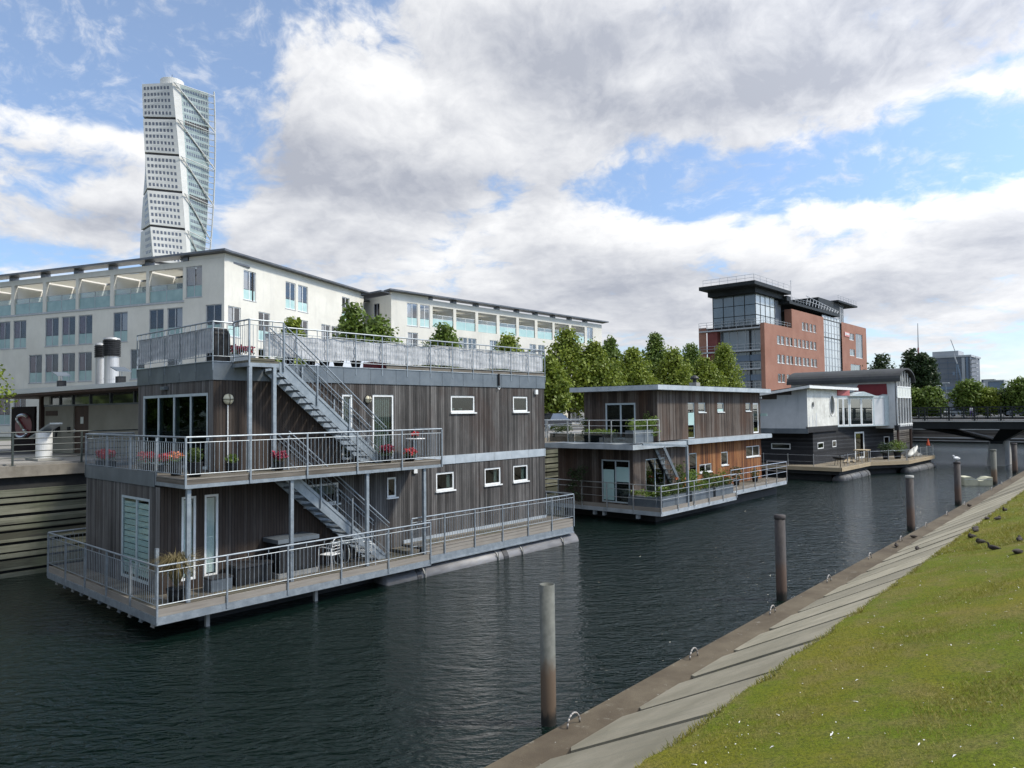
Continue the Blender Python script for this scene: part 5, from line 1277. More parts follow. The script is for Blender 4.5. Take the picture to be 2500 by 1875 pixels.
for k in range(420):
    a = k*.9; rr_2 = .25+.9*g.random(); p = (75.6+rr_2*math.cos(a)*1.1, 17.2+rr_2*math.sin(a)*.7, 1.1+.75*(1-rr_2/1.2)*g.random())
    if pr: mb.tube(pr, p, .02, 4, caps=False)
    pr = p
mb.build('coils', M['concgrey'], t)

climber('leafy shrub hanging over the front planter of the second houseboat', 34.9, 18.5, 1.3, 1.4, .9, 420, 'leafY')
climber('rusty-leaved shrub at the middle of the front deck of the second houseboat', 36.9, 18.5, 1.3, 1.2, .9, 420, 'leafD')
climber('fern hanging from the right end of the upper balcony', 32.7, 19.4, 4.1, .9, 1.1, 420, 'leafY')

climber('tangle of green stems at the foot of the ladder stair', 35.9, 19.2, .8, 1.0, 1.3, 420, 'leafB')
climber('trailing green plant over the left end of the front planter', 31.9, 18.4, 1.25, .9, .6, 300, 'leafY')
climber('low bush with pale leaves before the red-brown wall', 38.4, 19.0, 1.0, 1.0, .8, 320, 'leafD')
potted('flower_pot', 'small pot of orange flowers near the right end of the front railing', 'flower pot', 38.9, 18.5, 1.35, .12, .2, .2, .3, 160, 'leafD', 'orange', 10, size=.09)
# ---------------------------------------------------------------- bridge
t = thing('footbridge', 'dark steel bridge crossing the canal on a V-shaped support and concrete pier', 'bridge', (81, 11.5, 0))
mb = MB(); mb.box(79.0, 86.0, -14, QY+1.2, 3.50, 4.16); mb.build('girder', M['bridge'], t)
mb = MB(); mb.box(78.85, 86.1, -14, QY+1.2, 4.165, 4.26); mb.build('edge_beam', M['bridgelt'], t)
mb = MB(); mb.box(79.1, 85.9, -14, QY+1.2, 4.262, 4.30); mb.build('deck', M['asphalt'], t)
for xr, nm in ((78.95, 'railing'), (85.95, 'railing')):
    mb = MB(); mb.box(xr-.04, xr+.04, -14, QY+1, 5.47, 5.58)
    for z_ in (4.5, 4.95, 5.25): mb.box(xr-.02, xr+.02, -14, QY+1, z_-.018, z_+.018)
    rl = mb.build(nm, M['bridge'], t)
    y_ = -13.9; k = 0
    while y_ < QY+1:
        q = MB(); q.box(xr-.05, xr+.05, y_-.05, y_+.05, 4.1, 5.5); q.build('post', M['bridge'], rl)
        q = MB()
        for f in (.08, .88, .96): q.box(xr-.015, xr+.015, y_+2.05*f-.02, y_+2.05*f+.02, 4.32, 5.47)
        if k % 3 == 0: q.box(xr-.012, xr+.012, y_+.2, y_+.9, 4.5, 4.52)
        q.build('rail_bars', M['bridge'], rl); y_ += 2.05; k += 1
mb = MB()
def frust(mb, cx, cy, z0, z1, a0, b0, a1, b1, ox=0, oy=0):
    mb.hexa([(cx-a0, cy-b0, z0), (cx+a0, cy-b0, z0), (cx+a0, cy+b0, z0), (cx-a0, cy+b0, z0), (cx-a1+ox, cy-b1+oy, z1), (cx+a1+ox, cy-b1+oy, z1), (cx+a1+ox, cy+b1+oy, z1), (cx-a1+ox, cy+b1+oy, z1)])
frust(mb, 83.6, 11.5, -1, 2.25, 2.9, .78, 1.5, .62); mb.build('pier', M['concgrey'], t)
mb = MB()
for dy, w_ in ((5.2, .5), (-1.5, .6)):
    mb.hexa([(82.0, 11.5-.45, 2.25), (85.2, 11.5-.45, 2.25), (85.2, 11.5+.45, 2.25), (82.0, 11.5+.45, 2.25), (80.2, 11.5+dy-w_*1.6, 3.495), (86.0, 11.5+dy-w_*1.6, 3.495), (86.0, 11.5+dy+w_*1.6, 3.495), (80.2, 11.5+dy+w_*1.6, 3.495)])
mb.build('v_support', M['bridge'], t)
mb = MB(); mb.box(81.9, 85.3, 11.0, 12.0, 2.05, 2.40); mb.build('bearing', M['bridge'], t)
# floating box
t = thing('floating_box', 'weathered cream floating dock box with a notch in its top, near the pier', 'float', (60.3, 9.6, 0))
mb = MB(); c, s_ = .50, -.866
def fp(u, v, z): return (59.9+c*u-s_*v*-1*0+v*.866, 10.4+s_*u+v*.5, z)
Pf = [(0, .0), (0, .62), (.45, .66), (.95, .38), (1.15, .38), (1.5, .62), (1.8, .64), (1.8, 0)]
mb.add([fp(u, 0, z-.05) for u, z in Pf]+[fp(u, 1.2, z-.05) for u, z in Pf], [tuple(range(8)), tuple(range(8, 16))[::-1]]+[(i, 8+i, 8+(i+1) % 8, (i+1) % 8) for i in range(8)])
mb.build('body', noisy('aged_cream_plastic', (.40, .39, .28), (.55, .54, .40), 2.5, .7, dirt=((.20, .19, .13), .6)), t)
mb = MB(); mb.add([fp(u, .0-.03, z) for u, z in ((0, .42), (1.8, .42), (1.8, .46), (0, .46))], [(0, 1, 2, 3)]); mb.build('rim', M['blind'], t)

# ---------------------------------------------------------------- cream apartment buildings
CUR = [M['curt'], M['blind'], None]
def flat_window(par, F, s0, s1, ztop, seed, hh=1.55, ph=.88, style=0):
    g = random.Random(seed)
    f = window(par, F, s0, s1, ztop-hh-ph, ztop, M['greyframe'] if style == 0 else M['white'], M['glassA'], d=.06, fw_=.07, mull=((s0+s1)/2,), depth=.05, panel=ztop-hh, panelm=M['teal'] if style == 0 else M['teal2'], sill=.03, sillm=M['greyframe'])
    k = seed % 3
    if k != 2:
        q = MB(); w_ = (s1-s0)
        for a, b in ((s0+.08, s0+w_*.42), (s0+w_*.55, s1-.08)):
            if g.random() < .8: q.fbox(F, a, b, .125, .13, ztop-hh+.04, ztop-.08)
        if q.v: q.build('curtain', CUR[k if style == 0 else 1], f)
    return f
def loggia(par, F, s0, s1, z0, z1, depth, style):
    mb = MB(); w_ = s1-s0
    q = MB(); q.fbox(F, s0+.02, s1-.02, .10, .125, z0+.03, z0+.92); o = q.build('balcony_glass', M['teal2'] if style else M['teal'], par)
    q = MB(); q.fbox(F, s0+.02, s1-.02, .10, .115, z0+.96, z0+1.35); q.build('upper_glass', M['glassclear'], o)
    q = MB(); q.fbox(F, s0, s1, .09, .14, z0+.92, z0+.955); q.fbox(F, s0, s1, .09, .14, z0+1.35, z0+1.385); q.fbox(F, (s0+s1)/2-.02, (s0+s1)/2+.02, .09, .14, z0+.02, z0+1.35); q.build('balcony_rail', M['white'] if style else M['greyframe'], o)
    f = window(par, F, s0+w_*.35, s1-.15, z0+.05, z0+2.0, M['white'], M['glass'], d=depth-.02, fw_=.06, mull=(s0+w_*.65,), name='terrace_door')
    q = MB(); q.fbox(F, s0+.4, s0+1.0, depth*.5, depth*.5+.5, z0+.02, z0+.9); q.build('terrace_furniture', M['greyboard'], par)
t = thing('apartment_building', 'cream four-storey apartment block behind the nearest houseboat, with a corner and slanting dark roof edge', 'building', (30, 60, G))
bA = t
A0 = (26.73, 52.85)
AL = Fac(A0, 110, -1); AR = Fac(A0, 23, 1)
holesL = []
wl = [(2.2, 3.83, 17.17, 0)]
LOGL = [(4.14, 7.69), (8.01, 11.57), (11.97, 15.65), (15.96, 19.58), (19.96, 23.58), (24.0, 27.6), (28.0, 31.6), (32.0, 35.6)]
rows = {14.05: [(.25, 1.81), (4.15, 5.74), (6.11, 7.66), (9.99, 11.6), (13.97, 15.62), (15.97, 17.6), (17.96, 19.63), (21.99, 23.67), (24.05, 25.6), (26.2, 27.8)],
        10.95: [(.25, 1.81), (4.15, 5.74), (8.1, 9.66), (11.9, 13.5), (13.98, 15.57), (15.94, 17.54), (17.95, 19.58), (19.94, 21.6), (25.5, 27.1)],
        7.35: [(2.1, 3.7), (6.1, 7.7), (10.1, 11.7), (14.1, 15.7), (18.0, 19.6), (21.9, 23.5), (23.9, 25.5)]}
for a, b in LOGL: holesL.append((a, b, 14.58, 17.17, .3))
holesL.append((2.2, 3.83, 14.74, 17.17, .1))
for zt_, ws in rows.items():
    for a, b in ws: holesL.append((a, b, zt_-2.43, zt_, .1))
mb = MB(); wall(mb, AL, 0, 38, G-.1, 17.62, holesL, .1)
AREnd = 20.15
WR = {17.05: [(2.2, 3.7), (7.61, 9.05), (9.42, 10.9), (16.62, 18.01)], 13.96: [(.43, 1.87), (4.03, 5.5), (7.7, 9.05), (9.42, 10.9), (13.03, 14.56), (14.75, 16.21), (16.61, 18.15)],
      10.95: [(.43, 1.87), (4.03, 5.5), (9.42, 10.9), (14.75, 16.21)], 7.9: [(2.2, 3.7), (7.7, 9.05), (13.03, 14.56)]}
holesR = [(a, b, z_-2.35, z_, .1) for z_, ws in WR.items() for a, b in ws]
wall(mb, AR, 0, AREnd+.6, G-.1, 17.66, holesR, .1)
mb.build('wall', M['render'], bA)
mb = MB()
for a, b in LOGL:
    mb.fbox(AL, a+.002, b-.002, 2.6, 2.7, 14.5, 17.0); 
mb.build('loggia_back_wall', M['loggia'], bA)
for a, b in LOGL: mb = MB(); mb.fbox(AL, a+.1, b-.1, .35, 2.55, 17.14, 17.17); mb.build('loggia_light_sheet', M['lightsheet'], bA)  # translucent sheet added so the loggia top shows bright
mb = MB(); mb.fbox(AL, .2, 37.9, 3.3, 3.4, G, 17.3); mb.fbox(AR, 3.5, AREnd+.6, 3.3, 3.4, G, 17.3); mb.build('core_wall', M['black_int'], bA)
mb = MB(); mb.fbox(AL, 4.0, 36, .3, 2.7, 14.45, 14.575); mb.build('loggia_floor', M['concgrey'], bA)
for a, b in LOGL: mb = MB(); mb.fbox(AL, b+.01, b+.3, .31, 3.2, 14.6, 17.5); mb.build('loggia_divider', M['loggia'], bA)
mb = MB()
P = [AL.pt(0, 2.75, 17.45), AL.pt(38, 2.75, 17.45), AL.pt(38, 13, 17.45), AR.pt(AREnd+2, 11, 17.45), AR.pt(AREnd+2, .05, 17.45), AR.pt(.4, .05, 17.45)]
mb.prism([(p[0], p[1]) for p in P], 17.30, 17.45); mb.build('roof_slab', M['roofdk'], bA)
mb = MB()
def edge_roof(mb, F, s0, s1, d0, d1, zo, zi, th): mb.hexa([F.pt(s0, d0, zo-th), F.pt(s1, d0, zo-th), F.pt(s1, d1, zi-th), F.pt(s0, d1, zi-th), F.pt(s0, d0, zo), F.pt(s1, d0, zo), F.pt(s1, d1, zi), F.pt(s0, d1, zi)])
edge_roof(mb, AL, -.55, 38, -.55, .42, 18.14, 18.08, .16); edge_roof(mb, AR, .3, AREnd+.8, -.55, 4.5, 18.10, 17.9, .14)
mb.build('roof_overhang', M['roofdk'], bA)
mb = MB()
for k in range(9): mb = MB(); mb.fbox(AL, 3.6+k*4.02, 4.1+k*4.02, -.05, .5, 17.62, 17.93); mb.build('roof_bracket', M['roofdk'], bA)
mb = MB(); mb.fbox(AR, .05, AREnd, -.02, .3, 17.662, 17.93); mb.fbox(AL, 0.0, 3.5, .0, .3, 17.63, 17.92); mb.build('white_strip_and_gap_light', M['render'], bA)  # left-facade piece is solid white standing in for light through the gap
mb = MB(); mb.fbox(AL, 4.0, 38, -.05, 0.0, 14.42, 14.57); mb.build('string_course', M['greyframe'], bA)
sd_ = 0
flat_window(bA, AL, 2.2, 3.83, 17.17, 4, 1.5, .93)
for i, (a, b) in enumerate(LOGL): loggia(bA, AL, a, b, 14.58, 17.17, 2.6, 0)
for zt_, ws in rows.items():
    for i, (a, b) in enumerate(ws): flat_window(bA, AL, a, b, zt_, (0 if a > 13.5 else (1 if i % 2 else 2)), 1.53, .9)
for zt_, ws in WR.items():
    for i, (a, b) in enumerate(ws): flat_window(bA, AR, a, b, zt_, 1+(i % 2), 1.5, .85, 1)
# second block
bB = thing('apartment_building', 'second cream apartment block with a long row of top floor loggias, behind the street trees', 'building', (65, 64, G))
BF = Fac((0, 58), 0, 1); BL = Fac((47.04, 0), 90, -1)
LOGB = [(52.7, 55.79), (56.22, 59.27), (59.72, 62.84), (63.35, 66.36), (66.85, 69.89), (70.4, 73.44), (73.9, 76.96), (77.46, 80.5)]
WB = {17.05: [(49.14, 50.57), (50.91, 52.29), (81.0, 82.42)], 13.97: [(49.2, 50.6), (52.8, 54.2), (56.63, 57.95), (58.07, 59.4), (61.61, 63.0), (65.3, 66.7), (68.81, 70.1), (70.5, 71.8), (75.0, 76.4), (79.2, 80.57)],
      10.9: [(49.2, 50.6), (54.2, 55.6), (58.07, 59.4), (63, 64.4), (68.8, 70.1), (74, 75.4), (79.2, 80.6)], 7.9: [(49.2, 51), (54, 56), (59, 61), (64, 66), (69.2, 71.0), (74.2, 76), (79, 81)]}
holes = [(a, b, 14.78, 17.0, .3) for a, b in LOGB]+[(a, b, z_-2.38, z_, .1) for z_, ws in WB.items() for a, b in ws]+[(69.5, 73.0, 4.0, 6.6, .3), (76.5, 79.2, 4.0, 6.6, .3)]
holes = [h for h in holes if not (h[3] == 7.9 and h[0] < 0)]
mb = MB(); wall(mb, BF, 47.04, 84.55, G-.1, 17.66, holes, .1); wall(mb, BL, 58, 70, G-.1, 17.66, [(59.9, 60.9, 14.9, 17.0, .1)], .1); wall(mb, Fac((84.55, 0), 90, 1), 58, 70, G-.1, 17.66, [], .1)
mb.build('wall', M['render'], bB)
for a, b in LOGB: mb = MB(); mb.fbox(BF, a+.002, b-.002, 2.4, 2.5, 14.7, 16.9); mb.build('loggia_back_wall', M['loggia'], bB)
for a, b in LOGB: mb = MB(); mb.fbox(BF, a+.1, b-.1, .35, 2.35, 16.96, 16.99); mb.build('loggia_light_sheet', M['lightsheet'], bB)  # added sheet again, to brighten the top of each loggia
mb = MB(); mb.fbox(BF, 47.2, 84.4, 3.1, 3.2, G, 17.3); mb.build('core_wall', M['black_int'], bB)
mb = MB(); mb.fbox(BF, 52.6, 80.6, .3, 2.5, 14.65, 14.775); mb.build('loggia_floor', M['concgrey'], bB)
for a, b in LOGB: mb = MB(); mb.fbox(BF, b+.01, b+.3, .31, 3.0, 14.8, 17.5); mb.build('loggia_divider', M['loggia'], bB)
mb = MB(); mb.fbox(BF, 47.1, 84.5, 2.55, 12, 17.3, 17.45); mb.build('roof_slab', M['roofdk'], bB)
mb = MB(); edge_roof(mb, BF, 46.4, 85.4, -.65, .42, 18.14, 18.06, .15); edge_roof(mb, BL, 58.85, 70.5, -.65, 1.5, 18.14, 18.0, .15); mb.build('roof_overhang', M['roofdk'], bB)
mb = MB()
for k in range(9): mb = MB(); mb.fbox(BF, 52.2+k*3.55, 52.7+k*3.55, -.05, .5, 17.66, 17.93); mb.build('roof_bracket', M['roofdk'], bB)
mb = MB(); mb.fbox(BF, 47.1, 52.1, 0, .3, 17.662, 17.95); mb.build('eaves_infill', M['render'], bB)
for a, b in LOGB: loggia(bB, BF, a, b, 14.78, 17.0, 2.4, 1)
flat_window(bB, BL, 59.9, 60.9, 17.0, 2, 1.3, .8)
for z_, ws in WB.items():
    for i, (a, b) in enumerate(ws):
        flat_window(bB, BF, a, b, z_, 1+i % 2, 1.5, .88, 1)
for a, b in ((69.5, 73.0), (76.5, 79.2)): window(bB, BF, a, b, 4.0, 6.6, M['greyframe'], M['glassdark'], d=.2, fw_=.1, mull=((a*2+b)/3, (a+2*b)/3), name='shop_front')

# ---------------------------------------------------------------- brick office building
bk = thing('office_building', 'red brick office building with a glazed corner tower and wide dark flat roofs', 'building', (150, 60, G))
KF = Fac((0, 52.2), 0, 1); KX = 127.2; KL = Fac((KX, 0), 90, -1)
rowsK = {22.75: [(145.8, 149.3), (150.0, 153.7)], 19.2: [(132.95, 136.4), (137.15, 140.7), (141.4, 145.05), (145.75, 149.3), (150.0, 153.6)], 15.67: [(132.9, 136.4), (137.2, 140.7), (141.5, 145.0), (145.8, 149.3), (150.2, 153.7)],
         12.1: [(132.9, 136.3), (137.2, 140.7), (141.5, 145.0), (145.8, 149.3), (150.2, 153.7)], 8.6: [(132.9, 136.3), (137.2, 140.7), (141.5, 145.0), (145.8, 149.3), (150.2, 153.7)]}
rowsK = {z_: [w for a, b in ws for w in ((a, a+1.55), (b-1.55, b))] for z_, ws in rowsK.items()}
holes = [(a, b, z_-1.6, z_, .2) for z_, ws in rowsK.items() for a, b in ws]
mb = MB(); wall(mb, KF, KX, 140.45, G, 21.1, [h for h in holes if h[1] < 140.8 and h[3] < 21], .2)
mb.quad((KX, 52.2, G), (KX, 52.95, G), (KX, 52.95, 21.1), (KX, 52.2, 21.1)); mb.build('brick_wall', M['brick'], bk); mb = MB()
mb2 = [h for h in holes if h[0] > 140.8]
wall(mb, KF, 140.45, 158.4, G, 24.85, mb2, .2)
mb.quad((140.45, 52.2, 21.1), (140.45, 53.6, 21.1), (140.45, 53.6, 24.85), (140.45, 52.2, 24.85))
mb.build('brick_wall', M['brick'], bk); mb = MB()
RK = [(175.5, 179.0, 21.2, 22.75), (180.1, 185.4, 17.3, 23.0), (175.5, 179.3, 17.6, 19.15), (175.8, 183.4, 14.1, 15.7), (175.8, 183.4, 10.4, 12.1)]
wall(mb, KF, 170.1, 188.4, G, 24.85, [h+(.2,) for h in RK], .2)
mb.build('brick_wall', M['brick'], bk); mb = MB(); mb.quad((KX, 63.4, G), (KX, 65, G), (KX, 65, 21.1), (KX, 63.4, 21.1))
mb.build('brick_pier', M['brick'], bk); mb = MB(); wall(mb, Fac((188.4, 0), 90, 1), 52.2, 65, G, 24.85, [], .2)
mb.build('brick_wall', M['brick'], bk)
mb = MB(); mb.box(KX+.3, 188.3, 52.5, 65, 20.7, 20.9); mb.box(140.6, 188.3, 52.5, 65, 24.5, 24.7); mb.build('flat_roof', M['tar'], bk)
for z_, ws in rowsK.items():
    if z_ < 9: continue
    for a, b in ws:
        window(bk, KF, a, b, z_-1.6, z_, M['white'], M['glassr'], d=.12, fw_=.12, mull=((a+b)/2,), depth=.08, sill=.06)
        q = MB(); q.fbox(KF, a+.1, a+.62, .24, .26, z_-1.5, z_-.1); q.build('blind', M['blind'], bk)
for (a, b, c, d_) in RK: window(bk, KF, a, b, c, d_, M['white'], M['glasscurtain'] if b-a > 4 and d_ > 20 else M['glassr'], d=.12, fw_=.14, mull=((a+b)/2,), depth=.08)
mb = MB(); mb.box(KX+1, 188.2, 55.4, 55.5, G, 20.6); mb.build('core_wall', M['black_int'], bk)
# glass curtain wall between the brick parts
def curtain(par, F, s0, s1, z0, z1, ns, nz, gm, fm, d=0.0, name='curtain_wall', b=.05):
    q = MB(); q.fbox(F, s0, s1, d+.05, d+.08, z0, z1); f = q.build(name, gm, par)
    q = MB()
    for k in range(ns+1): s_ = s0+(s1-s0)*k/ns; q.fbox(F, s_-b, s_+b, d-.02, d+.04, z0, z1)
    for k in range(nz+1): z_ = z0+(z1-z0)*k/nz; q.fbox(F, s0, s1, d-.01, d+.03, z_-b, z_+b)
    q.build('mullions', fm, f); return f
M['skyglass'] = noisy('cloud_toned_glass', (.42, .45, .46), (.55, .58, .58), .12, .3, .25, .8)  # pale base colour stands in for the reflected clouds
curtain(bk, KF, 158.5, 170.0, 13.0, 25.4, 6, 7, M['skyglass'], M['greyframe'], .3)
curtain(bk, KF, 158.5, 170.0, G, 12.8, 6, 5, M['glasscurtain'], M['greyframe'], .3)
# glazed tower on the corner
curtain(bk, Fac((127.6, 0), 90, -1), 53.9, 62.2, 20.8, 26.6, 4, 3, M['glasscurtain'], M['bridge'], 0, 'tower_glass')
curtain(bk, Fac((0, 53.9), 0, 1), 127.6, 136.5, 20.8, 26.8, 4, 3, M['skyglass'], M['bridge'], 0, 'tower_glass')
curtain(bk, Fac((0, 54.6), 0, 1), 136.5, 140.4, 21.0, 26.0, 2, 2, M['glasscurtain'], M['bridge'], 0, 'tower_glass')
mb = MB(); mb.box(127.9, 140.3, 54.2, 62, 21, 26.5); mb.build('tower_core', M['farwall'], bk)
mb = MB(); mb.box(123.1, 140.0, 52.05, 62.7, 27.55, 28.2); mb.build('tower_roof', M['bridge'], bk)
mb = MB(); mb.box(126.0, 139.5, 53.2, 62.4, 26.6, 27.548); mb.build('tower_soffit', M['bridge'], bk)
mb = MB(); mb.box(139.0, 168.2, 52.0, 58, 25.75, 26.25); mb.box(139.0, 141, 52.5, 58, 26.351, 27.3); mb.build('long_roof', M['bridge'], bk)
mb = MB(); mb.box(158, 171.8, 53, 59, 26.36, 29.2); mb.build('plant_room', M['bridge'], bk)
mb = MB(); mb.box(168.2, 181.8, 52.1, 60, 29.2, 29.6); mb.build('rear_roof', M['bridge'], bk)
curtain(bk, KF, 171.8, 175.5, 24.9, 29.1, 3, 2, M['glasscurtain'], M['greyframe'], 1.2, 'rear_glass')
mb = MB()
def simple_rail(mb, P, z0, z1, n, r_=.03):
    for a, b in zip(P, P[1:]):
        for z_ in (z1, (z0+z1)/2): mb.tube((a[0], a[1], z_), (b[0], b[1], z_), r_, 5)
        for k in range(n+1): f = k/n; x_, y_ = a[0]+(b[0]-a[0])*f, a[1]+(b[1]-a[1])*f; mb.tube((x_, y_, z0), (x_, y_, z1), r_, 5)
simple_rail(mb, [(123.4, 62.0), (123.4, 52.3), (139.8, 52.3)], 28.2, 29.35, 6)
simple_rail(mb, [(141, 52.2), (150, 52.2)], 26.35, 27.2, 6); simple_rail(mb, [(168.6, 52.3), (181.5, 52.3)], 29.75, 30.7, 7)
simple_rail(mb, [(127.3, 65), (127.3, 52.4), (140.4, 52.4)], 21.1, 22.0, 8)
mb.build('roof_railing', M['greyframe'], bk)
mb = MB()
for k in range(12): mb.tube((148+k*1.7, 52.0, 26.4), (148.8+k*1.7, 52.0, 28.0-.09*k), .06, 5)
mb.tube((148, 52, 28.2), (167, 52, 26.9), .07, 5); mb.tube((148, 52, 27.3), (167, 52, 26.6), .06, 5); mb.build('roof_ladder_frame', M['greyframe'], bk)
mb = MB(); mb.tube((141.5, 52.6, 26.35), (141.5, 52.6, 30.6), .05, 5); mb.tube((140.8, 52.6, 30.3), (142.2, 52.6, 30.5), .03, 4); mb.build('aerial', M['greyframe'], bk)
# the recessed glass end with balconies
curtain(bk, Fac((128.6, 0), 90, -1), 53.0, 61.2, G+.1, 20.3, 5, 1, M['glasscurtain'], M['greyframe'], 0, 'end_glass')
mb = MB(); mb.box(127.3, 129, 61.3, 63.3, G, 20.6); mb.build('dark_brick_reveal', M['brickdk'], bk)
for z_ in (20.45, 16.4, 13.0, 9.4):
    q = MB(); q.box(126.9, 128.5, 53.0, 64.8 if z_ > 16 else 61, z_-.25, z_); f = q.build('balcony', M['greyframe'], bk)
    q = MB(); simple_rail(q, [(127.0, 64.6 if z_ > 16 else 61), (127.0, 53.0)], z_, z_+1.05, 8, .035); q.build('balcony_railing', M['greyframe'], f)
for z_ in (15.0, 11.4, 7.8):
    q = MB(); q.box(128.2, 128.55, 53.0, 61, z_-.6, z_+.5); q.build('spandrel_band', M['farblue'], bk)
# sign on the brick front
q = MB(); q.fbox(KF, 171.8, 175.2, -.12, -.02, 21.8, 22.8); f = q.build('sign', paint('sign_red', (.55, .14, .11)), bk)
q = MB()
for k in range(6): q.fbox(KF, 172.5+k*.42, 172.78+k*.42, -.16, -.125, 22.15, 22.62)
q.fbox(KF, 172.0, 172.35, -.16, -.125, 22.0, 22.7); q.build('sign_letters', M['white'], f)

# ---------------------------------------------------------------- twisting tower
tw = thing('twisting_tower', 'tall white twisting skyscraper with a steel exoskeleton rising behind the apartment block', 'skyscraper', (182, 412, 0))
VH = R(66.16)
toC = Vector((-math.cos(VH), -math.sin(VH), 0)); rtv = Vector((math.sin(VH), -math.cos(VH), 0))   # toward viewer, viewer's right
Lf, Ff, Rf = 18.0, 19.2, 21.5
def plan(phi):
    """phi: front face normal turned to the viewer's left, degrees"""
    hdg = [phi+79, phi, phi-47]   # normals of left, front, right faces, positive = viewer's left
    dirs = [(math.cos(R(h)), math.sin(R(h))) for h in hdg]  # direction along the face (viewer right, depth)
    # moving left to right along a face whose normal is turned left by h: x right = cos h, depth toward viewer = +sin h
    P = [(0.0, 0.0)]
    for (c, s_), L in zip(dirs, (Lf, Ff, Rf)): P.append((P[-1][0]+c*L, P[-1][1]+s_*L))
    for h, L in ((phi-47-100, 12.0),): P.append((P[-1][0]+math.cos(R(h))*L, P[-1][1]+math.sin(R(h))*L))
    return P
def centre(phi): P = plan(phi); a, b = P[1], P[2]; 
def tplan(z):
    phi = -12+42*(z-99)/(193-99)
    P = plan(phi)
    # rotate about a point inside the plan that stays on the axis
    c, s_ = math.cos(R(phi)), math.sin(R(phi))
    fx, fy = P[1]; ux, uy = c, s_; nx, ny = s_, -c  # inward from the front face
    cx, cy = fx+ux*Ff*.60+nx*11, fy+uy*Ff*.60+ny*11
    return [(x-cx, y-cy) for x, y in P]
def tw3(p, z): v = Vector((181.2, 412.6, 0))+rtv*(p[0]*.91-4.7)+toC*(p[1]*.91); return (v.x, v.y, z)
mod = 20.35; top = 190.3
bodym = MB(); band = MB(); glassf = MB(); wins = []; rwins = []
zt0 = top
mi = 0
while zt0 > 55:
    zb_ = zt0-mod+1.35
    n = 6
    for i in range(n):
        za, zb2 = zb_+(zt0-zb_)*i/n, zb_+(zt0-zb_)*(i+1)/n
        A_, B_ = tplan(za), tplan(zb2); m_ = len(A_)
        for k in range(m_):
            if k == 2: continue
            tgt = bodym
            tgt.quad(tw3(A_[k], za), tw3(A_[(k+1) % m_], za), tw3(B_[(k+1) % m_], zb2), tw3(B_[k], zb2))
    for z_ in (zb_, zt0): bodym.add([tw3(p, z_) for p in tplan(z_)], [(0, 1, 2, 3, 4)])
    A_ = tplan(zb_-.85); cx = sum(p[0] for p in A_)/5; cy = sum(p[1] for p in A_)/5
    Q = [(cx+(x-cx)*.93, cy+(y-cy)*.93) for x, y in A_]
    band.add([tw3(p, zb_-1.7) for p in Q]+[tw3(p, zb_) for p in Q], [(i, (i+1) % 5, 5+(i+1) % 5, 5+i) for i in range(5)])
    def onface(k, f, z_): P = tplan(z_); a, b = P[k], P[(k+1) % 5]; return (a[0]+(b[0]-a[0])*f, a[1]+(b[1]-a[1])*f), (b[0]-a[0], b[1]-a[1])
    def addwin(k, f0, f1, z0_, z1_, lst, off=.12):
        c4 = []
        for f, z_ in ((f0, z0_), (f1, z0_), (f1, z1_), (f0, z1_)):
            p, d_ = onface(k, f, z_); L = math.hypot(*d_); nrm = (-d_[1]/L, d_[0]/L)
            if k in (0, 1, 2): pass
            # outward = toward the viewer side
            c4.append(tw3((p[0]-nrm[0]*-off, p[1]-nrm[1]*-off), z_))
        lst.append(c4)
    H = zt0-zb_
    for r_ in range(5):
        z0_ = zb_+1.3+r_*(H-1.2)/5; z1_ = z0_+1.7
        for c_ in range(8): f0 = .06+c_*.108; addwin(1, f0, f0+.062, z0_, z1_, wins)
        for c_ in range(4): f0 = .50+c_*.115; addwin(0, f0, f0+.06, z0_, z1_, rwins)
        for c_ in range(10): f0 = .27+c_*.072; addwin(2, f0, f0+.045, z0_, z1_, rwins if True else wins)
    zt0 -= mod; mi += 1
zz_ = np.linspace(56, top, 60)
for a, b in zip(zz_, zz_[1:]):
    A_, B_ = tplan(a), tplan(b); glassf.quad(tw3(A_[2], a), tw3(A_[3], a), tw3(B_[3], b), tw3(B_[2], b))
bodym.build('cladding', M['torso'], tw, fixn=False); band.build('module_gap', M['torsoband'], tw); glassf.build('glass_face', M['torsoglass'], tw)
# white strip on the corner (rounded white edge beside the glass face)
mb = MB(); zz_ = np.linspace(58, top, 40)
for a, b in zip(zz_, zz_[1:]):
    q = []
    for z_ in (a, b):
        P = tplan(z_); p0, p1 = P[2], P[3]; L = Rf; d_ = ((p1[0]-p0[0])/L, (p1[1]-p0[1])/L); nr = (-d_[1]*-1, d_[0]*-1)
        nr = (-d_[1], d_[0])
        q.append([(p0[0]+nr[0]*.06, p0[1]+nr[1]*.06), (p0[0]+d_[0]*4.6+nr[0]*.06, p0[1]+d_[1]*4.6+nr[1]*.06)])
    mb.quad(tw3(q[0][0], a), tw3(q[0][1], a), tw3(q[1][1], b), tw3(q[1][0], b))
mb.build('corner_strip', M['torso'], tw)
wins.sort(key=lambda c: -c[0][2])
for w_ in wins[:100]: q = MB(); q.quad(*w_); q.v += [(x+toC.x*-.3, y+toC.y*-.3, z) for x, y, z in w_]; q.f += [(0, 4, 5, 1), (1, 5, 6, 2), (2, 6, 7, 3), (3, 7, 4, 0)]; q.mi += [0]*4; q.build('window', M['torsowin'], tw)
q = MB()
for w_ in wins[100:]+rwins: q.quad(*w_); 
o = q.build('far_windows', M['torsowin'], tw); o['kind'] = 'stuff'
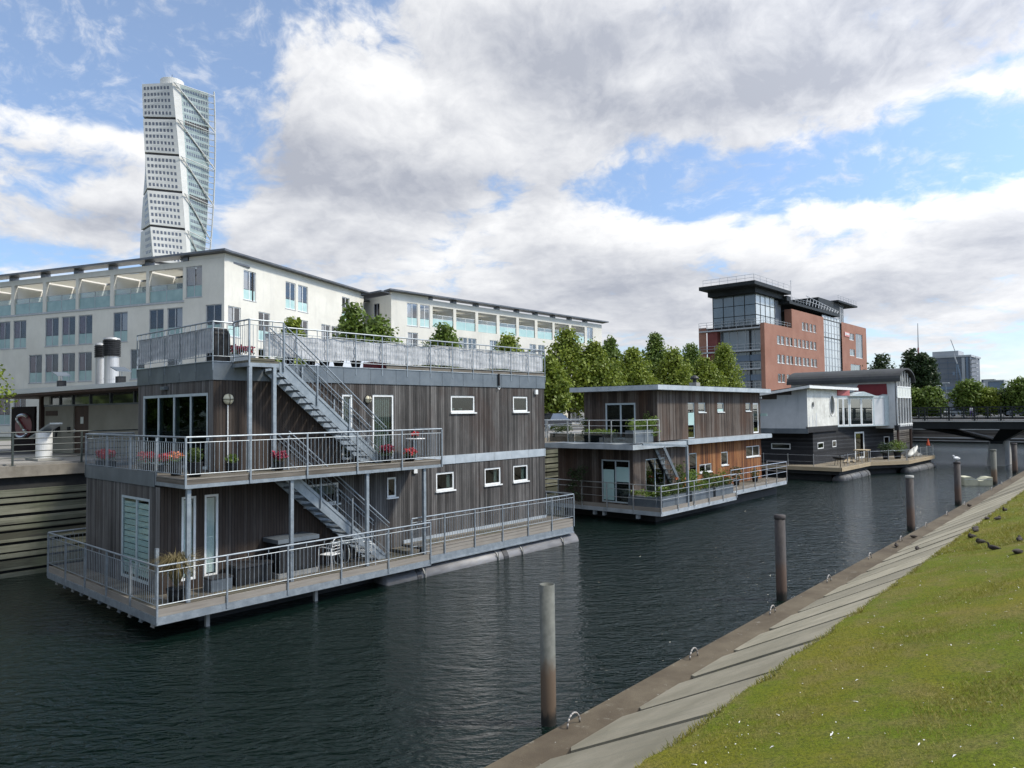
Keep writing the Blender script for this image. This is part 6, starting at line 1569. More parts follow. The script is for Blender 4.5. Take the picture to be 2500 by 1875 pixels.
# dark louvre rows on the glass face
for zc_ in (top-mod*1-1.3, top-3*mod-1.3):
    q = MB()
    for c_ in range(10):
        c4 = []
        f0 = .27+c_*.072
        for f, z_ in ((f0, zc_), (f0+.055, zc_), (f0+.055, zc_+2.6), (f0, zc_+2.6)):
            P = tplan(z_); a, b = P[2], P[3]; L = Rf; nr = (-(b[1]-a[1])/L, (b[0]-a[0])/L); c4.append(tw3((a[0]+(b[0]-a[0])*f+nr[0]*.2, a[1]+(b[1]-a[1])*f+nr[1]*.2), z_))
        q.quad(*c4)
    q.build('louvre_row', M['torsoband'], tw)
# exoskeleton
def tip(z_): P = tplan(z_); a, b = P[2], P[3]; L = Rf; d_ = ((b[0]-a[0])/L, (b[1]-a[1])/L); nr = (-d_[1], d_[0]); return (b[0]+d_[0]*3.2+nr[0]*1.5, b[1]+d_[1]*3.2+nr[1]*1.5)
def corner(z_, f=0.0): P = tplan(z_); a, b = P[2], P[3]; L = Rf; nr = (-(b[1]-a[1])/L, (b[0]-a[0])/L); return (a[0]+(b[0]-a[0])*f+nr[0]*1.5, a[1]+(b[1]-a[1])*f+nr[1]*1.5)
mb = MB(); zz_ = np.linspace(60, top+1, 36)
for a, b in zip(zz_, zz_[1:]): mb.tube(tw3(tip(a), a), tw3(tip(b), b), .42, 6)
mb.build('spine', M['torso'], tw)
mb = MB(); z_ = top
while z_ > 70:
    mb.tube(tw3(corner(z_), z_), tw3(tip(z_), z_-1.5), .24, 5)
    mb.tube(tw3(corner(z_, .03), z_), tw3(tip(z_-mod), z_-mod-1), .36, 6)
    z_ -= mod
mb.build('diagonal_brace', M['torso'], tw)
mb = MB(); z_ = top-2
while z_ > 70:
    P = tplan(z_); mb.tube(tw3(P[3], z_), tw3(tip(z_), z_), .16, 4); mb.tube(tw3(tip(z_), z_), tw3(corner(z_, .75), z_), .12, 4); z_ -= 3.4
mb.build('cross_strut', M['torso'], tw)
mb = MB(); c_ = tw3((1.2, 0), 190); mb.lathe((c_[0], c_[1], 189), [(6.2, 0), (6.2, 6.9), (6.1, 7.0), (0.1, 6.6)], 32); mb.build('roof_drum', M['torso'], tw, False)
mb = MB(); mb.tube((c_[0], c_[1], 195), (c_[0], c_[1], 200), .12, 5); mb.build('roof_mast', M['torsoband'], tw)

# ---------------------------------------------------------------- far skyline on the right
fb = thing('office_block', 'distant grey clad tower block with scaffolding on its right side', 'building', (410, 76, 0))
mb = MB(); mb.box(400, 425, 65.5, 86.5, 3, 29.3); mb.build('cladding', M['farwall'], fb)
mb = MB(); mb.box(399.6, 425, 64.9, 87, 29.32, 30.2); mb.build('roof_edge', M['farlight'], fb)
mb = MB(); mb.box(402, 415, 70.5, 81.5, 30.22, 32.6); mb.build('roof_hut', M['farlight'], fb)
mb = MB(); mb.box(399.7, 399.95, 67.6, 68.9, 4, 29); mb.build('pale_wall_strip', M['farlight'], fb); mb = MB(); mb.box(399.68, 399.95, 66.2, 67.2, 4, 29); mb.build('dark_wall_strip', M['farblue'], fb)
mb = MB()
for k in range(12): mb.box(399.5, 404, 62.9, 65.3, 6+k*2, 6.25+k*2)
for y_ in (63.0, 65.2): mb.box(399.4, 399.6, y_-.08, y_+.08, 4, 29.5)
mb.build('scaffold', M['farlight'], fb)
mb = MB()
for k in range(9): mb.box(399.8, 399.9, 69, 86.4, 6+k*2.6, 6.15+k*2.6)
for k in range(5): mb.box(399.82, 399.92, 71+k*3.6, 71.12+k*3.6, 4, 29)
mb.build('cladding_joints', M['farblue'], fb)
f2 = thing('office_block', 'low dark glass office with pale window bands left of the blue glass block', 'building', (320, 60, 0))
mb = MB(); mb.box(320, 335, 50, 64.5, 3, 14.8); mb.build('body', M['farwall'], f2)
for k, (a, b, c, d_) in enumerate(((58, 62.5, 12.3, 13.4), (57, 63, 10.0, 10.6), (55.5, 60.5, 8.6, 9.3), (54, 56, 12.3, 13.4))): q = MB(); q.box(319.8, 319.98, a, b, c, d_); q.build('window_band', M['farlight'] if k in (1, 2) else M['farblue'], f2)
f3 = thing('office_block', 'white framed blue glass office block behind the round trees', 'building', (400, 56, 0))
mb = MB(); mb.box(400.3, 415, 52.6, 60, 3, 17.3); mb.build('glass_body', M['farblue'], f3); mb = MB(); mb.box(399.8, 415.2, 52.3, 60.4, 17.32, 17.9); mb.box(399.8, 400.28, 58.6, 60.4, 3, 17.31); mb.box(399.8, 400.28, 52.3, 52.6, 3, 17.31); mb.build('white_frame', M['farlight'], f3)
for k in range(3): q = MB(); q.box(400.1, 400.25, 52.7, 58.5, 6+k*3.8, 6.5+k*3.8); q.build('floor_band', M['farlight'], f3)
f4 = thing('office_block', 'low grey rooftops between the tower block and the blue glass block', 'building', (430, 66, 0)); mb = MB(); mb.box(430, 440, 60, 72, 3, 17.8); mb.box(431, 436, 60.5, 66, 17.81, 19.3); mb.box(430, 434, 55, 59.9, 3, 16.2); mb.build('body', M['farwall'], f4); mb = MB(); mb.box(429.8, 429.99, 60, 72, 16, 16.6); mb.build('window_band', M['farblue'], f4)
f5 = thing('office_block', 'small distant blue-grey block at the right edge behind the trees', 'building', (420, 50, 0)); mb = MB(); mb.box(420, 430, 42, 52.5, 3, 13.4); mb.build('body', M['farwall'], f5); mb = MB(); mb.box(419.8, 419.98, 43, 52, 10.5, 12); mb.build('window_band', M['farblue'], f5)
t = thing('radio_mast', 'thin tall mast left of the distant grey tower block', 'mast', (400, 87.4, 3)); mb = MB(); mb.tube((400, 87.4, 3), (400, 87.2, 30), .35, 6, .28); mb.tube((400, 87.2, 30), (400, 87.0, 47), .28, 6, .12); mb.build('pole', M['farwall'], t); mb = MB(); mb.tube((400, 87.2, 31), (400, 87.15, 35), .4, 6); mb.build('collar', paint('mast_red', (.25, .08, .08)), t)
t = thing('construction_crane', 'slim crane in front of the grey tower block with a raised jib', 'crane', (395, 70.4, 3))
mb = MB(); mb.bar((395, 66.6, 9), (395, 69.8, 25.5), .5); mb.bar((395, 70, 9), (395, 70.2, 26), .35); mb.build('mast', M['farblue'], t)
mb = MB(); mb.bar((395, 69.9, 26), (395, 71.2, 30.5), .45); mb.bar((395, 70.6, 32), (395, 72.2, 37.5), .28); mb.bar((395, 71.2, 30.5), (395, 70.6, 32), .3); mb.build('jib', M['farlight'], t)
mb = MB(); mb.box(394.6, 395.4, 71.0, 71.8, 20.6, 22.2); mb.build('hook_block', M['farblue'], t)
# street lamps beyond the bridge
for i, (y_, h_, lab) in enumerate(((34.9, 9.3, 'pale street lamp in front of the tall dark poplars'), (30.4, 9.5, 'street lamp left of the grey tower base'), (29.2, 10.0, 'street lamp before the middle of the grey tower'), (26.9, 9.0, 'street lamp near the right of the grey tower'), (29.3, 8.2, 'lower street lamp before the dark office'), (25.6, 8.0, 'thin lamp pole rising through the round trees'))):
    t = thing('street_lamp', lab, 'street lamp', (152+i, y_, G), 'street lamps beyond the bridge')
    mb = MB(); mb.tube((152+i, y_, G), (152+i, y_, h_), .06, 6); mb.build('pole', M['galv'], t)
    mb = MB(); mb.box(151.8+i, 152.2+i, y_-.55, y_+.55, h_, h_+.12); mb.build('lamp_head', M['white'], t)
for i, y_ in enumerate((29.95, 29.2)):
    t = thing('road_sign', ['left white road sign between the trees beyond the bridge', 'right red and white road sign between the trees beyond the bridge'][i], 'sign', (155, y_, G), 'road signs beyond the bridge')
    mb = MB(); mb.tube((155, y_, G), (155, y_, 7.1), .05, 6); mb.build('pole', M['galv'], t); mb = MB(); mb.box(154.9, 154.94, y_-.18, y_+.18, 6.2, 7.0); o = mb.build('plate', M['white'] if i == 0 else paint('sign_red2', (.5, .08, .08)), t)
    if i: q = MB(); q.box(154.87, 154.895, y_-.12, y_+.12, 6.3, 6.55); q.box(154.87, 154.895, y_-.12, y_+.12, 6.68, 6.92); q.build('plate_marks', M['white'], o)
# people beyond / on the bridge: small figures
# ---------------------------------------------------------------- pavilion on the quay
pv = thing('pavilion', 'low cream quay pavilion with a wide thin roof and dark clerestory glass', 'pavilion', (12, 36, G))
PF = Fac((11.5, 36.8), 96.4, -1)
mb = MB(); wall(mb, PF, -9.5, 2.9, G, 6.09, [(-1.44, -.02, G+.02, 6.05)], .1); wall(mb, Fac(PF.pt(2.9, 0, 0)[:2], 6.4, 1), 0, 8, G, 6.6, [], .1); mb.build('wall', M['bfront'], pv)
mb = MB(); mb.fbox(PF, -1.42, -.04, .05, .10, G+.03, 6.04); dr = mb.build('door', M['brownwood'], pv); mb = MB(); mb.fbox(PF, -.88, -.62, .03, .048, 5.25, 5.55); mb.build('door_notice', M['blind'], dr); mb = MB(); mb.fbox(PF, -.12, -.06, .0, .05, 4.85, 5.0); mb.build('handle', M['steelw'], dr)
mb = MB(); mb.fbox(PF, -9.5, 2.9, .06, .08, 6.12, 6.74); f = mb.build('clerestory_glass', M['glassdark'], pv)
mb = MB()
for s_ in (-9.4, -7.3, -5.27, -3.3, -1.5, .14, 1.4, 2.86): mb.fbox(PF, s_-.035, s_+.035, .0, .055, 6.1, 6.72)
mb.fbox(PF, -9.5, 2.9, -.03, .04, 6.05, 6.12); mb.build('clerestory_frame', M['zinc'], f)
mb = MB(); mb.fbox(PF, 2.4, 2.95, -.02, .05, 6.14, 6.6); mb.build('end_pane', M['blind'], f)
mb = MB(); mb.fbox(PF, 3.2, 3.4, -.05, .3, G, 6.6); mb.build('timber_post', M['brownwood'], pv)
mb = MB(); mb.fbox(PF, 1.55, 2.75, -.03, 0, 5.62, 5.85); mb.build('name_board', M['brownwood'], pv)
for s_ in (1.35, 2.0): mb = MB(); mb.tube(PF.pt(s_, -.02, 5.0), PF.pt(s_, -.18, 5.05), .11, 10); mb.tube(PF.pt(s_, -.12, 5.0), PF.pt(s_-.12, -.2, 4.6), .05, 8); mb.build('water_fountain', M['dkpot'], pv)
mb = MB(); mb.fbox(PF, .25, .5, -.05, 0, 4.85, 5.1); mb.build('wall_box', M['dkpot'], pv)
mb = MB(); mb.fbox(PF, 3.62, 6.25, -.15, -.05, G, 6.08); sp = mb.build('sign_panel', noisy('sign_dark', (.010, .005, .006), (.016, .008, .009), 1, .7, spec=.1), pv); sp['label'] = 'dark panel with a silver S over a red disc'
mb = MB(); n = 28; c0_ = (4.85, 5.15)
mb.add([PF.pt(c0_[0]+.95*math.cos(2*PI*k/n), -.155, c0_[1]+.62*math.sin(2*PI*k/n)) for k in range(n)], [tuple(range(n))]); mb.build('red_disc', paint('disc_red', (.16, .012, .02), .5), sp)
mb = MB()
spt = []
for k in range(25):
    u = k/24
    if u < .36: a = R(20+215*u/.36); p = (math.cos(a)*.62, .33+math.sin(a)*.20)
    elif u < .64: f_ = (u-.36)/.28; a = R(235); p = (math.cos(a)*.62+(.50)*f_*1.15-.0, .33+math.sin(a)*.20-.40*f_)
    else: a = R(55-215*(u-.64)/.36); p = (math.cos(a)*.62-.12, -.36+math.sin(a)*.20)
    spt.append(p)
for a, b in zip(spt, spt[1:]):
    A_ = PF.pt(c0_[0]-a[0], -.20, c0_[1]+a[1]); B_ = PF.pt(c0_[0]-b[0], -.20, c0_[1]+b[1]); mb.tube(A_, B_, .07, 6)
mb.build('letter_s', M['steelw'], sp)
mb = MB()
def pr_(s, d, z): return PF.pt(s, d, z)
mb.hexa([pr_(-11, -1.3, 6.72), pr_(6.9, -1.3, 6.60), pr_(6.3, 8, 6.9), pr_(-11, 8, 6.9), pr_(-11, -1.3, 6.86), pr_(6.9, -1.3, 6.86), pr_(6.3, 8, 7.25), pr_(-11, 8, 8.15)]); mb.build('roof', M['rooflight'], pv)
mb = MB(); mb.hexa([pr_(-11, -1.28, 6.62), pr_(6.8, -1.28, 6.5), pr_(6.2, 8, 6.5), pr_(-11, 8, 6.5), pr_(-11, -1.28, 6.70), pr_(6.8, -1.28, 6.59), pr_(6.2, 8, 6.6), pr_(-11, 8, 6.6)]); mb.build('soffit', M['brownwood'], pv)
mb = MB(); mb.fbox(PF, -9.5, 6.2, 7.5, 7.7, G, 6.5); mb.build('rear_wall', M['bfront'], pv)
# vents and ducts on the roof
for i, (s_, r_, zt_, lab) in enumerate(((1.8, .23, 8.75, 'smaller of two round steel roof ducts with a ribbed dark cap'), (.67, .35, 8.9, 'larger of two round steel roof ducts with a ribbed dark cap'))):
    c = PF.pt(s_, 2.0, 0); t = thing('roof_duct', lab, 'duct', (c[0], c[1], 6.9), 'ribbed ducts on the pavilion roof')
    mb = MB(); mb.lathe((c[0], c[1], 0), [(r_*.92, 6.8), (r_*.92, 8.5), (r_*.3, 8.51)], 24); mb.lathe((c[0], c[1], 0), [(r_*.97, 7.35), (r_*.97, 7.40)], 24); mb.build('duct', M['steelduct'], t, False)
    mb = MB(); z_ = 8.45; P_ = []
    while z_ < zt_+.25: P_ += [(r_*1.12, z_), (r_*1.12, z_+.06), (r_*.95, z_+.061), (r_*.95, z_+.10)]; z_ += .10
    mb.lathe((c[0], c[1], 0), P_, 24); mb.build('louvre_cap', M['dkpot'], t, False)
    mb = MB(); mb.lathe((c[0], c[1], 0), [(r_*1.08, z_), (r_*1.0, z_+.08), (r_*.3, z_+.13)], 24); mb.build('cap_top', M['steelduct'], t, False)
for i, s_ in enumerate((2.6, -3.0)):
    c = PF.pt(s_, .6, 0); t = thing('roof_cowl', ['small roof cowl left of the two steel ducts', 'small roof cowl half hidden by the nearest houseboat'][i], 'vent', (c[0], c[1], 7), 'small cowls on the pavilion roof')
    mb = MB(); mb.box(c[0]-.16, c[0]+.16, c[1]-.16, c[1]+.16, 6.95, 7.3); mb.build('base', M['dkpot'], t); mb = MB()
    for dx in (-.14, .14): mb.box(c[0]-.01, c[0]+.01, c[1]+dx-.01, c[1]+dx+.01, 7.3, 7.58)
    mb.build('struts', M['galv'], t); mb = MB(); mb.hexa([(c[0]-.3, c[1]-.36, 7.5), (c[0]+.3, c[1]-.36, 7.5), (c[0]+.3, c[1]+.36, 7.7), (c[0]-.3, c[1]+.36, 7.7), (c[0]-.3, c[1]-.36, 7.54), (c[0]+.3, c[1]-.36, 7.54), (c[0]+.3, c[1]+.36, 7.74), (c[0]-.3, c[1]+.36, 7.74)]); mb.build('hood', M['zinc'], t)
# info stand
t = thing('info_stand', 'white information column with a tilted sign plate on the quay', 'information stand', (9.25, 32.2, G))
mb = MB(); mb.tube((9.12, 32.4, G+.08), (9.12, 32.4, 5.0), .28, 24); mb.build('column', M['white'], t, False)
mb = MB(); mb.box(8.7, 9.55, 31.6, 33.2, G, G+.08); mb.build('base', M['concgrey'], t)
mb = MB(); c, s_ = math.cos(R(96.4)), math.sin(R(96.4))
def ip(u, v, z): return (9.25+c*u+s_*v*.3, 32.35+s_*u-c*v, z)
mb.hexa([(8.85, 33.35, 4.70), (9.2, 33.25, 4.70), (9.5, 31.6, 5.28), (9.1, 31.7, 5.28), (8.85, 33.35, 4.76), (9.2, 33.25, 4.76), (9.5, 31.6, 5.34), (9.1, 31.7, 5.34)]); mb.build('sign_plate', M['galv'], t)
t = thing('litter_bin', 'dark bin at the left edge of the photo behind the quay railing', 'bin', (7.2, 33.5, G)); mb = MB(); mb.lathe((7.35, 34.0, G), [(.22, 0), (.25, .85)], 14); mb.build('body', M['dkpot'], t); mb = MB(); mb.lathe((7.35, 34.0, G), [(.27, .86), (.27, .9), (.1, .95)], 14); mb.build('lid', M['white'], t)

# ---------------------------------------------------------------- trees
def tree(label, x, y, z0, h, r, cb, seed, leaf='leafB', n=4200, size=.26, shape='ovoid', group=None, name='street_tree', clumps=46, trunk=.16, cat='tree'):
    t = thing(name, label, cat, (x, y, z0), group)
    g = random.Random(seed)
    mb = MB(); H = z0+h
    top_ = z0+h*.9
    pr = Vector((x, y, z0)); k_ = 7; lean = (g.uniform(-.2, .2), g.uniform(-.2, .2))
    pts = []
    for k in range(k_+1): f = k/k_; pts.append(Vector((x+lean[0]*f*f*r*.6+g.uniform(-.05, .05), y+lean[1]*f*f*r*.6, z0+(h*.9)*f)))
    for k in range(k_): mb.tube(pts[k], pts[k+1], trunk*(1-k/k_*.85), 7, trunk*(1-(k+1)/k_*.85), caps=False)
    C_ = []
    for i in range(clumps):
        f = (i+.5)/clumps; f = f**(.85)
        if shape == 'ovoid': w_ = math.sin(PI*min(1, (.12+.88*f))**.75)
        elif shape == 'cone': w_ = (1-f)**.65*(.55+.45*min(1, f*6))
        elif shape == 'round': w_ = math.sqrt(max(0, 1-(2*f-1)**2))
        else: w_ = .75*math.sin(PI*min(1, .1+.85*f))**.5
        w_ = max(w_, .06)
        a = i*2.39996+g.uniform(-.4, .4); rr = r*w_*math.sqrt(g.uniform(.25, 1.0))*g.uniform(.75, 1.08)
        zz_ = z0+cb+(h-cb)*f+g.uniform(-.25, .25)
        c_ = Vector((x+rr*math.cos(a), y+rr*math.sin(a), zz_)); C_.append((c_, w_))
        if i % 2 == 0 and w_ > .25:
            zb_ = max(z0+cb*.7, zz_-rr*.7-.3); fb_ = min(.95, (zb_-z0)/(h*.9)); j = int(fb_*k_); b_ = pts[j]+(pts[min(j+1, k_)]-pts[j])*(fb_*k_-j)
            mb.tube(b_, c_, trunk*.30, 5, .012, caps=False)
    mb.build('trunk', M['bark'], t)
    V = []; per = n//clumps
    ng = np.random.default_rng(seed)
    allq = []
    for c_, w_ in C_:
        m_ = int(per*(.6+.8*w_)); cr = (.24+.24*w_)*r*g.uniform(.8, 1.25)+.12
        d = ng.normal(size=(m_, 3)); d /= np.linalg.norm(d, axis=1)[:, None]
        rad = cr*(ng.random((m_, 1))**.35)
        sc = np.array([1.0, 1.0, .8]); c0 = np.array(c_)
        p = c0+d*rad*sc+ng.normal(size=(m_, 3))*.05*r
        # leaf clumps hang outward and down a little
        nrm = d*.7+ng.normal(size=(m_, 3))*.6+np.array([0, 0, .35]); nrm /= np.linalg.norm(nrm, axis=1)[:, None]
        u = np.cross(nrm, ng.normal(size=(m_, 3))); u /= np.linalg.norm(u, axis=1)[:, None]; v = np.cross(nrm, u)
        s_ = size*(.55+.8*ng.random((m_, 1)))
        q = np.stack([p-u*s_*.5, p+v*s_*.33, p+u*s_*.5, p-v*s_*.33], 1); allq.append(q)
    Q = np.concatenate(allq).reshape(-1, 3)-np.array([x, y, z0])
    me = bpy.data.meshes.new('crown'); nf = len(Q)//4
    me.vertices.add(len(Q)); me.vertices.foreach_set('co', Q.ravel()); me.loops.add(len(Q)); me.loops.foreach_set('vertex_index', np.arange(len(Q), dtype=np.int32))
    me.polygons.add(nf); me.polygons.foreach_set('loop_start', np.arange(0, len(Q), 4, dtype=np.int32)); me.materials.append(M[leaf]); me.update(); me.validate()
    o = bpy.data.objects.new('crown', me); COL.objects.link(o); o.parent = t
    return t
TG = 'street trees along the quay'
def px2x(px, y):
    th = YAW-math.atan((px-1250)/1776); return y/math.tan(th)
# (photo order left to right) x from bearing, y of the row
TR = [(716, 46, 8.1, 1.3, 'leafA', 'ovoid', 'tree top just peeping over the screen left of the larger trees'),
 (862, 46, 9.6, 1.7, 'leafB', 'cone', 'tall pointed tree in front of the inner corner of the two cream buildings'),
 (922, 44.5, 8.7, 2.1, 'leafB', 'ovoid', 'broad green tree right of the pointed one by the building corner'),
 (1085, 46, 9.0, 1.9, 'leafB', 'ovoid', 'rounded tree top in front of the second cream building, left one'),
 (1242, 46, 8.7, 1.9, 'leafA', 'ovoid', 'rounded tree top in front of the second cream building, right one'),
 (1344, 44, 6.6, 1.5, 'leafA', 'ovoid', 'small yellow-green tree just right of the nearest houseboat roof'),
 (1388, 47, 10.0, 2.5, 'leafA', 'ovoid', 'large lime-green tree in front of the right end of the cream block'),
 (1452, 45, 8.6, 2.0, 'leafA', 'ovoid', 'lime-green tree right of the largest tree'),
 (1492, 50, 10.2, 1.8, 'leafB', 'cone', 'pointed tree standing against the sky right of the cream block'),
 (1545, 46, 8.6, 2.2, 'leafA', 'ovoid', 'lower broad tree between the two pointed ones'),
 (1602, 50, 11.6, 2.1, 'leafB', 'cone', 'tallest pointed tree in the middle of the row'),
 (1645, 45, 8.8, 2.2, 'leafA', 'ovoid', 'broad tree at the foot of the tallest pointed tree'),
 (1690, 50, 10.8, 2.2, 'leafB', 'cone', 'pointed tree just left of the brick building'),
 (1722, 46, 8.4, 2.1, 'leafA', 'ovoid', 'low broad tree beneath the roof cowl'),
 (1768, 48, 10.9, 2.7, 'leafA', 'cone', 'rightmost conical tree in front of the brick building')]
for i, (px, y_, h_, r_, lf, sh, lab) in enumerate(TR):
    tree(lab, px2x(px, y_), y_, G, h_, r_*1.22, 1.9 if sh != 'cone' else 1.6, 100+i, lf, 8500 if px > 1300 else 5200, .34, sh, TG, trunk=.15, clumps=60)
tree('leafy branch end of a lime-green tree at the left edge of the photo', 6.6, 33.2, G, 4.6, 1.25, 2.0, 60, 'leafA', 3600, .16, 'ovoid', None, trunk=.11)
for i, (x_, y_, h_) in enumerate(((2.5, 43, 11.5), (-2, 52, 12.5), (-7, 61, 12), (-13, 50, 12.5), (-20, 60, 13), (-24, 46, 12))):
    tree(['broad tree', 'tall tree', 'large tree', 'dark tree', 'wide tree', 'leafy tree'][i]+' on the quay left of the photo, mirrored in the glazed end doors', x_, y_, G, h_, 4.4, 1.8, 500+i, 'leafB', 3600, .55, 'ovoid', 'trees left of the pavilion', trunk=.25)
# beyond the bridge
FT = [(38.5, 148, 11.4, 4.2, 'leafC', 'ovoid', 'wide dark tree group right of the brick building'), (35.6, 156, 10.2, 3.0, 'leafC', 'ovoid', 'dark tree between the brick building and the poplars'),
 (34.6, 152, 12.3, 2.0, 'leafC', 'poplar', 'tall dark poplar behind the vaulted houseboat roof'), (32.8, 153, 11.8, 1.9, 'leafC', 'poplar', 'second dark poplar right of the first'), (31.6, 154, 10.5, 1.7, 'leafC', 'poplar', 'third shorter poplar beside the grey tower'),
 (32.6, 146, 4.6, 2.6, 'leafB', 'round', 'low yellow-green bush left under the poplars'), (29.9, 146, 4.9, 1.9, 'leafB', 'round', 'low green tree right of the yellow-green bush'),
 (24.8, 150, 6.0, 2.6, 'leafB', 'round', 'round dark green tree in the middle beyond the bridge'), (22.2, 150, 4.6, 1.9, 'leafA', 'round', 'lighter green tree at the right of the round dark one'),
 (19.6, 152, 4.1, 2.3, 'leafC', 'round', 'low dark hedge-like tree between the two round trees'), (17.0, 150, 6.2, 2.6, 'leafB', 'round', 'round tree at the right edge of the photo'),
 (14.2, 150, 6.0, 2.4, 'leafB', 'round', 'round tree outside the right edge beside the canal'), (27.2, 168, 5.0, 2.0, 'leafC', 'round', 'small dark tree behind the road signs'), (42, 160, 10, 3.2, 'leafC', 'ovoid', 'dark tree hidden partly behind the brick building')]
for i, (y_, x_, h_, r_, lf, sh, lab) in enumerate(FT):
    tree(lab, x_, y_, G, h_, r_, .6, 300+i, lf, 3000, .50, sh if sh != 'poplar' else 'pop', 'trees beyond the bridge', name='far_tree', clumps=40, trunk=.25)

# ---------------------------------------------------------------- cars
def car(label, x, y, z, rz, col, L=4.3, W_=1.75, H_=1.45, van=False, group=None):
    t = thing('parked_car', label, 'car', (x, y, z), group)
    c, s_ = math.cos(rz), math.sin(rz)
    def T(px, py, pz): return (x+px*c-py*s_, y+px*s_+py*c, z+pz)
    mb = MB(); prof = [(-.5, .35), (-.5, .62), (-.48, .78), (-.28, .88), (-.12, .92), (.40, .92), (.48, .85), (.5, .6), (.5, .32), (.35, .25), (-.35, .25)]
    if van: prof = [(-.5, .35), (-.5, .85), (-.42, 1.1), (.5, 1.1), (.5, .3), (-.4, .25)]
    n = len(prof); rr = []
    for w_, k in ((-.5, .94), (-.46, 1.0), (.46, 1.0), (.5, .94)): rr.append([T(px*L, w_*W_, .25+(pz-.25)*k) for px, pz in prof])
    mb.rings(rr); body = mb.build('body', paint('car_paint', col, .25), t)
    mb = MB(); pc = [(-.26, .88), (-.12, H_/1.0), (.22, H_), (.42, .90)]
    if van: pc = [(-.43, 1.05), (-.32, 1.9), (.49, 1.9), (.5, 1.05)]
    rr = []
    for w_ in (-.5, .5): rr.append([T(px*L, w_*W_*.92 if pz < 1 else w_*W_*.78, pz) for px, pz in pc])
    mb.rings(rr); mb.build('windows', M['glassdark'], t)
    mb = MB(); a, b = pc[1], pc[2]; mb.hexa([T(a[0]*L, -W_*.38, a[1]-.01), T(b[0]*L, -W_*.38, b[1]-.01), T(b[0]*L, W_*.38, b[1]-.01), T(a[0]*L, W_*.38, a[1]-.01), T(a[0]*L, -W_*.36, a[1]+.04), T(b[0]*L, -W_*.36, b[1]+.04), T(b[0]*L, W_*.36, b[1]+.04), T(a[0]*L, W_*.36, a[1]+.04)]); mb.build('roof_panel', paint('car_paint', col, .25), t)
    for px in (-.32, .32):
        for py in (-.46, .46):
            q = MB(); q.tube(T(px*L, (py-.06)*W_, .31), T(px*L, (py+.06)*W_, .31), .31, 14); w_ = q.build('wheel', M['black'], t); q = MB(); q.tube(T(px*L, (py-.065)*W_, .31), T(px*L, (py+.065)*W_, .31), .17, 10); q.build('hub', M['galv'], w_)
    for py in (-.38, .38): q = MB(); q.tube(T(-.5*L-.01, py*W_, .62), T(-.5*L+.05, py*W_, .62), .09, 8); q.build('headlight', M['white'], t)
    return t
CG = 'cars parked beyond the bridge'
car('white hatchback seen through the bridge railing, in the middle of the parking', 150, 26.0, G, R(95), (.55, .57, .60), group=CG)
car('black estate car with a red tail light behind the bridge railing', 149, 31.0, G, R(88), (.02, .02, .025), group=CG)
car('pale silver car behind the dark estate', 158, 31.5, G, R(90), (.60, .62, .64), group=CG)
car('silver car behind the left end of the bridge railing', 156, 38.0, G, R(92), (.45, .50, .52), group=CG)
car('white car farther back left beyond the bridge', 162, 35.5, G, R(90), (.6, .62, .62), group=CG)
car('grey car at the right edge beyond the bridge', 150, 17.2, G, R(90), (.22, .24, .28), group=CG)
car('dark car parked on the quay street between the two nearest houseboats', 54.0, 43.0, G, R(0), (.03, .033, .04))
# bicycles against the far facade
def bicycle(label, x, y, z, rz):
    t = thing('bicycle', label, 'bicycle', (x, y, z), 'bicycles parked by the cream building')
    c, s_ = math.cos(rz), math.sin(rz)
    def T(px, pz, py=0): return (x+px*c-py*s_, y+px*s_+py*c, z+pz)
    for px in (-.52, .52):
        q = MB(); pr = None
        for k in range(15):
            a = 2*PI*k/14; p = T(px+.33*math.cos(a), .34+.33*math.sin(a))
            if pr: q.tube(pr, p, .022, 5, caps=False)
            pr = p
        q.build('wheel', M['black'], t)
    q = MB()
    for a, b in (((-.52, .34), (-.15, .78)), ((-.15, .78), (.38, .80)), ((.38, .80), (-.05, .32)), ((-.05, .32), (-.15, .95)), ((-.05, .32), (-.52, .34)), ((.35, 1.0), (.52, .34))): q.tube(T(*a), T(*b), .02, 5)
    q.build('frame', M['railgreen'], t)
    q = MB(); q.tube(T(.33, 1.02, -.26), T(.33, 1.02, .26), .016, 5); q.build('handlebar', M['dkpot'], t); q = MB(); q.tube(T(-.28, .97), T(-.04, .97), .05, 6); q.build('saddle', M['dkpot'], t)
for i, (x_, lab) in enumerate(((66.0, 'leftmost bicycle seen above the balcony rail of the second houseboat'), (69.0, 'second bicycle before the dark shop window'), (73.5, 'third bicycle, before the white wall'), (75.5, 'rightmost bicycle near the edge of the second houseboat'))): bicycle(lab, x_, 52.5+i*.5, G, .3+i*.4)

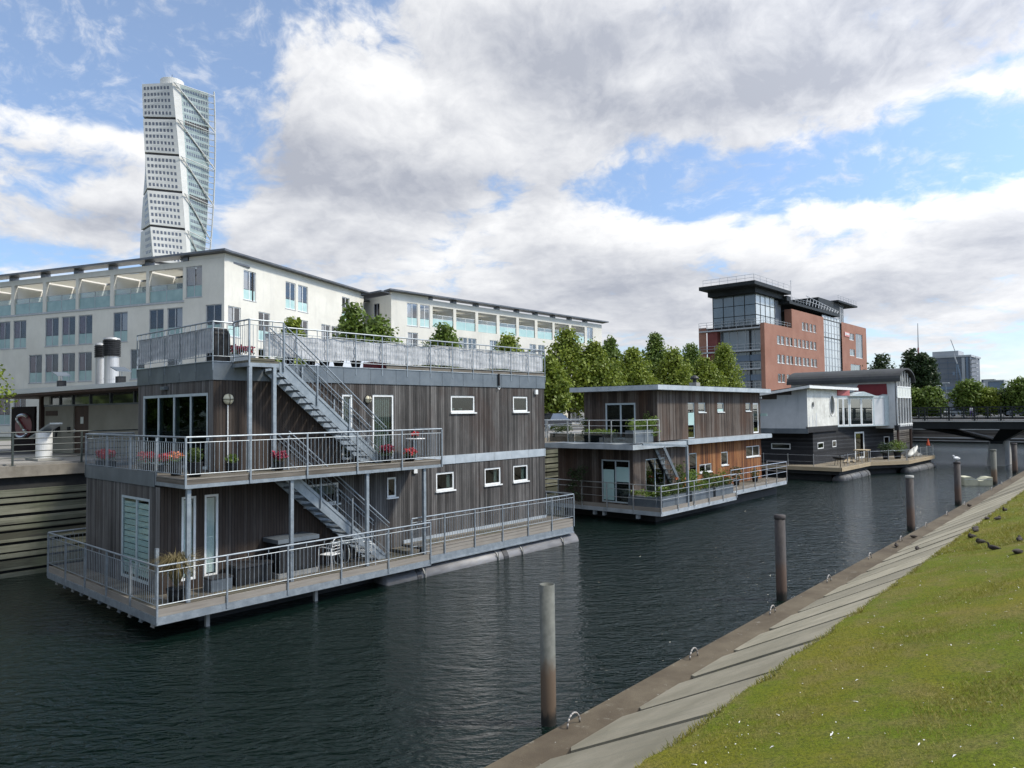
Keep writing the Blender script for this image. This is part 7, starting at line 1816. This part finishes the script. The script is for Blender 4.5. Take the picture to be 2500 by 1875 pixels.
# ---------------------------------------------------------------- birds
def bird(name, label, cat, x, y, z, rz, s, head='tucked', mat='duckb', group=None, stand=0):
    t = thing(name, label, cat, (x, y, z), group); c, sn = math.cos(rz), math.sin(rz)
    def T(px, py, pz): return (x+(px*c-py*sn)*s, y+(px*sn+py*c)*s, z+pz*s+stand)
    # spine stations: (x, z, half width, half height)
    st = [(-.30, .105, .008, .006), (-.24, .10, .045, .025), (-.16, .095, .085, .065), (-.05, .10, .115, .098), (.06, .105, .118, .104), (.14, .11, .095, .092), (.19, .135, .06, .07)]
    if head == 'up': st += [(.205, .18, .038, .045), (.215, .225, .036, .04), (.225, .26, .044, .042), (.255, .272, .036, .034), (.285, .268, .018, .016), (.33, .258, .014, .007), (.345, .256, .006, .003)]
    elif head == 'down': st += [(.22, .15, .045, .05), (.255, .15, .042, .042), (.285, .145, .03, .03), (.32, .132, .016, .012), (.36, .125, .012, .006)]
    else: st += [(.18, .18, .046, .05), (.15, .215, .050, .045), (.11, .215, .044, .04), (.075, .205, .022, .02), (.03, .195, .014, .008)]
    mb = MB(); rr = []
    for i, (px, pz, w_, h_) in enumerate(st):
        a_ = st[max(0, i-1)]; b_ = st[min(len(st)-1, i+1)]; d_ = Vector((b_[0]-a_[0], 0, b_[1]-a_[1])).normalized(); up_ = Vector((-d_.z, 0, d_.x))
        rr.append([T(px+up_.x*h_*math.sin(q), w_*math.cos(q), pz+up_.z*h_*math.sin(q)) for q in np.linspace(0, 2*PI, 12, endpoint=False)])
    mb.rings(rr); b = mb.build('body', M[mat], t, True)
    # folded wings
    for sg in (-1, 1):
        q = MB(); W_ = [(.10, .14, .10), (-.05, .155, .118), (-.20, .125, .07), (-.31, .105, .02)]; L_ = [(.08, .08, .112), (-.05, .07, .125), (-.18, .075, .08)]
        P = [T(a, sg*w_, zc_) for a, zc_, w_ in W_]+[T(a, sg*w_, zc_) for a, zc_, w_ in L_[::-1]]
        q.add(P, [tuple(range(len(P)))]); q.build('wing', M['duckb' if mat == 'duckb' else 'concgrey'], t, False)
    q = MB()
    e = st[-1]; 
    q.tube(T(e[0]-.03, 0, e[1]+.001), T(e[0]+(.02 if head != 'tucked' else -.02), 0, e[1]-.003), .012*s, 6, .004*s); q.build('bill', M['bill'], t)
    if stand:
        q = MB()
        for sg in (-1, 1): q.tube(T(.03, sg*.03, .02), (T(.03, sg*.03, 0)[0], T(.03, sg*.03, 0)[1], z+.002), .006, 5)
        q.build('leg', M['bill'], t)
    return t
DU = [(29.1, 3.92, 2.9, 'up', 'duck sitting alone highest up the lawn, head raised to the left'), (26.9, 4.1, 3.0, 'down', 'duck at the left of the huddled pair near the slabs'), (26.4, 3.75, -.5, 'tucked', 'duck at the right of the huddled pair near the slabs'),
      (24.45, 4.02, -.3, 'down', 'duck lying behind another, farther of the two lying ducks'), (23.9, 3.92, -.2, 'down', 'duck lying flat in front, nearer of the two lying ducks'), (22.5, 3.78, 2.6, 'tucked', 'duck resting with tucked head, left of the two below the lying pair'),
      (21.1, 3.36, 2.4, 'tucked', 'brown duck resting with tucked head, just right and below its neighbour'), (19.5, 2.86, 1.2, 'up', 'dark upright duck in the middle of the lawn group'), (20.5, 2.5, .1, 'tucked', 'duck resting at the right edge of the lawn group'),
      (18.4, 2.28, 2.7, 'down', 'lowest duck on the lawn, lying at the right edge of the photo')]
for i, (x_, y_, rz, hd, lab) in enumerate(DU): bird('duck', lab, 'duck', x_, y_, gz(x_, y_)+.05, rz, .54, hd, group='ducks resting on the bank')
bird('duck', 'duck resting beside the sixth steel ring on the kerb', 'duck', 28.9, ey(28.9, 7.0), .545, .4, .56, 'tucked', group='ducks resting on the bank')
bird('duck', 'small dark duck on the kerb just past the duck at the ring', 'duck', 31.3, ey(31.3, 6.95), .545, 2.4, .54, 'down', group='ducks resting on the bank')
bird('duck', 'farthest duck on the kerb near the gull pile', 'duck', 42.8, ey(42.8, 6.9), .545, 2.7, .6, 'tucked', group='ducks resting on the bank')
bird('duck', 'dark duck resting on the sloping slabs between kerb and lawn', 'duck', 25.6, ey(25.6, 5.62), 1.09, .2, .54, 'down', group='ducks resting on the bank')
bird('gull', 'white gull standing on top of the fourth pile', 'gull', 47.9, 8.66, 2.46, 2.6, .95, 'up', 'gull', stand=.08)

# ---------------------------------------------------------------- a walker beyond the bridge railing
def person(label, x, y, z, rz, h, shirt, legs):
    t = thing('person', label, 'person', (x, y, z)); c, s_ = math.cos(rz), math.sin(rz); k = h/1.75
    def T(px, py, pz): return Vector((x+(px*c-py*s_)*k, y+(px*s_+py*c)*k, z+pz*k))
    V = [(0, 0, .95), (0, 0, 1.15), (0, 0, 1.40), (0, 0, 1.52), (0, .01, 1.62), (0, 0, 1.74), (.10, 0, .90), (.13, .08, .50), (.14, .02, .08), (.14, .16, .03), (-.10, 0, .90), (-.12, -.10, .50), (-.13, -.26, .10), (-.13, -.14, .03), (.19, 0, 1.40), (.24, -.06, 1.12), (.24, .08, .90), (-.19, 0, 1.40), (-.24, .06, 1.12), (-.22, .16, .90)]
    E_ = [(0, 1), (1, 2), (2, 3), (3, 4), (4, 5), (0, 6), (6, 7), (7, 8), (8, 9), (0, 10), (10, 11), (11, 12), (12, 13), (2, 14), (14, 15), (15, 16), (2, 17), (17, 18), (18, 19)]
    Rr = [.14, .13, .15, .06, .10, .08, .09, .065, .045, .04, .09, .065, .045, .04, .06, .045, .035, .06, .045, .035]
    me = bpy.data.meshes.new('body'); o0 = Vector((x, y, z)); me.from_pydata([tuple(T(*v)-o0) for v in V], E_, [])
    o = bpy.data.objects.new('body', me); COL.objects.link(o); o.parent = t
    md = o.modifiers.new('skin', 'SKIN'); 
    for i, r_ in enumerate(Rr): me.skin_vertices[0].data[i].radius = (r_*k, r_*k)
    me.skin_vertices[0].data[0].use_root = True
    md2 = o.modifiers.new('sub', 'SUBSURF'); md2.levels = 1; md2.render_levels = 1
    m, Tt = newmat('clothes'); s2 = Tt.n('ShaderNodeSeparateXYZ'); Tt.l(Tt.pos, s2.inputs[0]); zf = Tt.m('SUBTRACT', s2.outputs[2], z)
    cc = Tt.mix(Tt.m('GREATER_THAN', zf, .93*k), legs, shirt); cc = Tt.mix(Tt.m('GREATER_THAN', zf, 1.50*k), cc, (.35, .22, .16)); setc(Tt, cc, .8); me.materials.append(m)
    mb = MB(); mb.lathe(tuple(T(0, -.01, 1.66)), [(.105*k, 0), (.11*k, .06*k), (.085*k, .12*k), (.02*k, .15*k)], 10); mb.build('hair', M['bark'], t, True)
bpy.context.view_layer.update()
person('distant walker in a white top and purple trousers behind the bridge railing', 146, 24.0, G+.02, 1.4, 1.75, (.6, .6, .62), (.10, .05, .22))
